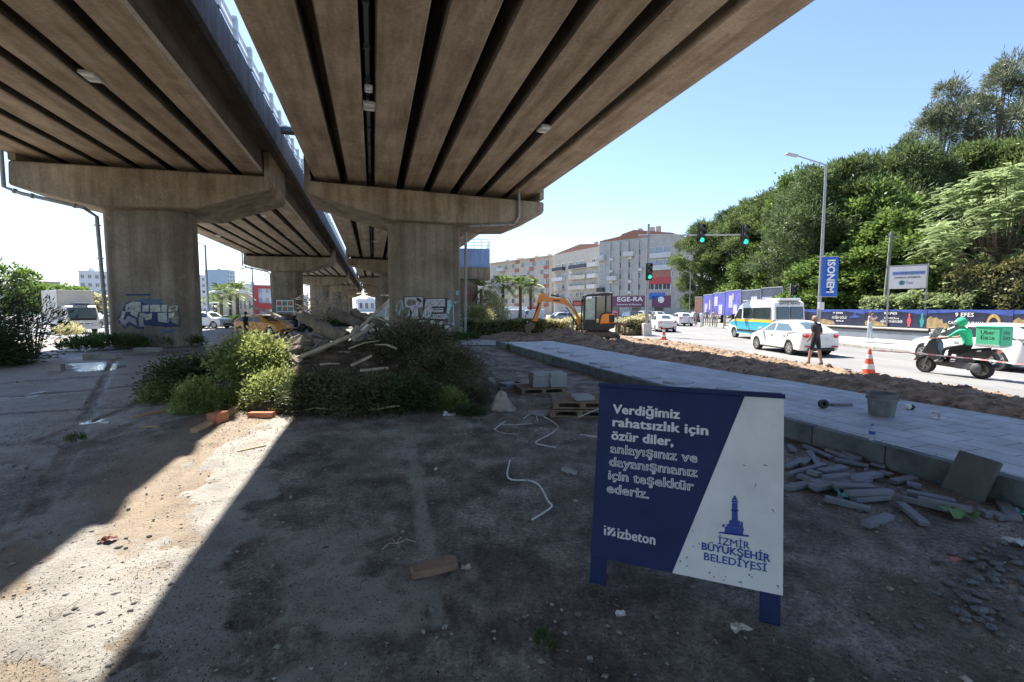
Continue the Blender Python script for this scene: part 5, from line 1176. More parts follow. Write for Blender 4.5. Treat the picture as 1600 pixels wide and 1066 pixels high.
MB().prism([(.10,.74),(-.18,.80),(-.42,.84),(-.80,.90),(-.80,.80),(-.45,.72),(-.15,.64),(.06,.64)], (0,-.14,0), (1,0,0), (0,0,1), (0,1,0), .28).build('seat', c_blk, scoot, bevel=.04, seg=3)
MB().prism([(.52,1.06),(.56,1.10),(.40,1.42),(.36,1.42)], (0,-.17,0), (1,0,0), (0,0,1), (0,1,0), .34).build('windshield', mat('tinted screen', (.28,.29,.31), .1, 0, .1, 2, coat=.5), scoot, bevel=.012)
MB().tube([(.36,-.36,1.08),(.42,-.2,1.06),(.42,.2,1.06),(.36,.36,1.08)], .018, 8).build('handlebar', m_trim, scoot)
for s in (1,-1):
    MB().tube([(.40,s*.30,1.10),(.42,s*.36,1.30)], .008, 6).ell((.43,s*.38,1.34), (.02,.06,.04)).build('mirror', m_trim, scoot)
    MB().bar((.52,s*.09,.72), (wb/2,s*.09,.26), .045, .05).build('fork', m_sgry, scoot)
MB().prism([(wb/2+.30,.36),(wb/2+.20,.52),(wb/2,.57),(wb/2-.20,.52),(wb/2-.15,.50),(wb/2,.53),(wb/2+.18,.48),(wb/2+.27,.36)], (0,-.08,0), (1,0,0), (0,0,1), (0,1,0), .16).build('mudguard', m_sblk, scoot)
e_ = MB(); e_.box((-.42,.12,.34), (.55,.14,.20)); e_.ell((-.62,.16,.30), (.14,.06,.14), 14); e_.build('engine', m_sgry, scoot, smooth=True, bevel=.04)
MB().tube([(-.25,-.18,.22),(-.6,-.2,.28),(-1.0,-.2,.42)], [.04,.06,.065], 10).build('exhaust', m_rimd, scoot)
MB().ell((.66,0,.84), (.08,.13,.07), 12).build('headlight', m_head, scoot, smooth=True)
MB().box((-.98,0,.80), (.10,.24,.09)).build('tail_lamp', m_tail, scoot, bevel=.02); MB().prism([(-.95,.74),(-1.08,.45),(-1.05,.44),(-.90,.72)], (0,-.09,0), (1,0,0), (0,0,1), (0,1,0), .18).build('number_plate', m_trim, scoot)
MB().box((-.86,0,.93), (.62,.34,.03)).build('rack', m_rail, scoot)
m_gbox = mat('mint green box fabric', (.02,.50,.25), .55, 0, .06, 2); m_gbl = mat('light green box side', (.10,.60,.33), .55, 0, .06, 2)
bxo = MB().box((-.88,0,1.215), (.52,.54,.52)).build('delivery_box', m_gbl, scoot, bevel=.015); 
q = MB(); q.box((-.88,0,.975), (.53,.55,.05)); q.build('base_band', m_rail, bxo); MB().box((-1.145,0,1.215), (.02,.52,.50)).build('rear_face', m_gbox, bxo); MB().box((-.88,0,1.485), (.54,.56,.03)).build('lid', m_gbox, bxo, bevel=.01)
m_dg = mat('dark green print', (.01,.06,.03), .6)
for nm, o_, ax in (('a',(-.72,.2700,1.28),(-1,0,0)),('b',(-1.155,.17,1.28),(0,-1,0))):
    text('Uber', .15, m_dg, bxo, o_, ax, (0,0,1), .002, fit=.30, off=.0015); text('Eats', .15, m_dg, bxo, Vector(o_)-Vector((0,0,.14)), ax, (0,0,1), .002, fit=.30, off=.0015)
c_grn = mat('mint green jersey', (.03,.48,.26), .7, 0, .18, 5, .3, 12)
P = dict(pelvis=(-.34,0,.90), waist=(-.32,0,1.04), chest=(-.24,0,1.25), neck=(-.20,0,1.42), head=(-.14,0,1.57),
 shl=(-.22,.215,1.36), ell=(.0,.26,1.15), wrl=(.30,.30,1.11), shr=(-.22,-.215,1.36), elr=(.0,-.26,1.15), wrr=(.30,-.30,1.11), hsl=(0,-1,0), hsr=(0,1,0),
 hipl=(-.29,.10,.88), knl=(.14,.17,.80), anl=(.22,.17,.44), hipr=(-.29,-.10,.88), knr=(.14,-.17,.80), anr=(.22,-.17,.44))
rd = person('courier in mint green jersey and green helmet riding the scooter', scoot.location, hs, P, wear(1,2,3,0,.75,1), mats=[m_skin, c_grn, c_blk, c_grey], head_look=(1,.15,-.05))
hm = MB(); V = []; 
hm.ell((-.14,0,1.595), (.142,.118,.138), 18); hm.build('helmet', [c_grn], rd, smooth=True)
MB().ell((-.06,0,1.58), (.095,.112,.085), 14).build('visor', mat('silver visor', (.45,.48,.50), .12, .3, .2, 6), rd, smooth=True); MB().ell((-.04,0,1.49), (.07,.085,.05), 12).build('chin_bar', m_sgry, rd, smooth=True)
# two police motorcycles by the black car: riders with white helmets
for px, lab in ((464,'motorcyclist in white helmet nearer the black car'), (476,'motorcyclist in white helmet next to the first rubble log')):
    g_ = G(px, 519); P2 = {k: v for k, v in P.items()}
    r_ = person(lab, (g_.x, g_.y, .08), R(-25), P2, wear(1,1,1,0,1,1), mats=[m_skin, c_blk]); MB().ell((-.145,0,1.60), (.155,.128,.15), 16).build('helmet', c_wht, r_, smooth=True); MB().ell((-.06,0,1.575), (.09,.105,.06), 12).build('visor', m_trim, r_, smooth=True)
    mt = copy_tree(scoot, None, (g_.x, g_.y, .006), R(-25), lab.replace('motorcyclist in white helmet', 'dark motorcycle under the rider')); 
    for k in list(mt.children):
        if k.name.startswith(('delivery_box','rack')):
            for q in list(k.children): bpy.data.objects.remove(q)
            bpy.data.objects.remove(k)
    mt['category'] = 'motorcycle'
# ================================================================ excavator
m_yel = paint('orange yellow machine paint', (.95,.275,.01)); m_mud = mat('muddy steel', (.20,.15,.10), .85, .2, .35, 6, .5, 20); m_dkst = mat('dark grey steel', (.045,.045,.047), .6, .3)
EY = 29.0; Es = EY/FP
ex = thing('excavator', 'orange mini excavator with black cab digging at the earth bank', 'excavator', ((930-CX)*Es, EY, 0), 0)
def e2(*p): return [((800+x/7.615-930)*Es, EYE+(HZ-(440+y/7.615))*Es) for x, y in p]
zt = e2((0,690))[0][1]
for y in (-.72,.72):
    tr = e2((760,640),(785,603),(850,592),(1200,600),(1245,630),(1252,660),(1235,688),(1190,694),(900,672),(800,652)); t = MB(); t.prism(tr, (0,y-.18,0), (1,0,0), (0,0,1), (0,1,0), .36)
    to = t.build('track', m_mud, ex, bevel=.03); lug = MB()
    for a, b_ in zip(tr, tr[1:]+tr[:1]):
        L = math.dist(a, b_); n = max(1, int(L/.11))
        for i in range(n):
            f = (i+.5)/n; lug.box((a[0]+(b_[0]-a[0])*f, y, a[1]+(b_[1]-a[1])*f), (.05,.385,.05), Matrix.Rotation(-math.atan2(b_[1]-a[1], b_[0]-a[0]),3,'Y'))
    lug.build('track_shoes', m_mud, to)
    ro = MB()
    for x, yy_ in ((810,628),(1215,648),(930,650),(1030,660),(1120,668)): c_ = e2((x,yy_))[0]; ro.lathe([(.14,0),(.14,.05),(.05,.06)], 14, (c_[0], y-.19 if y < 0 else y+.19, c_[1]), Matrix.Rotation(R(90),3,'X'))
    ro.build('roller', m_dkst, to)
MB().prism(e2((900,560),(1140,560),(1130,640),(920,620)), (0,-.5,0), (1,0,0), (0,0,1), (0,1,0), 1.0).build('undercarriage', m_dkst, ex)
MB().prism(e2((828,505),(1192,495),(1188,545),(1120,565),(950,582),(830,565)), (0,-.80,0), (1,0,0), (0,0,1), (0,1,0), 1.6).build('platform', m_dkst, ex, bevel=.03)
MB().prism(e2((1002,503),(1010,440),(1032,392),(1060,376),(1165,372),(1190,385),(1190,492)), (0,-.81,0), (1,0,0), (0,0,1), (0,1,0), 1.62).build('engine_cover', m_yel, ex, bevel=.06, seg=3)
MB().prism(e2((1120,392),(1186,396),(1186,480),(1125,485)), (0,-.815,0), (1,0,0), (0,0,1), (0,1,0), .01).build('vent', m_trim, ex)
cabf = MB(); fr = e2((832,500),(838,205),(865,168),(1085,150),(1150,152),(1152,372),(1060,376),(1032,392),(1005,500))
for y in (-.78, .25):
    for a, b_ in zip(fr, fr[1:]+fr[:1]): cabf.bar((a[0],y,a[1]), (b_[0],y,b_[1]), .08, .08, up=(0,1,0))
    a, b_ = e2((968,175),(968,500)); cabf.bar((a[0],y,a[1]), (b_[0],y,b_[1]), .07, .07, up=(0,1,0)); a, b_ = e2((1085,155),(1080,380)); cabf.bar((a[0],y,a[1]), (b_[0],y,b_[1]), .10, .07, up=(0,1,0))
for p in fr[:5]: cabf.bar((p[0],-.78,p[1]), (p[0],.25,p[1]), .07, .07)
cabf.build('cab_frame', m_trim, ex)
MB().prism(e2((838,170),(868,158),(1085,148),(1160,150),(1160,165),(865,180)), (0,-.84,0), (1,0,0), (0,0,1), (0,1,0), 1.15).build('cab_roof', m_dkst, ex, bevel=.02)
m_eg = mat('green tinted cab glass', (.24,.36,.33), .08, 0, .6, 1.2, spec=.9, coat=.4)
for y in (-.775, .25):
    MB().prism(e2((850,215),(960,200),(960,495),(848,495)), (0,y,0), (1,0,0), (0,0,1), (0,1,0), .012).build('window', m_eg, ex); MB().prism(e2((978,190),(1075,175),(1070,380),(1030,398),(1005,440),(978,440)), (0,y,0), (1,0,0), (0,0,1), (0,1,0), .012).build('window', m_cglass, ex); MB().prism(e2((1095,180),(1142,178),(1142,368),(1092,372)), (0,y,0), (1,0,0), (0,0,1), (0,1,0), .012).build('window', m_cglass, ex)
sx = e2((1000,400))[0]; st = MB(); st.box((sx[0]+.05,-.27,sx[1]-.15), (.45,.45,.14)); st.box((sx[0]+.30,-.27,sx[1]+.2), (.14,.45,.7)); st.build('seat', c_blk, ex, bevel=.05)
MB().prism(e2((850,450),(965,450),(965,498),(850,498)), (0,-.78,0), (1,0,0), (0,0,1), (0,1,0), .03).build('door_panel', m_dkst, ex)
BY = .55; bo_ = MB().prism(e2((800,520),(790,440),(715,330),(660,285),(600,265),(500,245),(395,240),(330,215),(345,190),(400,182),(590,195),(640,200),(705,268),(760,350),(818,430),(832,500)), (0,BY-.13,0), (1,0,0), (0,0,1), (0,1,0), .26).build('boom', m_yel, ex, bevel=.02)
MB().prism(e2((300,235),(330,160),(360,138),(398,138),(398,190),(370,225),(345,330),(300,480),(245,470),(262,420),(300,300)), (0,BY-.11,0), (1,0,0), (0,0,1), (0,1,0), .22).build('stick', m_yel, ex, bevel=.02)
bu = MB(); bp2 = e2((150,535),(200,505),(245,485),(285,520),(270,555),(235,580),(215,620),(195,642),(168,640),(160,590)); bu.prism(bp2, (0,BY-.32,0), (1,0,0), (0,0,1), (0,1,0), .64)
for k in range(5): t0 = e2((178,635),(172,662)); bu.bar((t0[0][0],BY-.28+k*.14,t0[0][1]), (t0[1][0],BY-.28+k*.14,t0[1][1]), .05, .07)
bu.build('bucket', m_mud, ex, bevel=.02)
def cyl(a, b_, r, y, nm='hydraulic_cylinder', par=None):
    a, b_ = e2(a, b_); A_, B_ = Vector((a[0],y,a[1])), Vector((b_[0],y,b_[1])); M_ = A_.lerp(B_, .55); MB().tube([A_, M_], r, 10).tube([M_, B_], r*.55, 10).build(nm, m_dkst, ex)
cyl((790,520),(655,300),.055,BY-.02); cyl((470,158),(640,195),.05,BY); cyl((330,250),(250,455),.05,BY-.13)
MB().tube([(p[0],BY+.05,p[1]) for p in e2((640,200),(680,190),(720,260),(800,400),(835,470))], .025, 6).build('hose', m_trim, ex)
MB().prism(e2((492,214),(575,222),(573,236),(492,228)), (0,BY-.134,0), (1,0,0), (0,0,1), (0,1,0), .003).build('decal', m_trim, bo_)
bl = MB(); bq = e2((1190,490),(1320,490),(1320,600),(1390,560),(1395,610),(1330,622),(1290,610),(1290,520),(1190,515)); bl.prism(bq, (0,-.9,0), (1,0,0), (0,0,1), (0,1,0), .12); bl.prism(bq, (0,.78,0), (1,0,0), (0,0,1), (0,1,0), .12); c_ = e2((1350,580))[0]; bl.box((c_[0],0,c_[1]), (.10,1.86,.38)); bl.build('dozer_blade', m_mud, ex, bevel=.01)
MB().tube([(e2((838,230))[0][0]-.05,-.8,e2((838,230))[0][1]),(e2((838,230))[0][0]-.12,-.95,e2((838,230))[0][1]+.05)], .02, 6).ell((e2((838,230))[0][0]-.12,-.97,e2((838,230))[0][1]+.02), (.04,.08,.13)).build('mirror', m_trim, ex)
op = person('operator sitting in the excavator cab', (ex.location.x+sx[0]-.05, EY-.27, sx[1]-.98), R(180), dict(pelvis=(-.05,0,.93), waist=(-.05,0,1.06), chest=(-.02,0,1.27), neck=(0,0,1.43), head=(.03,0,1.57), shl=(-.02,.18,1.37), ell=(.06,.24,1.12), wrl=(.28,.20,1.10), shr=(-.02,-.18,1.37), elr=(.06,-.24,1.12), wrr=(.28,-.20,1.10), hsl=(0,-1,0), hsr=(0,1,0), hipl=(0,.10,.91), knl=(.40,.13,.93), anl=(.45,.13,.55), hipr=(0,-.10,.91), knr=(.40,-.13,.93), anr=(.45,-.13,.55)), wear(1,2,3,0,.6,1), ('short', h_black), mats=[m_skin, c_shirt, c_blk, c_blk])
# ================================================================ municipal notice board (A-frame)
def axes_plane():
    gl, gr = G(918, 910), G(1219, 979); ax = (gr-gl).normalized(); nh = Vector((ax.y, -ax.x, 0)); t = R(12)
    return gl, ax, (Vector((0,0,1))*math.cos(t)-nh*math.sin(t)), nh
gl, AX, AY, NH = axes_plane(); AZ = AX.cross(AY)                     # AZ points to the reader
def pn(px, py):
    h = plane_hit(px, py, gl, AZ)-gl; return (h.dot(AX), h.dot(AY))
c4 = lambda x, y: pn(880+x/2.5375, 580+y/2.5375)
sign = thing('notice_board', 'blue and white A-frame apology board standing in the shaded dirt', 'notice board', gl)
m_sb = mat('navy board paint', (.010,.022,.095), .55, 0, .25, 3, .08, 30, spec=.3); m_sw = mat('white board paint', (.74,.74,.74), .6, 0, .12, 2.5, .08, 30); m_sl = mat('worn white lettering', (.66,.68,.72), .6, 0, .15, 12); m_si = mat('blue lettering', (.03,.06,.34), .6)
TL, TR_, BR, BL = c4(150,55), c4(884,97), c4(862,890), c4(103,725); D1, D2 = c4(724,92), c4(432,800)
yb = BL[1]; corners = [TL, D1, TR_, BR, D2, (BL[0], D2[1])]
Wd = TR_[0]; top = (TL[1]+TR_[1])/2; bot = (BR[1]+c4(170,745)[1])/2
L2 = lambda a, b: AX*a+AY*b
pb = MB(); th_ = .03
def slab2(mb, poly): mb.prism(poly, -AZ*th_, AX, AY, AZ, th_)
W0, W1 = TL[0]*.6, (TR_[0]+BR[0])/2
slab2(pb, [(W0,bot),(D2[0],bot),(D1[0],top),(W0,top)]); pb.mat(1); slab2(pb, [(D2[0]+.001,bot),(W1,bot),(W1,top),(D1[0]+.001,top)])
front = pb.build('front_panel', [m_sb, m_sw], sign)
lw = .115
for a0 in (W0+.001, W1-lw-.012):
    MB().prism([(a0,0),(a0+lw,0),(a0+lw,bot-.001),(a0,bot-.001)], -AZ*.035, AX, AY, AZ, .034).build('leg', m_sb, sign, bevel=.003)
# rear leaf and its legs
hgt = (AY*top).z; back = -NH
BYv = (Vector((0,0,1))*math.cos(R(12))+NH*math.sin(R(12))); o2 = AY*top-BYv*top-NH*.07
rb = MB(); AZ2 = AX.cross(BYv)
rb.prism([(W0,bot),(W1,bot),(W1,top-.004),(W0,top-.004)], o2, AX, BYv, -AZ2, .03); rb.build('rear_panel', m_sb, sign)
for a0 in (W0+.001, W1-lw-.012): MB().prism([(a0,0),(a0+lw,0),(a0+lw,bot-.001),(a0,bot-.001)], o2, AX, BYv, -AZ2, .03).build('leg', m_sb, sign)
MB().prism([(W0+.0,-.055),(W1,-.055),(W1,-.012),(W0,-.012)], AY*top+Vector((0,0,-.02)), AX, -AZ, Vector((0,0,1)), .03).build('hinge', m_sb, sign, bevel=.003)
for f in (.12,.88):
    a = L2(W0+(W1-W0)*f, top*.45)-AZ*.035; b_ = o2+AX*(W0+(W1-W0)*f)+BYv*(top*.45); MB().bar(a, b_, .012, .012).build('chain', m_dkst, sign)
def sline(txt, x0, y0, x1, size, m=None, bold=.006, hollow=False):
    p0 = c4(x0, y0); p1 = c4(x1, y0+(x1-x0)*.13); w = p1[0]-p0[0]
    text(txt, size, m or m_sl, front, L2(*p0), AX, AY, 0, 1.03, fit=w, off=.004, heavy=bold)
    if hollow: text(txt, size, m_sb, front, L2(*p0), AX, AY, -.0022, 1.03, off=.0048, kx=text.k)
S1 = .094
for t_, x0, y0, x1, hl in (('Verdiğimiz',198,166,460,0),('rahatsızlık için',193,217,568,0),('özür diler,',190,270,433,0),('anlayışınız ve',186,322,528,1),('dayanışmanız',181,374,528,1),('için teşekkür',177,427,512,1),('ederiz.',172,480,336,1)): sline(t_, x0, y0, x1, S1, None, .0044, hl)
sline('izbeton', 213, 660, 361, .10, None, .003)
lg = MB()
for poly in (((162,612),(170,613),(170,618),(162,617)),((162,624),(170,625),(170,650),(162,649)),((176,618),(190,620),(183,631),(176,630)),((196,621),(207,623),(182,652),(176,651),(176,640)),((207,632),(207,655),(190,653))):
    P = [L2(*c4(*q))+AZ*.0025 for q in poly]; lg.add(P, [tuple(range(len(P)))])
lg.build('emblem', m_sl, front)
sline('İZMİR', 612, 684, 737, .066, m_si, .0008); sline('BÜYÜKŞEHİR', 547, 706, 816, .068, m_si, .0022); sline('BELEDİYESİ', 555, 747, 803, .068, m_si, .0012)
tw = MB()
for poly in (((676,494),(684,494),(686,503),(674,503)),((671,503),(689,504),(691,512),(669,511)),((667,512),(693,514),(692,522),(668,520)),((669,521),(691,523),(692,596),(668,594)),((665,548),(695,550),(695,556),(665,554)),((660,590),(702,594),(700,612),(656,608)),((650,606),(712,612),(714,622),(646,616)),((642,616),(716,623),(712,655),(638,645)),((632,606),(640,607),(640,618),(630,617)),((704,596),(712,597),(713,612),(703,611)),((620,636),(735,650),(738,658),(616,642))):
    P = [L2(*c4(*q))+AZ*.0025 for q in poly]; tw.add(P, [tuple(range(len(P)))])
tw.build('emblem', m_si, front)
sc_ = MB()
for x, y, dx, dy in ((795,370,12,3),(757,465,6,-18),(830,545,10,20),(715,370,6,4),(513,630,3,8),(515,690,3,10),(705,830,2,20),(490,770,5,2),(640,150,2,8),(730,870,30,5)):
    a, b_ = c4(x,y), c4(x+dx,y+dy); P = [L2(*a), L2(*b_), L2(b_[0]+.003,b_[1]-.005), L2(a[0]-.003,a[1]-.006)]; sc_.add([p+AZ*.0022 for p in P], [(0,1,2,3)])
for i in range(34):
    a = (random.uniform(W0+.02, W1-.02), bot+abs(random.gauss(0,.10))+.008); s_ = random.uniform(.002,.006)
    if (a[0]-D2[0]) < (a[1]-bot)*(D1[0]-D2[0])/(top-bot)+.02: continue
    P = [L2(a[0]+s_*math.cos(k*1.05)*random.uniform(.7,1.3), a[1]+s_*math.sin(k*1.05)*random.uniform(.7,1.3))+AZ*.0021 for k in range(6)]; sc_.add(P, [tuple(range(6))])
sc_.build('scuff_marks', m_trim, front)
# ================================================================ street furniture
m_cone = mat('cone orange red', (.75,.09,.04), .55, 0, .12, 6); m_conew = mat('cone white band', (.72,.72,.72), .5); m_coneb = mat('dirty cone foot', (.45,.10,.05), .8, 0, .3, 5)
def cone(p, label, h=.75):
    r = thing('traffic_cone', label, 'traffic cone', p, random.random()); r0, r1 = .165, .03; z0 = .05
    MB().box((0,0,.025), (.42,.42,.05)).build('base', m_coneb, r, bevel=.015)
    f = lambda t: (r0+(r1-r0)*t, z0+(h-z0)*t); c = MB(); c.lathe([f(0),f(1),(.0,h)], 20); c.build('body', m_cone, r, smooth=True)
    for a, b_ in ((.16,.38),(.60,.78)):
        q = f(a), f(b_); MB().lathe([(q[0][0]+.004,q[0][1]),(q[1][0]+.004,q[1][1])], 20).build('band', m_conew, r, smooth=True)
c1 = G(1357, 587); c1.z = bank_h(c1.x, c1.y)+.02; cone(c1, 'red and white traffic cone on the dug earth near the scooter')
c2 = G(1037, 531); c2.z = .01; cone(c2, 'red and white traffic cone beside the concrete foot of the traffic light', .78)
tp = MB(); pts = [Vector((c1.x,c1.y,c1.z+.70)), Vector(G(1436,553.5,.72)), Vector(G(1520,561.5,.66)), Vector(G(1600,571,.66)), Vector(G(1720,588,.66))]
for i in range(len(pts)-1):
    for k in range(6):
        a, b_ = pts[i].lerp(pts[i+1], k/6), pts[i].lerp(pts[i+1], (k+1)/6); tp.mat(k % 2).add([a,b_,b_+Vector((.004,0,.034)),a+Vector((.004,0,.034)),a+Vector((.002,.002,0)),b_+Vector((.002,.002,0)),b_+Vector((.006,.002,.034)),a+Vector((.006,.002,.034))], [(0,1,2,3),(7,6,5,4)])
tag(tp.build('barrier_tape', [mat('tape white', (.72,.68,.68), .4), mat('tape red', (.66,.28,.30), .4)]), 'red and white barrier tape tied to the traffic cone, strung past the scooter', 'tape')
m_gal = mat('galvanised pole', (.36,.37,.38), .5, .4, .15, 3); m_sig = mat('signal housing', (.015,.017,.017), .5); m_green = mat('green signal light', (.02,.62,.36), .3, 0, .1, 5, emit=.7); m_off = mat('unlit signal lens', (.03,.028,.028), .25)
def signal(parent, c, h=1.15, face=(0,-1,0)):
    w = h*.33; s = MB(); s.box(c, (w,.18,h)); so_ = s.build('signal_head', m_sig, parent, bevel=.03)
    for k in range(3):
        z = c[2]+h/3*(1-k); p = (c[0], c[1]-.10, z)
        MB().lathe([(0,0),(w*.36,0),(w*.36,.03),(0,.045)], 16, p, Matrix.Rotation(R(90),3,'X')).build('lens', m_green if k == 2 else m_off, so_)
        hd = MB(); V = []; 
        for yy_ in (0,-.20):
            for i in range(9): a = R(-10+i*25); V.append((p[0]+w*.40*math.cos(a), p[1]+yy_, z+w*.40*math.sin(a)))
        hd.add(V, [(i,i+1,i+10,i+9) for i in range(8)]); hd.build('visor', m_sig, so_)
    MB().box((c[0],c[1]+.10,c[2]), (w+.10,.012,h+.10)).build('back_plate', m_sig, so_)
tb_ = D(1010, 525, 33.0); tl = thing('traffic_light', 'tall traffic light mast with long arm and green lamps beside the street', 'traffic light', (tb_.x, 33, 0))
q = lambda px, py: D(px, py, 33)-Vector((tb_.x,33,0))
MB().box((0,0,.42), (.62,.62,1.0), taper=.9).build('concrete_foot', mat('white washed concrete', (.60,.58,.55), .85, 0, .12, 4), tl, bevel=.03)
zt_ = q(1014,350).z; MB().tube([(0,0,.8),(0,0,zt_)], [.13,.08], 12).build('pole', m_gal, tl, smooth=True)
za = q(1014,368).z; ar = MB(); ar.tube([(-.7,0,za),(q(1165,367).x,0,za+.05)], [.075,.05], 10); ar.build('arm', m_gal, tl, smooth=True)
signal(tl, (q(1095,366).x,-.14,q(1095,366).z), 1.32); signal(tl, (q(1163,368).x,-.14,q(1163,368).z), 1.42); signal(tl, (.05,-.26,q(1016,425).z), 1.12)
t2 = D(1238, 520, 36); tl2 = thing('traffic_light', 'low traffic light between two thin posts beyond the minibus', 'traffic light', (t2.x, 36, .145))
for x in (-.30,.30): MB().tube([(x,0,0),(x,0,D(1238,443,36).z-.145)], .045, 8).build('post', m_gal, tl2)
signal(tl2, (0,-.05,D(1238,456,36).z-.145), 1.05)
lp = thing('street_lamp', 'tall street lamp with single arm standing on the far pavement', 'street lamp', (18.05, 26.8, .145))
lt = D(1289, 258, 26.8).z-.145; MB().tube([(0,0,0),(0,0,lt)], [.115,.06], 14).build('pole', m_gal, lp, smooth=True); MB().lathe([(.2,0),(.2,.04),(.14,.06)], 12).build('base_plate', m_gal, lp)
le = D(1237, 242, 26.8)-Vector((18.05,26.8,.145)); MB().tube([(0,0,lt-.05),(-.2,0,lt+.06),(le.x+.2,0,le.z-.02)], [.05,.045,.035], 8).build('arm', m_gal, lp, smooth=True)
MB().box((le.x,0,le.z), (.75,.30,.10), Matrix.Rotation(R(12),3,'Y'), .8).build('lamp_head', mat('lamp grey', (.42,.43,.44), .5, .2), lp, bevel=.03)
MB().box((-.02,-.17,2.0), (.30,.16,.42)).build('junction_box', m_rail, lp, bevel=.02)
bq = D(1296, 433, 26.6); zt_ = D(1296,401,26.6).z; zb_ = D(1296,464,26.6).z; bn = thing('banner', 'blue vertical banner with white lettering hanging from the street lamp', 'banner', (D(1285,430,26.6).x, 26.6, 0)); bw = 24/FP*26.6
cl = MB(); nz_ = 14; V = []
for i in range(nz_+1):
    z = zb_+(zt_-zb_)*i/nz_; 
    for k in range(5): V.append((bw*k/4, .03*math.sin(i*.7+k*.8)*(k/4), z))
cl.add(V, [(i*5+k,i*5+k+1,(i+1)*5+k+1,(i+1)*5+k) for i in range(nz_) for k in range(4)])
m_ban = mat('blue banner cloth', (.02,.12,.52), .7, 0, .08, 1.5)
co = cl.build('cloth', m_ban, bn); sd_ = co.modifiers.new('t','SOLIDIFY'); sd_.thickness = .006
for z in (zb_+.01, zt_-.01): MB().tube([(-.35,0,z),(bw,0,z)], .018, 8).build('bracket', m_gal, bn)
text('ISONEM', .62, mat('white banner print', (.75,.76,.78), .7), co, (bw*.28,-.045,zt_-.16), (0,0,-1), (1,0,0), .02, fit=(zt_-zb_)*.82, off=.0)
# poster fence on a grey planter wall
A0 = Vector((22.05,30.9,0)); A1 = Vector((22.8,25.4,0)); wd_ = (A1-A0).normalized(); w0 = A0-wd_*4.2; w1 = A0+wd_*15.5; nx = Vector((wd_.y,-wd_.x,0)); nx = nx if nx.x < 0 else -nx
rzw = math.atan2(wd_.y, wd_.x)
pw = thing('planter_wall', 'long low grey planter wall with light coping under the posters', 'wall', w0, rzw); Lw = (w1-w0).length
sgn = 1 if (Matrix.Rotation(rzw,3,'Z') @ Vector((0,1,0))).dot(nx) > 0 else -1
m_pl = mat('blue grey planter wall', (.20,.23,.28), .8, 0, .15, 1.2, .1, 20)
MB().box((Lw/2,-sgn*.4,.36+.07), (Lw,.8,.58)).build('wall', m_pl, pw); MB().box((Lw/2,-sgn*.38,.80), (Lw,.92,.07)).build('coping', m_kerb, pw, bevel=.01); MB().box((Lw/2,sgn*.012,.70), (Lw,.03,.13)).build('dark_band', m_dkst, pw)  # solid dark band below the coping, for the planter's inner edge
m_pn = mat('navy poster', (.010,.012,.028), .5, 0, .35, .9, col2=(.035,.045,.11)); m_py = mat('gold brown poster art', (.33,.24,.11), .6, 0, .5, 3); m_pb = mat('blue poster art', (.04,.08,.30), .5, 0, .35, 1.4); m_pw = mat('white poster print', (.75,.74,.70), .6)
m_pr = mat('red poster figure', (.50,.08,.09), .6); m_pt = mat('teal poster figure', (.03,.28,.25), .6); m_pg = mat('gold poster ring', (.45,.30,.10), .5, 0, .4, 6)
pos_ = []
def poster(t0, t1, label, lines, arts, name='poster'):
    r = thing(name, label, 'poster', w0+wd_*t0-nx*.85, rzw, 'posters along the planter wall'); Lp = t1-t0
    z0, z1 = .86, 1.93; b = MB().box((Lp/2,0,(z0+z1)/2), (Lp-.03,.05,z1-z0)).build('board', m_pn, r)
    fy = sgn*.030; ax = Vector((1,0,0)) if sgn < 0 else Vector((-1,0,0))
    def X(f): return f*Lp if sgn < 0 else Lp-f*Lp
    def poly(P, m, lay=0, nm='artwork'):
        V = [(X(x), fy+sgn*.003*lay, z0+z*(z1-z0)) for x, z in P]; MB().add(V, [tuple(range(len(V)))]).build(nm, m, b)
    poly([(0.004,.80),(.25,.84),(.5,.90),(.75,.82),(.996,.70),(.996,.995),(.004,.995)], m_pb, 1)
    for P, m in arts: poly(P, m, 2)
    for tx, x, z, s, w in lines: text(tx, s, m_pw, b, (X(x), fy, z0+z*(z1-z0)), ax, (0,0,1), .003, fit=w*Lp, off=.012)
    for k in (0,1): MB().box((Lp*k+(.04 if k == 0 else -.04), -sgn*.06, 1.0), (.06,.06,1.84)).build('post', m_gal, r)
ruin = [(.0,.02),(.30,.02),(.30,.14),(.26,.34),(.22,.30),(.20,.52),(.16,.48),(.13,.62),(.09,.55),(.05,.66),(.0,.5)]
fig = lambda x: [(x-.012,.05),(x-.035,.40),(x-.012,.60),(x-.018,.72),(x,.84),(x+.018,.72),(x+.012,.60),(x+.035,.40),(x+.012,.05)]
ring = [(.80+.075*math.cos(R(a)), .38+.42*math.sin(R(a))) for a in range(-30, 215, 18)]+[(.80+.05*math.cos(R(a)), .36+.28*math.sin(R(a))) for a in range(208, -36, -18)]
ext = [(0.004,.03),(.38,.03),(.33,.24),(.2,.30),(.1,.36),(.004,.30)]
poster(-2.2, 1.8, 'navy poster behind the lamp post, first of the poster row', [('9 EFES',.35,.70,.16,.2)], [(ext, m_py)])
poster(1.8, 5.5, 'poster reading KUĞU GÖLÜ beside the woman in overalls', [('KUĞU GÖLÜ',.30,.40,.24,.32),('BALE',.40,.22,.13,.16),('9 EFES',.32,.72,.17,.22)], [(ext, m_py), ([(.68,.55),(.76,.62),(.80,.86),(.83,.84),(.80,.66),(.92,.56),(.80,.46),(.70,.48)], m_pb)])
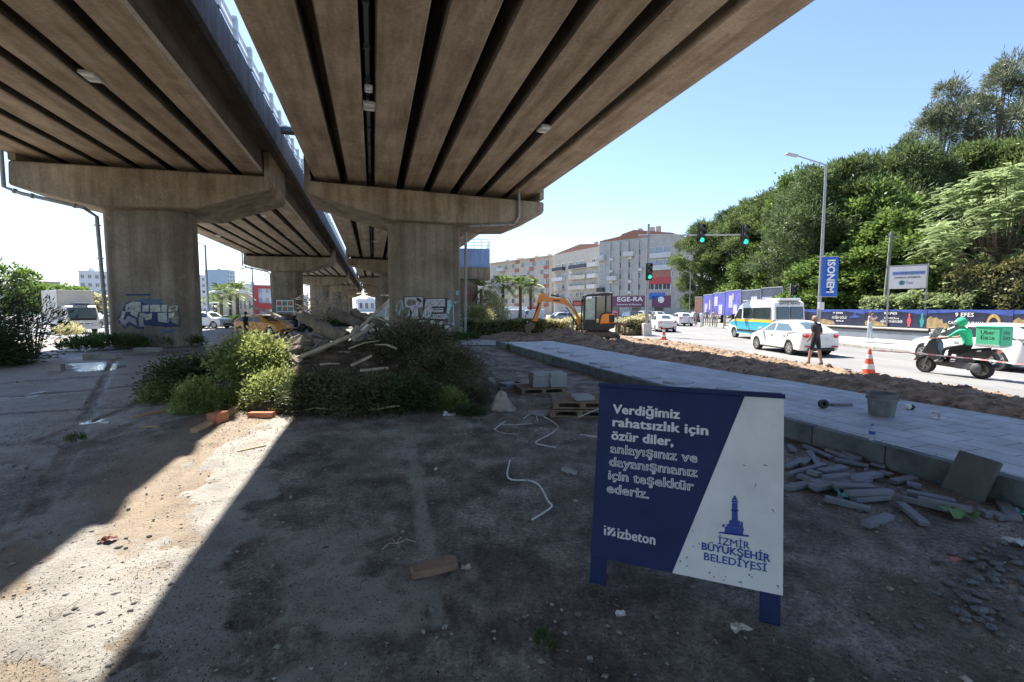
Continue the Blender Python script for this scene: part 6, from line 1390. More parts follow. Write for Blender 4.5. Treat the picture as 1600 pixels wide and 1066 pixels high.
poster(5.5, 9.4, 'poster with red and teal figures reading KARINCA ve AĞUSTOS BÖCEĞİ', [('KARINCA ve',.34,.45,.18,.24),('AĞUSTOS BÖCEĞİ',.28,.26,.18,.36),('9 EFES',.33,.72,.20,.22)], [(ext, m_py), (fig(.74), m_pr), (fig(.93), m_pt)])
poster(9.4, 13.4, 'poster with ruins and gold ring reading CARMINA BURANA above the scooter', [('9 EFES',.36,.66,.30,.22),('CARMINA BURANA',.28,.28,.22,.42)], [(ruin, m_py), (ring, m_pg)])
poster(13.4, 17.4, 'poster with ruins at the very edge of the photo over the hatchback', [('9 EFES',.36,.66,.30,.22)], [(ruin, m_py)])
# purple boards farther along
def board(pl, Yl, pr, Yr, ztop, label, m, deco, name='billboard', zb=.55):
    a, b_ = D(pl,490,Yl), D(pr,490,Yr); a.z = b_.z = .145; d = b_-a; L = d.length; r = thing(name, label, 'billboard', a, math.atan2(d.y,d.x), 'boards along the far pavement')
    MB().box((L/2,0,(zb+ztop)/2+.3), (L-.1,.08,ztop-zb-.6)).build('board', m, r); MB().box((L/2,.02,ztop+.02), (L,.16,.10)).build('frame', m_gal, r)
    for x in (.03,L-.03): MB().box((x,.02,ztop/2), (.10,.10,ztop)).build('post', m_gal, r)
    for x, z, w_, h_, mm in deco: MB().box((L*x,-.055,zb+(ztop-zb)*z), (L*w_,.03,(ztop-zb)*h_)).build('artwork', mm, r)
m_purp = mat('violet poster', (.10,.10,.42), .5, 0, .4, 1.2); m_lav = mat('pale violet print', (.42,.42,.62), .6, 0, .2, 2); m_tan_ = mat('tan print', (.5,.36,.28), .6, 0, .3, 4)
board(1099,54,1113,51,3.4,'violet billboard first from the grey end wall', m_purp, ((.35,.45,.3,.4,m_lav),(.75,.6,.15,.4,m_tan_)))
board(1114,51,1132,47.5,3.5,'violet billboard in the middle of the three', m_purp, ((.3,.7,.3,.35,m_lav),(.7,.4,.3,.35,m_lav)))
board(1133,47.5,1157,43.5,3.6,'violet billboard nearest the minibus', m_purp, ((.4,.65,.25,.4,m_lav),(.7,.4,.25,.3,m_lav),(.55,.8,.1,.2,m_tan_)))
board(1158,43.5,1188,40,3.5,'grey navy hoarding behind the minibus roof', mat('grey navy hoarding', (.07,.09,.13), .6, 0, .3, 2), ((.7,.7,.3,.2,m_lav),))
board(1189,40,1222,37.5,3.6,'dark hoarding with a pale blue sign behind the minibus', MATS['grey navy hoarding'], ((.3,.62,.5,.25,m_lav),))
board(1086,56,1097,54.5,3.2,'rust brown panel beside the first violet billboard', mat('rust panel', (.20,.10,.07), .8, 0, .2, 3), ())
# white notice board among the trees
a = D(1388,440,28.2); b_ = D(1449,440,26.9); d = b_-a; nb = thing('sign_board', 'white notice board with blue lettering on posts under the pale feathered tree', 'sign', (a.x,28.2,0), math.atan2(d.y,d.x)); L = d.length
zb_, zt_ = D(1418,451,27.5).z, D(1418,416,27.5).z; bd = MB().box((L/2,0,(zb_+zt_)/2), (L-.1,.06,zt_-zb_)).build('board', mat('white sign face', (.66,.66,.70), .6, 0, .06, 2), nb)
for x in (.03,L-.03): MB().box((x,.05,zt_/2+.05), (.09,.09,zt_+.1)).build('post', m_gal, nb)
MB().box((L/2,.03,zt_+.05), (L+.1,.14,.07)).build('frame', m_gal, nb); MB().box((L*.52,-.035,zb_+(zt_-zb_)*.69), (L*.84,.012,.22)).build('band', mat('pale blue band', (.25,.34,.55), .6), bd)
text('YAŞAR EĞİTİM VE KÜLTÜR VAKFI', .17, m_si, bd, (L*.12,-.045,zb_+(zt_-zb_)*.65), (1,0,0), (0,0,1), .004, fit=L*.80); text('TARAFINDAN YAPTIRILMIŞTIR', .15, m_dkst, bd, (L*.15,-.035,zb_+(zt_-zb_)*.46), (1,0,0), (0,0,1), .003, fit=L*.68); text('Tımar', .22, m_si, bd, (L*.46,-.035,zb_+(zt_-zb_)*.20), (1,0,0), (0,0,1), .002, fit=L*.2)
MB().lathe([(.15,0),(.15,.012),(.08,.012),(.08,0)], 18, (L*.36,-.031,zb_+(zt_-zb_)*.26), Matrix.Rotation(R(90),3,'X')).build('emblem', mat('teal emblem', (.12,.30,.38), .6), bd)
hedge('ivy covered pale leafy hedge bulging over the poster fence', (25.0,31.5,0), (25.6,24.5,0), 2.0, 2.9, leafmat('pale ivy', (.15,.22,.08), .4, .4, (.42,.50,.25)), 15000, .17, .13, .22)
hedge('dark olive shrubs above the poster fence behind the scooter', (26.0,26.5,0), (27.2,15,0), 2.6, 4.4, leafmat('olive shrub leaves', (.08,.095,.03), .5, .3, (.26,.26,.10)), 22000, .20, .12, .25)
for i in range(7):
    p_ = D(1076+i*11, 510, 50-i*1.2); x = tag(MB().tube([(0,0,0),(0,0,.95)], .06, 10).lathe([(.075,.85),(.075,.93),(0,.98)], 10).build('bollard', m_gal, smooth=True), 'grey bollard on the kerb before the violet billboards', 'bollard', 'bollards before the violet billboards'); x.location = (p_.x, p_.y, .145)
mp_ = thing('street_lamp', 'thin mast standing before the grey end wall of the shop building', 'street lamp', (D(1077,500,60).x, 60, 0)); MB().tube([(0,0,0),(0,0,D(1077,425,60).z)], [.09,.06], 8).build('pole', m_gal, mp_); MB().tube([(0,0,D(1077,425,60).z-.1),(-.9,0,D(1077,425,60).z+.1)], .05, 6).build('arm', m_gal, mp_); 
for px, Y, tp_, lab in ((326,48,383,'tall lamp column with round head beyond the graffiti pier'), (397,60,420,'slim lamp column before the red framed office')):
    h_ = D(px,tp_,Y).z; r = thing('street_lamp', lab, 'street lamp', (D(px,500,Y).x,Y,0)); MB().tube([(0,0,0),(0,0,h_)], [.14,.08], 10).build('pole', m_gal, r); MB().tube([(0,0,h_-.1),(-.5,0,h_+.15),(-1.1,0,h_+.1)], .05, 6).build('arm', m_gal, r); MB().ell((-1.2,0,h_+.08), (.35,.18,.10), 10).build('lamp_head', m_dkst, r)
px_ = thing('utility_pole', 'grey green utility pole beside the white notice board', 'pole', (D(1383,440,31.5).x, 31.5, 0)); MB().tube([(0,0,0),(.25,0,7.2)], [.14,.10], 10).build('pole', mat('old pole', (.24,.25,.20), .8, 0, .2, 4), px_, smooth=True); MB().box((.25,-.05,6.9), (.8,.08,.08)).build('crossarm', m_gal, px_)
# chequered hoarding board on the second pier
hb_ = D(437,482,58); ck = thing('poster_board', 'white board with red and green squares before the second pier', 'poster', (D(432,482,58).x,58,0)); w_ = 27/FP*58; z0 = D(437,488,58).z; z1 = D(437,469,58).z
MB().box((w_/2,0,(z0+z1)/2), (w_,.1,z1-z0)).build('board', m_conew, ck)
for i in range(3):
    for k in range(2): MB().box((w_*(.18+i*.32),-.06,z0+(z1-z0)*(.27+.46*k)), (w_*.26,.03,(z1-z0)*.36)).build('square', mat('brick square', (.42,.16,.10), .7) if (i+k) % 2 else mat('teal square', (.10,.24,.22), .7), ck)
for x in (.1, w_-.1): MB().box((x,.06,z0/2), (.1,.1,z0)).build('post', m_gal, ck)
# ================================================================ rubble heap
hx = np.linspace(-4.6,4.6,110); hy = np.linspace(-4.0,4.2,100); HX, HY = np.meshgrid(hx, hy, indexing='ij'); rr = (HX/3.7)**2+(HY/3.2)**2
hz = np.clip(1-rr, 0, 1)**.75*1.15*(.6+.8*fbm(HX*.7+4, HY*.7, 91, 4))+(fbm(HX*3, HY*3, 93, 4)-.5)*.30*np.clip(1.1-rr, 0, 1)-.05
i_ = np.arange(110*100).reshape(110,100); HC = (-3.9, 11.7)
hp = npmesh('rubble_heap', np.stack([HX+HC[0], HY+HC[1], hz], -1).reshape(-1,3), np.stack([i_[:-1,:-1],i_[1:,:-1],i_[1:,1:],i_[:-1,1:]],-1).reshape(-1,4), mat('dark rooty soil', (.055,.040,.028), .95, 0, .4, 4, .9, 18, coord='World', col2=(.17,.125,.085), contrast=(.38,.72)), smooth=True); tag(hp, kind='structure')
def heap_z(x, y):
    i = int(np.clip((x-HC[0]+4.6)/9.2*109, 0, 109)); j = int(np.clip((y-HC[1]+4.0)/8.2*99, 0, 99)); return max(0, float(hz[i,j]))
CG = 'cut shrubs thrown on the rubble heap'
pr_ = [bush('cut_shrub', 'x', 'cut shrub', (0,0,0), (1,1,1), m_cut, .11, .062, 330, 26, CG, up=.0, low=-.6, cl=.16, nst=16, stemr=.010),
       bush('cut_shrub', 'x', 'cut shrub', (0,0,0), (1,1,1), m_cutd, .11, .035, 330, 26, CG, up=-.1, low=-.6, cl=.18, nst=34, stemr=.009),
       bush('cut_shrub', 'x', 'cut shrub', (0,0,0), (1,1,1), leafmat('dark cut leaves', (.035,.058,.02), .5, .3, (.11,.155,.055), 2.5), .10, .055, 340, 26, CG, up=.0, low=-.6, cl=.17, nst=20, stemr=.010)]
used = set()
for k, px, Y, zb, r_, h_, lab in ((2,300,10.6,0,1.05,1.15,'dark green cut shrub at the shaded end of the heap nearest the graffiti pier'), (0,268,10.0,0,.7,.6,'low spreading cut shrub at the tip of the heap, leaves against wet concrete'), (0,306,8.7,0,.50,.85,'upright green cut shrub beside the timber plank, front of the heap'), (0,400,10.2,.15,.95,1.2,'large sunlit green cut shrub, highest of the bright ones'), (0,432,9.3,.0,.75,1.0,'sunlit cut shrub below the largest bright one'), (0,360,9.2,0,.50,.55,'small sunlit cut shrub above the orange bricks'),
  (2,475,9.0,0,.70,.90,'cut shrub on the edge between sunlight and shade'), (1,510,9.0,0,.9,.95,'brownish wilted shrub just inside the shade'), (1,565,8.8,0,.95,.95,'dark cut shrub at the foot of the heap in deep shade'), (2,620,9.0,0,.95,.85,'wilted shrub at the foot of the heap beside the pale kerb line'), (1,640,11.0,.5,1.15,1.2,'tall brown wilted shrub before the block letter pier'), (2,655,12.0,.6,1.0,1.05,'dark bush high on the heap behind the bare branch'), (1,690,10.2,.1,1.0,1.0,'wilted shrub on the pallet side of the heap'), (0,700,9.0,0,.40,.55,'small fresh green sprig heap near the pallets'), (1,730,9.6,0,.6,.5,'low dark cut shrub, last of the heap toward the pallets'), (1,655,9.1,0,.7,.7,'dark leafy cutting lying between wilted ones, before the pallets'), (1,372,13.6,.0,1.1,1.15,'black wilted shrub in front of the orange taxi'), (2,735,8.5,0,.35,.25,'little dark cutting inside the loop of white cable')):
    x = (px-CX)/FP*Y; z = zb if zb == 0 else max(zb*.6, heap_z(x, Y)*.8)
    s = (r_*.82, r_*.82, h_*.62)
    if k in used: copy_tree(pr_[k], None, (x,Y,z), random.uniform(0,6.28), lab, CG, s)
    else: used.add(k); t = pr_[k]; t.location = (x,Y,z); t.rotation_euler = (0,0,random.uniform(0,6.28)); t.scale = s; t['label'] = lab
m_log = mat('grey split wood', (.19,.16,.125), .95, 0, .45, 5, 1.0, 16, stretch=(1,1,.3)); m_stick = mat('bare pale branch', (.42,.35,.27), .8, 0, .3, 8, stretch=(1,1,.3)); m_plank = mat('sawn timber', (.46,.32,.18), .8, 0, .25, 4, .3, 20); m_brick = mat('orange brick', (.48,.19,.10), .9, 0, .25, 8, .4, 30); m_conc = mat('broken concrete', (.34,.32,.29), .9, 0, .2, 4, .6, 20)
def log(a, b_, Y0, Y1, r, lab, n=9, name='log', m=None, cat='log'):
    A_, B_ = D(*a, Y0), D(*b_, Y1); pts = [A_.lerp(B_, t)+Vector((random.gauss(0,r*.15),random.gauss(0,r*.15),random.gauss(0,r*.12))) for t in np.linspace(0,1,5)]
    o = MB().tube(pts, [r*random.uniform(.78,1.12) for _ in pts], n).build(name, m or m_log, smooth=True, sharp=50); return tag(o, lab, cat)
log((469,494),(539,527),11.8,11.4,.15,'thick split trunk on top of the heap, pale end toward the taxi'); log((497,512),(540,530),11.0,10.8,.18,'short fat trunk section below the thick split trunk'); log((513,485),(562,508),12.4,12.0,.14,'weathered trunk lying uppermost on the heap'); log((552,489),(594,505),12.6,12.2,.15,'trunk section nearest the block letter pier'); log((446,555),(490,530),10.6,11.0,.16,'sunlit root end with torn bark beside the bright shrub'); log((482,560),(515,535),10.5,10.9,.13,'short sunlit root beside the torn root end')
log((604,473),(559,516),11.2,10.9,.045,'straight bare pole leaning up against the block letter pier view', 7, 'pole', m_stick, 'pole'); log((454,563),(548,525),10.0,10.6,.05,'long bare branch sloping across the middle of the heap', 7, 'branch', m_stick, 'branch'); log((548,526),(559,510),10.6,10.8,.055,'forked stub at the upper end of the long bare branch', 7, 'branch', m_stick, 'branch'); log((552,530),(582,508),10.4,10.9,.06,'bare branch forking beside the leaning pole', 7, 'branch', m_stick, 'branch'); log((550,571),(580,556),8.9,9.4,.028,'pale branch poking out of the dark shrubs', 7, 'branch', m_stick, 'branch'); log((563,579),(606,575),8.8,9.1,.03,'pale branch lying level in the dark shrubs', 7, 'branch', m_stick, 'branch'); log((440,496),(392,478),12.8,13.4,.05,'dark branch reaching up before the orange taxi', 6, 'branch', m_stick, 'branch'); log((560,665),(568,690),7.9,7.8,.02,'short pale stick standing at the shaded foot of the heap', 6, 'branch', m_stick, 'branch')
for px, py, Y, l, w, rz in ((452,548,10.4,.55,.16,.4),(470,535,10.8,.6,.12,-.3),(492,548,10.6,.5,.2,.9),(520,538,10.9,.55,.14,.2),(462,562,10.0,.4,.14,-.7),(500,528,11.2,.7,.10,.5),(436,540,10.6,.35,.12,1.1),(535,552,10.5,.45,.13,-.2)):
    a = D(px,py,Y); e = MB(); n = 9; t0 = [(i/(n-1)-.5)*l for i in range(n)]
    up_ = [(x, w*(.5+random.uniform(-.12,.12))*(1-.5*abs(2*x/l)**3)) for x in t0]; dn_ = [(x, -w*(.5+random.uniform(-.12,.12))*(1-.5*abs(2*x/l)**3)) for x in reversed(t0)]
    e.prism(up_+dn_, (0,0,-w*.25), (1,0,0), (0,1,0), (0,0,1), w*.5); o = e.build('split_wood', m_log, bevel=.012); o.location = a; o.rotation_euler = (random.uniform(-.5,.5), random.uniform(-.5,.5), rz); tag(o, 'splintered piece of trunk wood in the sunlit middle of the heap', 'wood', 'splintered wood in the heap')
for px, py, Y in ((520,515,11.0),(545,545,10.2),(585,530,10.8),(620,545,10.0),(500,570,9.6),(470,590,9.2),(600,600,8.8),(640,610,9.0),(665,570,10.2),(540,610,8.8),(690,600,9.4),(520,640,8.5),(580,640,8.4),(430,560,10.2),(380,600,9.5),(655,520,11.4),(610,505,11.6)):
    a = D(px,py,Y); t_ = random.uniform(-.5,.5) if px > 480 else random.uniform(-1.4,1.4); l = random.uniform(.35,.8); b_ = a+Vector((math.cos(t_)*l*random.choice((1,-1)), random.uniform(-.25,.25), random.uniform(-.12,.28)))
    r_ = random.uniform(.016,.034); o = MB().tube([a, a.lerp(b_,.5)+Vector((0,0,random.uniform(.0,.06))), b_], [r_, r_*.8, r_*.4], 6).build('branch', m_stick, smooth=True)
    tag(o, 'thin broken branch caught in the cut shrubs of the heap', 'branch', 'thin branches in the heap')
for px, py, Y, n, rad, lab in ((494,484,12.3,170,(.42,.35,.30),'tangle of pale wiry roots on top of the heap'), (455,540,10.8,90,(.45,.4,.25),'tangle of sunlit roots below the split trunk'), (395,525,13.2,90,(.8,.5,.55),'dark tangle of twigs before the orange taxi')):
    c = D(px,py,Y); t = MB()
    for i in range(n):
        a = Vector((random.gauss(0,rad[0]*.6),random.gauss(0,rad[1]*.6),random.gauss(0,rad[2]*.6))); d = Vector((random.gauss(0,1),random.gauss(0,1),random.gauss(0,.7))).normalized()*random.uniform(.15,.45); k = d.orthogonal().normalized()*random.gauss(0,.08); t.tube([c+a, c+a+d*.5+k, c+a+d], [.010,.008,.004], 4)
    tag(t.build('root_tangle', m_stick), lab, 'roots')
def slab(a, b_, w, h, lab, m, name, cat, z=0, Yref=None, grp=None, tilt=0):
    A_, B_ = G(*a, z), G(*b_, z); c = (A_+B_)/2; d = B_-A_; o = MB().box((0,0,h/2), (d.length,w,h)).build(name, m, bevel=min(.008,h*.2)); o.location = (c.x,c.y,z+.002); o.rotation_euler = (random.uniform(-.04,.04)+tilt, random.uniform(-.03,.03), math.atan2(d.y,d.x)); return tag(o, lab, cat, grp)
slab((206,655),(284,639),.10,.05,'thin timber plank lying beyond the upright green shrub', m_plank, 'plank', 'plank'); slab((219,669),(250,668),.06,.03,'short timber stick on the wet concrete', m_plank, 'plank', 'plank'); slab((303,677),(333,662),.11,.08,'sunlit short timber plank nearest the camera, left of the bricks', m_plank, 'plank', 'plank'); slab((344,658),(376,638),.11,.09,'sunlit timber plank leaning beyond the orange bricks', m_plank, 'plank', 'plank'); slab((371,708),(416,699),.04,.035,'broken timber stick in the sunlit strip', m_plank, 'plank', 'plank')
slab((331,664),(350,658),.20,.19,'orange brick between the two sunlit planks', m_brick, 'brick', 'brick'); slab((390,652),(428,653),.12,.10,'long orange brick at the foot of the sunlit shrubs', m_brick, 'brick', 'brick'); slab((418,642),(432,647),.10,.09,'small orange brick beside the long one', m_brick, 'brick', 'brick'); slab((352,640),(385,634),.16,.12,'reddish brick under the sunlit shrub', m_brick, 'brick', 'brick')
wb_ = MB(); A_, B_ = G(643,908), G(718,892); d = (B_-A_).normalized(); n_ = Vector((-d.y,d.x,0)); Lq = (B_-A_).length
wb_.prism([(0,.0),(.02,.045),(0,.09),(.05,.13),(Lq*.5,.14),(Lq*.86,.16),(Lq,.12),(Lq*.98,.01),(Lq*.4,-.01)], A_+Vector((0,0,.004)), d, n_, (0,0,1), .055); tag(wb_.build('wood_block', mat('weathered brown wood', (.27,.185,.13), .9, 0, .3, 5, .5, 14), bevel=.006), 'broken brown wooden block lying in the shade before the notice board', 'wood')
slab((135,561),(186,561),.32,.20,'long concrete kerb stone left on the dirt before the graffiti pier', m_conc, 'kerb_stone', 'kerb stone'); slab((211,551),(252,550),.34,.20,'concrete kerb stone beside the weeds, the one nearer the heap', m_conc, 'kerb_stone', 'kerb stone'); slab((77,581),(99,580),.35,.22,'small concrete block at the edge of the puddle', m_conc, 'kerb_stone', 'kerb stone')
# pallets with paving slabs
m_slab = mat('grey paving slab', (.30,.31,.325), .7, 0, .14, 3, .2, 30); m_pal = mat('grey pallet wood', (.22,.165,.115), .9, 0, .3, 5, .4, 16)
def pallet(x, y, rz, lab, z=0, w=1.1, d=.9):
    r = thing('pallet', lab, 'pallet', (x,y,z), rz)
    for k in range(5): MB().box((0,-d/2+.07+k*(d-.14)/4,.125), (w,.12,.025)).build('deck_board', m_pal, r)
    for k in range(3): MB().box((-w/2+.06+k*(w-.12)/2,0,.075), (.10,d,.075)).build('bearer', m_pal, r)
    for k in range(3): MB().box((0,-d/2+.06+k*(d-.12)/2,.018), (w,.10,.03)).build('base_board', m_pal, r)
p1 = G(843,614); pallet(p1.x, p1.y+.25, R(12), 'wooden pallet carrying the grey block stack')
def pslab(x, y, z, rz, lab, s=(.42,.42,.06), grp='paving slabs stacked on pallets'): o = MB().box((0,0,s[2]/2), s).build('paving_slab', m_slab, bevel=.006); o.location = (x,y,z); o.rotation_euler = (0,0,rz); tag(o, lab, 'paving slab', grp)
for i in range(4):
    for k in range(2): pslab(p1.x+.0+k*.405, p1.y+.22+random.uniform(-.02,.02), .142+i*.082, R(10+random.uniform(-3,3)), ('grey paving slab in the taller pallet stack, column nearer the heap, layer %s from the bottom' if k == 0 else 'grey paving slab in the taller pallet stack, column nearer the kerb, layer %s from the bottom') % ('one','two','three','four','five')[i], (.40,.50,.08))
p1b = G(792,607)
for i, (dx, dy, z, a) in enumerate(((0,0,.003,20),(.08,.05,.075,34),(.42,.05,.003,8),(.44,.08,.075,22),(.38,.30,.003,50))): pslab(p1b.x+dx, p1b.y+dy, z, R(a), ('lowest flat slab on the dirt at the heap side of the pallet','slab lying crooked on the lowest flat slab','slab on the dirt touching the pallet','slab resting on the one that touches the pallet','slab behind the flat ones, turned the most')[i], (.48,.40,.065), 'loose slabs beside the pallet')
p2 = G(905,652); pallet(p2.x+.05, p2.y+.38, R(-6), 'lower wooden pallet behind the notice board'); pallet(p2.x+.08, p2.y+.42, R(-2), 'upper wooden pallet stacked behind the notice board', .152)
pslab(p2.x+.10, p2.y+.25, .294, R(8), 'single pale slab on the stacked pallets', (.36,.36,.07)); pslab(p2.x-.62, p2.y+.25, .003, R(35), 'slab on the dirt beside the stacked pallets', (.45,.3,.05), 'loose slabs beside the pallet')
# cables
m_cab = mat('white cable', (.62,.63,.64), .6)
def cable(pts, lab, r=.009, z=.012, m=None, name='cable'):
    P = [G(*p, z) for p in pts]; Q = []
    for i in range(len(P)-1):
        p0 = P[max(i-1,0)]; p3 = P[min(i+2,len(P)-1)]
        for t in np.linspace(0,1,5)[:-1]:
            Q.append(.5*((2*P[i])+(P[i+1]-p0)*t+(2*p0-5*P[i]+4*P[i+1]-p3)*t*t+(3*P[i]-p0-3*P[i+1]+p3)*t**3))
    Q.append(P[-1]); tag(MB().tube(Q, r, 6).build(name, m or m_cab, smooth=True), lab, 'cable')
cable([(818,654),(832,644.5),(845,640),(861,635)], 'white cable between the heap and the stacked pallets'); cable([(840,657),(839,647),(853,653),(872,666),(862,677),(837,691),(850,696),(868,699)], 'white cable bent sharply below the stacked pallets'); cable([(797,719),(794,747),(828,751),(844,760),(856,782),(862,791),(848,802),(831,812)], 'white cable lying alone in the shaded dirt, nearest the notice board', .010); cable([(790,658),(776,668),(773,671),(785,677),(815,679),(838,673),(848,668)], 'white cable curled into a loop beside the heap'); cable([(783,663),(800,664),(832,662)], 'straight white cable end across the loop', .006); cable([(906,679),(936,683)], 'short white stick at the notice board edge', .010); cable([(752,583),(760,578),(754,574),(740,580),(725,583)], 'white cable curl near the pier side of the heap'); cable([(904,652),(925,643),(940,637)], 'pale rod leaning on the stacked pallets', .012, .25, m_stick, 'rod')
slab((879,736),(900,743),.06,.05,'small grey block alone in the shaded dirt beside the notice board', m_slab, 'paving_block', 'paving block')
ch = G(783,640); V, F = [], []
mm = MB(); prof = [(.30,0),(.22,.08),(.15,.2),(.10,.30),(.055,.36),(0,.37)]; mm.lathe(prof, 11, (ch.x,ch.y,0)); mm.v = [(x+random.gauss(0,.018), y+random.gauss(0,.018), max(0,z+random.gauss(0,.02))) for x, y, z in mm.v]; tag(mm.build('concrete_lump', mat('pale mortar', (.36,.33,.29), .95, 0, .25, 6, .6, 20)), 'pointed pale mortar lump between the heap and the pallets', 'rubble')
pp = G(755,608); t_ = MB().tube([pp+Vector((0,0,.14)), pp+Vector((.25,.12,.14))], .14, 12).build('pipe', m_pipe); tag(t_, 'short grey pipe end at the pallet side of the heap', 'pipe')
# kerb blocks dumped below the kerb
r5 = lambda x, y: (1180+x/3.552, 560+y/3.552)
m_blk = mat('dark grey kerb block', (.20,.215,.25), .75, 0, .2, 4, .25, 30)
blocks = [(385,795,640,855,0,'dark kerb block lying long and flat, front of the pile'),(610,945,745,890,0,'kerb block nearest the camera, angled toward the notice board'),(805,820,940,935,0,'kerb block nearest the camera, pointing to the kerb'),(815,790,1100,862,0,'long kerb block, front one of the parallel pair'),(900,795,1200,862,.03,'long kerb block, second of the parallel pair'),(840,760,1110,815,0,'dark kerb block behind the parallel pair'),(545,800,735,785,0,'kerb block beside the teal scrap'),(510,765,755,750,.05,'kerb block resting over the one beside the teal scrap'),(430,720,655,725,.05,'level kerb block in the middle of the pile'),(315,730,520,700,.02,'kerb block slanting toward the notice board, middle of the pile'),(190,650,385,605,.02,'kerb block slanting up from the notice board edge'),(165,735,295,705,0,'kerb block half hidden by the notice board, front'),(360,645,495,615,.04,'wide kerb block behind the middle ones'),(380,680,515,665,.06,'thin kerb block lying on the wide one'),(240,665,340,700,.0,'kerb block turned toward the camera under the slanting ones'),(320,710,690,650,.03,'longest kerb block, running through the middle of the pile'),(300,525,350,600,0,'kerb block pointing straight at the kerb near the notice board'),(172,615,265,570,0,'curved edge kerb block beside the notice board'),(260,600,295,565,0,'stub of kerb block between two slanting ones'),(270,495,430,560,0,'thin light kerb strip along the foot of the kerb, first'),(395,522,560,580,0,'thin light kerb strip along the foot of the kerb, second'),(495,530,575,568,.03,'short pale kerb piece leaning near the kerb'),(440,570,630,605,0,'kerb block with its face to the camera near the kerb'),(690,640,760,660,0,'brownish broken kerb piece at the end of the longest block'),(765,695,885,675,0,'kerb piece lying between pile and leaning slab'),(640,595,725,612,0,'earthy kerb piece close under the kerb'),(295,640,360,662,.05,'small kerb piece on top of the slanting ones'),(545,700,635,682,.06,'small thin kerb piece over the longest block'),(1370,810,1445,910,0,'thin kerb piece leaning at the far side of the leaning slab'),(1240,860,1300,890,0,'light broken strip before the leaning slab'),(1305,870,1385,905,0,'brown broken strip before the leaning slab'),(840,710,920,725,0,'crumbling kerb piece behind the parallel pair'),(190,490,215,525,0,'small white topped piece beside the notice board top edge')]
for a0, b0, a1, b1, z, lab in blocks: slab(r5(a0,b0), r5(a1,b1), random.uniform(.065,.105), random.uniform(.038,.06), lab, m_blk, 'kerb_block', 'kerb block', z, None, 'kerb blocks dumped below the kerb', random.uniform(-.1,.1))
for i in range(26):
    x, y = random.gauss(480,150), random.gauss(690,60)
    if x < 180 or y < 560 or y > 840: continue
    g = G(*r5(x,y)); o = MB().box((0,0,.012), (random.uniform(.03,.09),random.uniform(.03,.06),random.uniform(.02,.035)), None, random.uniform(.6,.95)).build('kerb_fragment', m_blk); o.location = (g.x,g.y,.006); o.rotation_euler = (random.uniform(-.3,.3),random.uniform(-.3,.3),random.uniform(0,6)); tag(o, 'small broken fragment among the dumped kerb blocks', 'fragment', 'broken fragments among the kerb blocks')
a, b_ = G(*r5(1045,722)), G(*r5(1268,812)); ls = MB(); d = (b_-a).normalized(); up = Vector((-d.y,d.x,0)); up = up if up.x > 0 else -up; upv = (up*.16+Vector((0,0,.40))).normalized(); Lq = (b_-a).length; nn = d.cross(upv); ls.prism([(0,0),(Lq,0),(Lq*1.02,.46),(.02,.46)], a, d, upv, nn, .045); tag(ls.build('paving_slab', mat('dark damp slab', (.10,.11,.105), .7, 0, .2, 4, .3, 30), bevel=.006), 'large dark square slab leaning against the kerb', 'paving slab')
# things on the new pavement
PZ = .2635
bp_ = G(1377,649,PZ); bk = thing('bucket', 'cement stained grey bucket on the new pavement', 'bucket', bp_); MB().lathe([(.17,0),(.205,.36),(.215,.37),(.195,.37),(.165,.02),(0,.02)], 24).build('body', mat('cement grey plastic', (.17,.175,.17), .8, 0, .35, 6, .3, 20), bk, smooth=True, sharp=50); MB().lathe([(.212,.27),(.222,.27),(.222,.30),(.212,.30)], 24).build('rim', MATS['cement grey plastic'], bk)
MB().tube([(.21*math.cos(a),.21*math.sin(a)-.0,.35-.10*math.sin(a)*1.0) for a in np.linspace(0,math.pi,10)], .006, 5).build('handle', m_gal, bk)
bo2 = G(1362,691,PZ); wbt = thing('water_bottle', 'clear plastic water bottle with blue label standing by the kerb edge', 'bottle', bo2); m_bot = mat('clear bottle plastic', (.75,.80,.84), .08, 0, .05, 3, spec=.8); m_bot.node_tree.nodes['Principled BSDF'].inputs['Transmission Weight'].default_value = .75
MB().lathe([(.030,0),(.034,.01),(.034,.07),(.030,.085),(.034,.10),(.034,.155),(.026,.185),(.013,.205),(.013,.222)], 18).build('body', m_bot, wbt, smooth=True); MB().lathe([(.0355,.105),(.0355,.150)], 18).build('label', mat('blue bottle label', (.03,.10,.42), .5), wbt); MB().lathe([(.0155,.218),(.0155,.240),(0,.241)], 14).build('cap', MATS['blue bottle label'], wbt)
g = G(1286,638,PZ); tag(MB().lathe([(.035,-.035),(.075,-.035),(.075,.035),(.035,.035),(.035,-.035)], 18, (g.x,g.y,PZ+.078), Matrix.Rotation(R(80),3,'X')).build('tape_roll', m_trim), 'black roll lying on the new pavement before the bucket', 'roll')
g = G(1419,640,PZ); gg = thing('float_tool', 'small white and black grinder head beyond the bucket', 'tool', g); MB().ell((0,0,.05), (.055,.05,.05), 12).build('body', m_conew, gg, smooth=True); MB().ell((.05,-.01,.045), (.05,.045,.045), 12).build('guard', m_trim, gg, smooth=True)
slab((1285,629),(1298,634),.06,.04,'dark stone strip on the pavement, the bent short one', m_blk, 'stone_strip', 'stone strip', PZ); slab((1299,634),(1331,634),.06,.04,'dark stone strip on the pavement beyond the black roll', m_blk, 'stone_strip', 'stone strip', PZ)
g = G(1467,654,PZ); tr_ = thing('trowel', 'small trowel with wooden handle standing at the pavement edge', 'trowel', g); MB().prism([(-.10,-.04),(.10,-.03),(.12,0),(.10,.03),(-.10,.04)], (0,0,.003), (1,0,0), (0,1,0), (0,0,1), .004).build('blade', m_rail, tr_); MB().tube([(0,0,.005),(0,0,.08),(-.10,0,.095)], .011, 8).build('handle', m_plank, tr_)
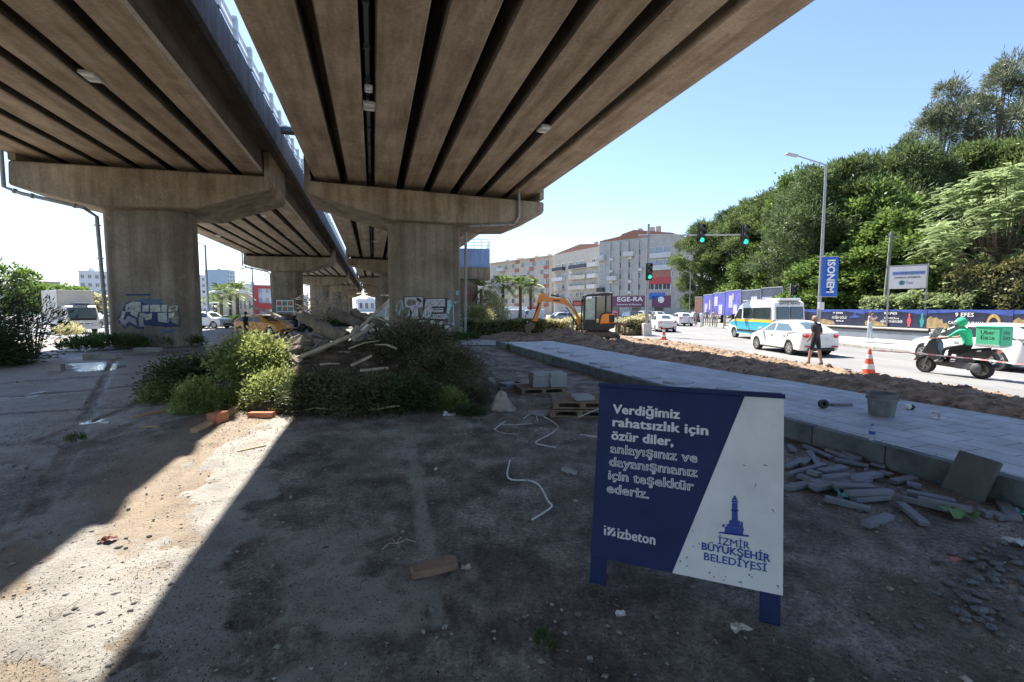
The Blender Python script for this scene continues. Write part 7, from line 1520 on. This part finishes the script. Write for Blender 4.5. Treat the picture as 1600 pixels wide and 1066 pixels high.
for i, (px, py, rz, lab) in enumerate(((860,545,12,'loose slab near the far end of the new pavement'),(884,551,20,'loose slab second from the far end, lying askew'),(905,556,8,'loose slab beyond the earth peak'),(938,568,15,'loose slab close to the dug earth, half way along the pavement'),(955,573,28,'loose slab overlapping its neighbour half way along the pavement'),(1060,598,10,'loose slab above the notice board top edge'),(1102,606,24,'slab tipped up on the pavement beside the notice board corner'),(1010,590,5,'slab lying flush behind the notice board'),(1130,604,-4,'slab lying at the dug earth beyond the notice board corner'))):
    g = G(px,py,PZ); o = MB().box((0,0,.022), (.6,.40,.045)).build('paving_slab', mat('blue grey paver', (.41,.43,.48), .6, 0, .15, 3, .3, 30)); o.location = (g.x,g.y,PZ+.005); o.rotation_euler = (R(random.uniform(.5,2.5)),R(random.uniform(-2,2)),TH+R(rz)); tag(o, lab, 'paving slab', 'loose slabs on the new pavement')
pi_ = G(1385,604); pj = G(1420,610); tag(MB().bar((pi_.x,pi_.y,bank_h(pi_.x,pi_.y)+.05),(pj.x,pj.y,bank_h(pj.x,pj.y)+.05),.05,.03).build('plank', m_slab), 'pale thin batten lying on the dug earth by the near cone', 'plank')
# scraps
def scrap(px, py, col, lab, s=.06, nm='paper_scrap', cat='litter'):
    g = G(px,py,.012); n = 5; V = []
    for i in range(n):
        for k in range(n): V.append((g.x+(i/(n-1)-.5)*s*1.3+random.gauss(0,s*.07), g.y+(k/(n-1)-.5)*s+random.gauss(0,s*.07), .015+abs(random.gauss(0,s*.22))))
    tag(MB().add(V, [(i*n+k,i*n+k+1,(i+1)*n+k+1,(i+1)*n+k) for i in range(n-1) for k in range(n-1)]).build(nm, mat('scrap '+lab[:22], col, .6, 0, .2, 20)), lab, cat)
scrap(969,961,(.6,.6,.62),'white paper scrap under the notice board',.05); scrap(1155,984,(.6,.57,.52),'crumpled pale paper near the notice board leg',.08); scrap(1324,776,(.12,.45,.42),'teal plastic scrap among the kerb blocks',.14); scrap(1496,805,(.10,.22,.05),'green leafy scrap beside the parallel kerb blocks',.20); scrap(1590,849,(.55,.58,.62),'white loop of paper at the photo edge',.12); scrap(728,889,(.55,.45,.42),'tiny pinkish scrap beyond the wooden block',.05); scrap(702,650,(.55,.55,.56),'white plastic scrap on the heap foot',.16); scrap(133,550,(.6,.6,.6),'white paper beside the long kerb stone',.22); scrap(1493,877,(.55,.16,.13),'red scrap on the stone heap',.07); scrap(1598,805,(.10,.50,.48),'turquoise scrap at the foot of the kerb',.12); scrap(170,845,(.16,.06,.045),'reddish brown dry leaf clump in the sunlit strip',.09)
# stones heap in the corner
m_stone = mat('pale river stone', (.17,.18,.19), .75, 0, .3, 3, .2, 30)
protos = []
for k in range(3):
    e = MB().ell((0,0,0), (1,.75,.5), 8); e.v = [(x*(1+random.gauss(0,.12)), y*(1+random.gauss(0,.12)), z*(1+random.gauss(0,.12))) for x, y, z in e.v]; protos.append(e)
pm = [None]*3
for i in range(75):
    px, py = random.gauss(1540,45), random.gauss(905,34)
    if py < 830 or px > 1640: continue
    g = G(px,py); s = random.uniform(.014,.05); k = i % 3
    if pm[k] is None: o = protos[k].build('stone', m_stone, smooth=True, sharp=60); pm[k] = o.data
    else: o = bpy.data.objects.new('stone', pm[k]); link(o)
    o.location = (g.x,g.y,s*.3); o.scale = (s,s,s); o.rotation_euler = (0,0,random.uniform(0,6)); tag(o, 'pale stone in the scatter of stones at the lower corner', 'stone', 'stones in the corner scatter')
# small litter nobody could count
def view_pts(n, y0, y1, pw=1.6):
    Y = y0+(y1-y0)*rng.random(n)**pw; X = rng.uniform(-1.18,1.18,n)*Y; u = X*math.cos(TH)+Y*math.sin(TH); k = (u < 6.0) & (X > -14); return X[k], Y[k]
X, Y = view_pts(16000, 1.5, 18); dens = fbm(X*.8, Y*.8, 201, 4); k = dens+rng.random(len(X))*.35 > .62; X, Y = X[k], Y[k]
sz = .003+rng.exponential(.0055, len(X)); lumps(len(X), np.stack([X,Y,ground_h(X,Y)*.5+.012],1), np.minimum(sz,.035), 'gravel', mat('gravel', (.14,.13,.12), .9, 0, .2, 3, coord='World', col2=(.40,.37,.33), island=.5))
X, Y = view_pts(70000, 1.5, 15, 1.35); dens = fbm(X*.9+5, Y*.9, 211, 4)+.30*np.exp(-((X+3.5)/3.5)**2-((Y-8.0)/1.8)**2)+.20*np.exp(-((X*.957+Y*.291+.6)/.45)**2)-.10*((X*.957+Y*.291 < -1.3)&(X*.957+Y*.291 > -3)&(Y < 9)); k = dens+rng.random(len(X))*.30 > .675; X, Y = X[k], Y[k]
d = rng.normal(size=(len(X),3)); d[:,2] = np.abs(d[:,2])*.15; V, F = leaf_quads(np.stack([X,Y,ground_h(X,Y)*.5+.014],1), np.clip(Y*.0035,.011,.026), .009, 0, d/np.linalg.norm(d,axis=1)[:,None]); tag(npmesh('leaf_litter', V, F, leafmat('dry leaf litter', (.045,.045,.022), .6, .05, (.17,.16,.085))), kind='stuff')
X, Y = view_pts(1500, 1.6, 12); k = fbm(X*1.1, Y*1.1, 231, 3) > .55; X, Y = X[k], Y[k]; tw = MB()
for x, y in zip(X[:300], Y[:300]): a = random.uniform(0,6.28); l = random.uniform(.03,.12); z = .02; tw.tube([(x,y,z),(x+l*.5*math.cos(a),y+l*.5*math.sin(a),z+.012),(x+l*math.cos(a+.4),y+l*math.sin(a+.4),z)], .0022, 3)
tag(tw.build('twigs', mat('dry twig', (.17,.13,.09), .9, 0, .5, 3)), kind='stuff')
for px, py, s, lab in ((850,1010,.07,'small green weed at the bottom edge below the notice board'),(120,690,.12,'weeds growing in the crack of the wet concrete'),(800,548,.3,'weed tuft at the far corner of the kerb')):
    bush('weed_clump', lab, 'weeds', tuple(G(px,py)), (s,s,s*.6), m_weed, s*.5, s*.14, 26, 8, 'small weeds in the yard', up=.6, nst=3, stemr=.003)
cr_ = MB(); g = G(620,853); 
for a, l in ((.2,.16),(1.2,.10),(2.6,.12),(3.9,.14),(5.2,.09)): cr_.tube([(g.x,g.y,.02),(g.x+l*.5*math.cos(a),g.y+l*.5*math.sin(a),.05),(g.x+l*math.cos(a),g.y+l*math.sin(a),.015)], .004, 4)
tag(cr_.build('root_tangle', m_stick), 'small dry root star in the shade beyond the wooden block', 'roots')
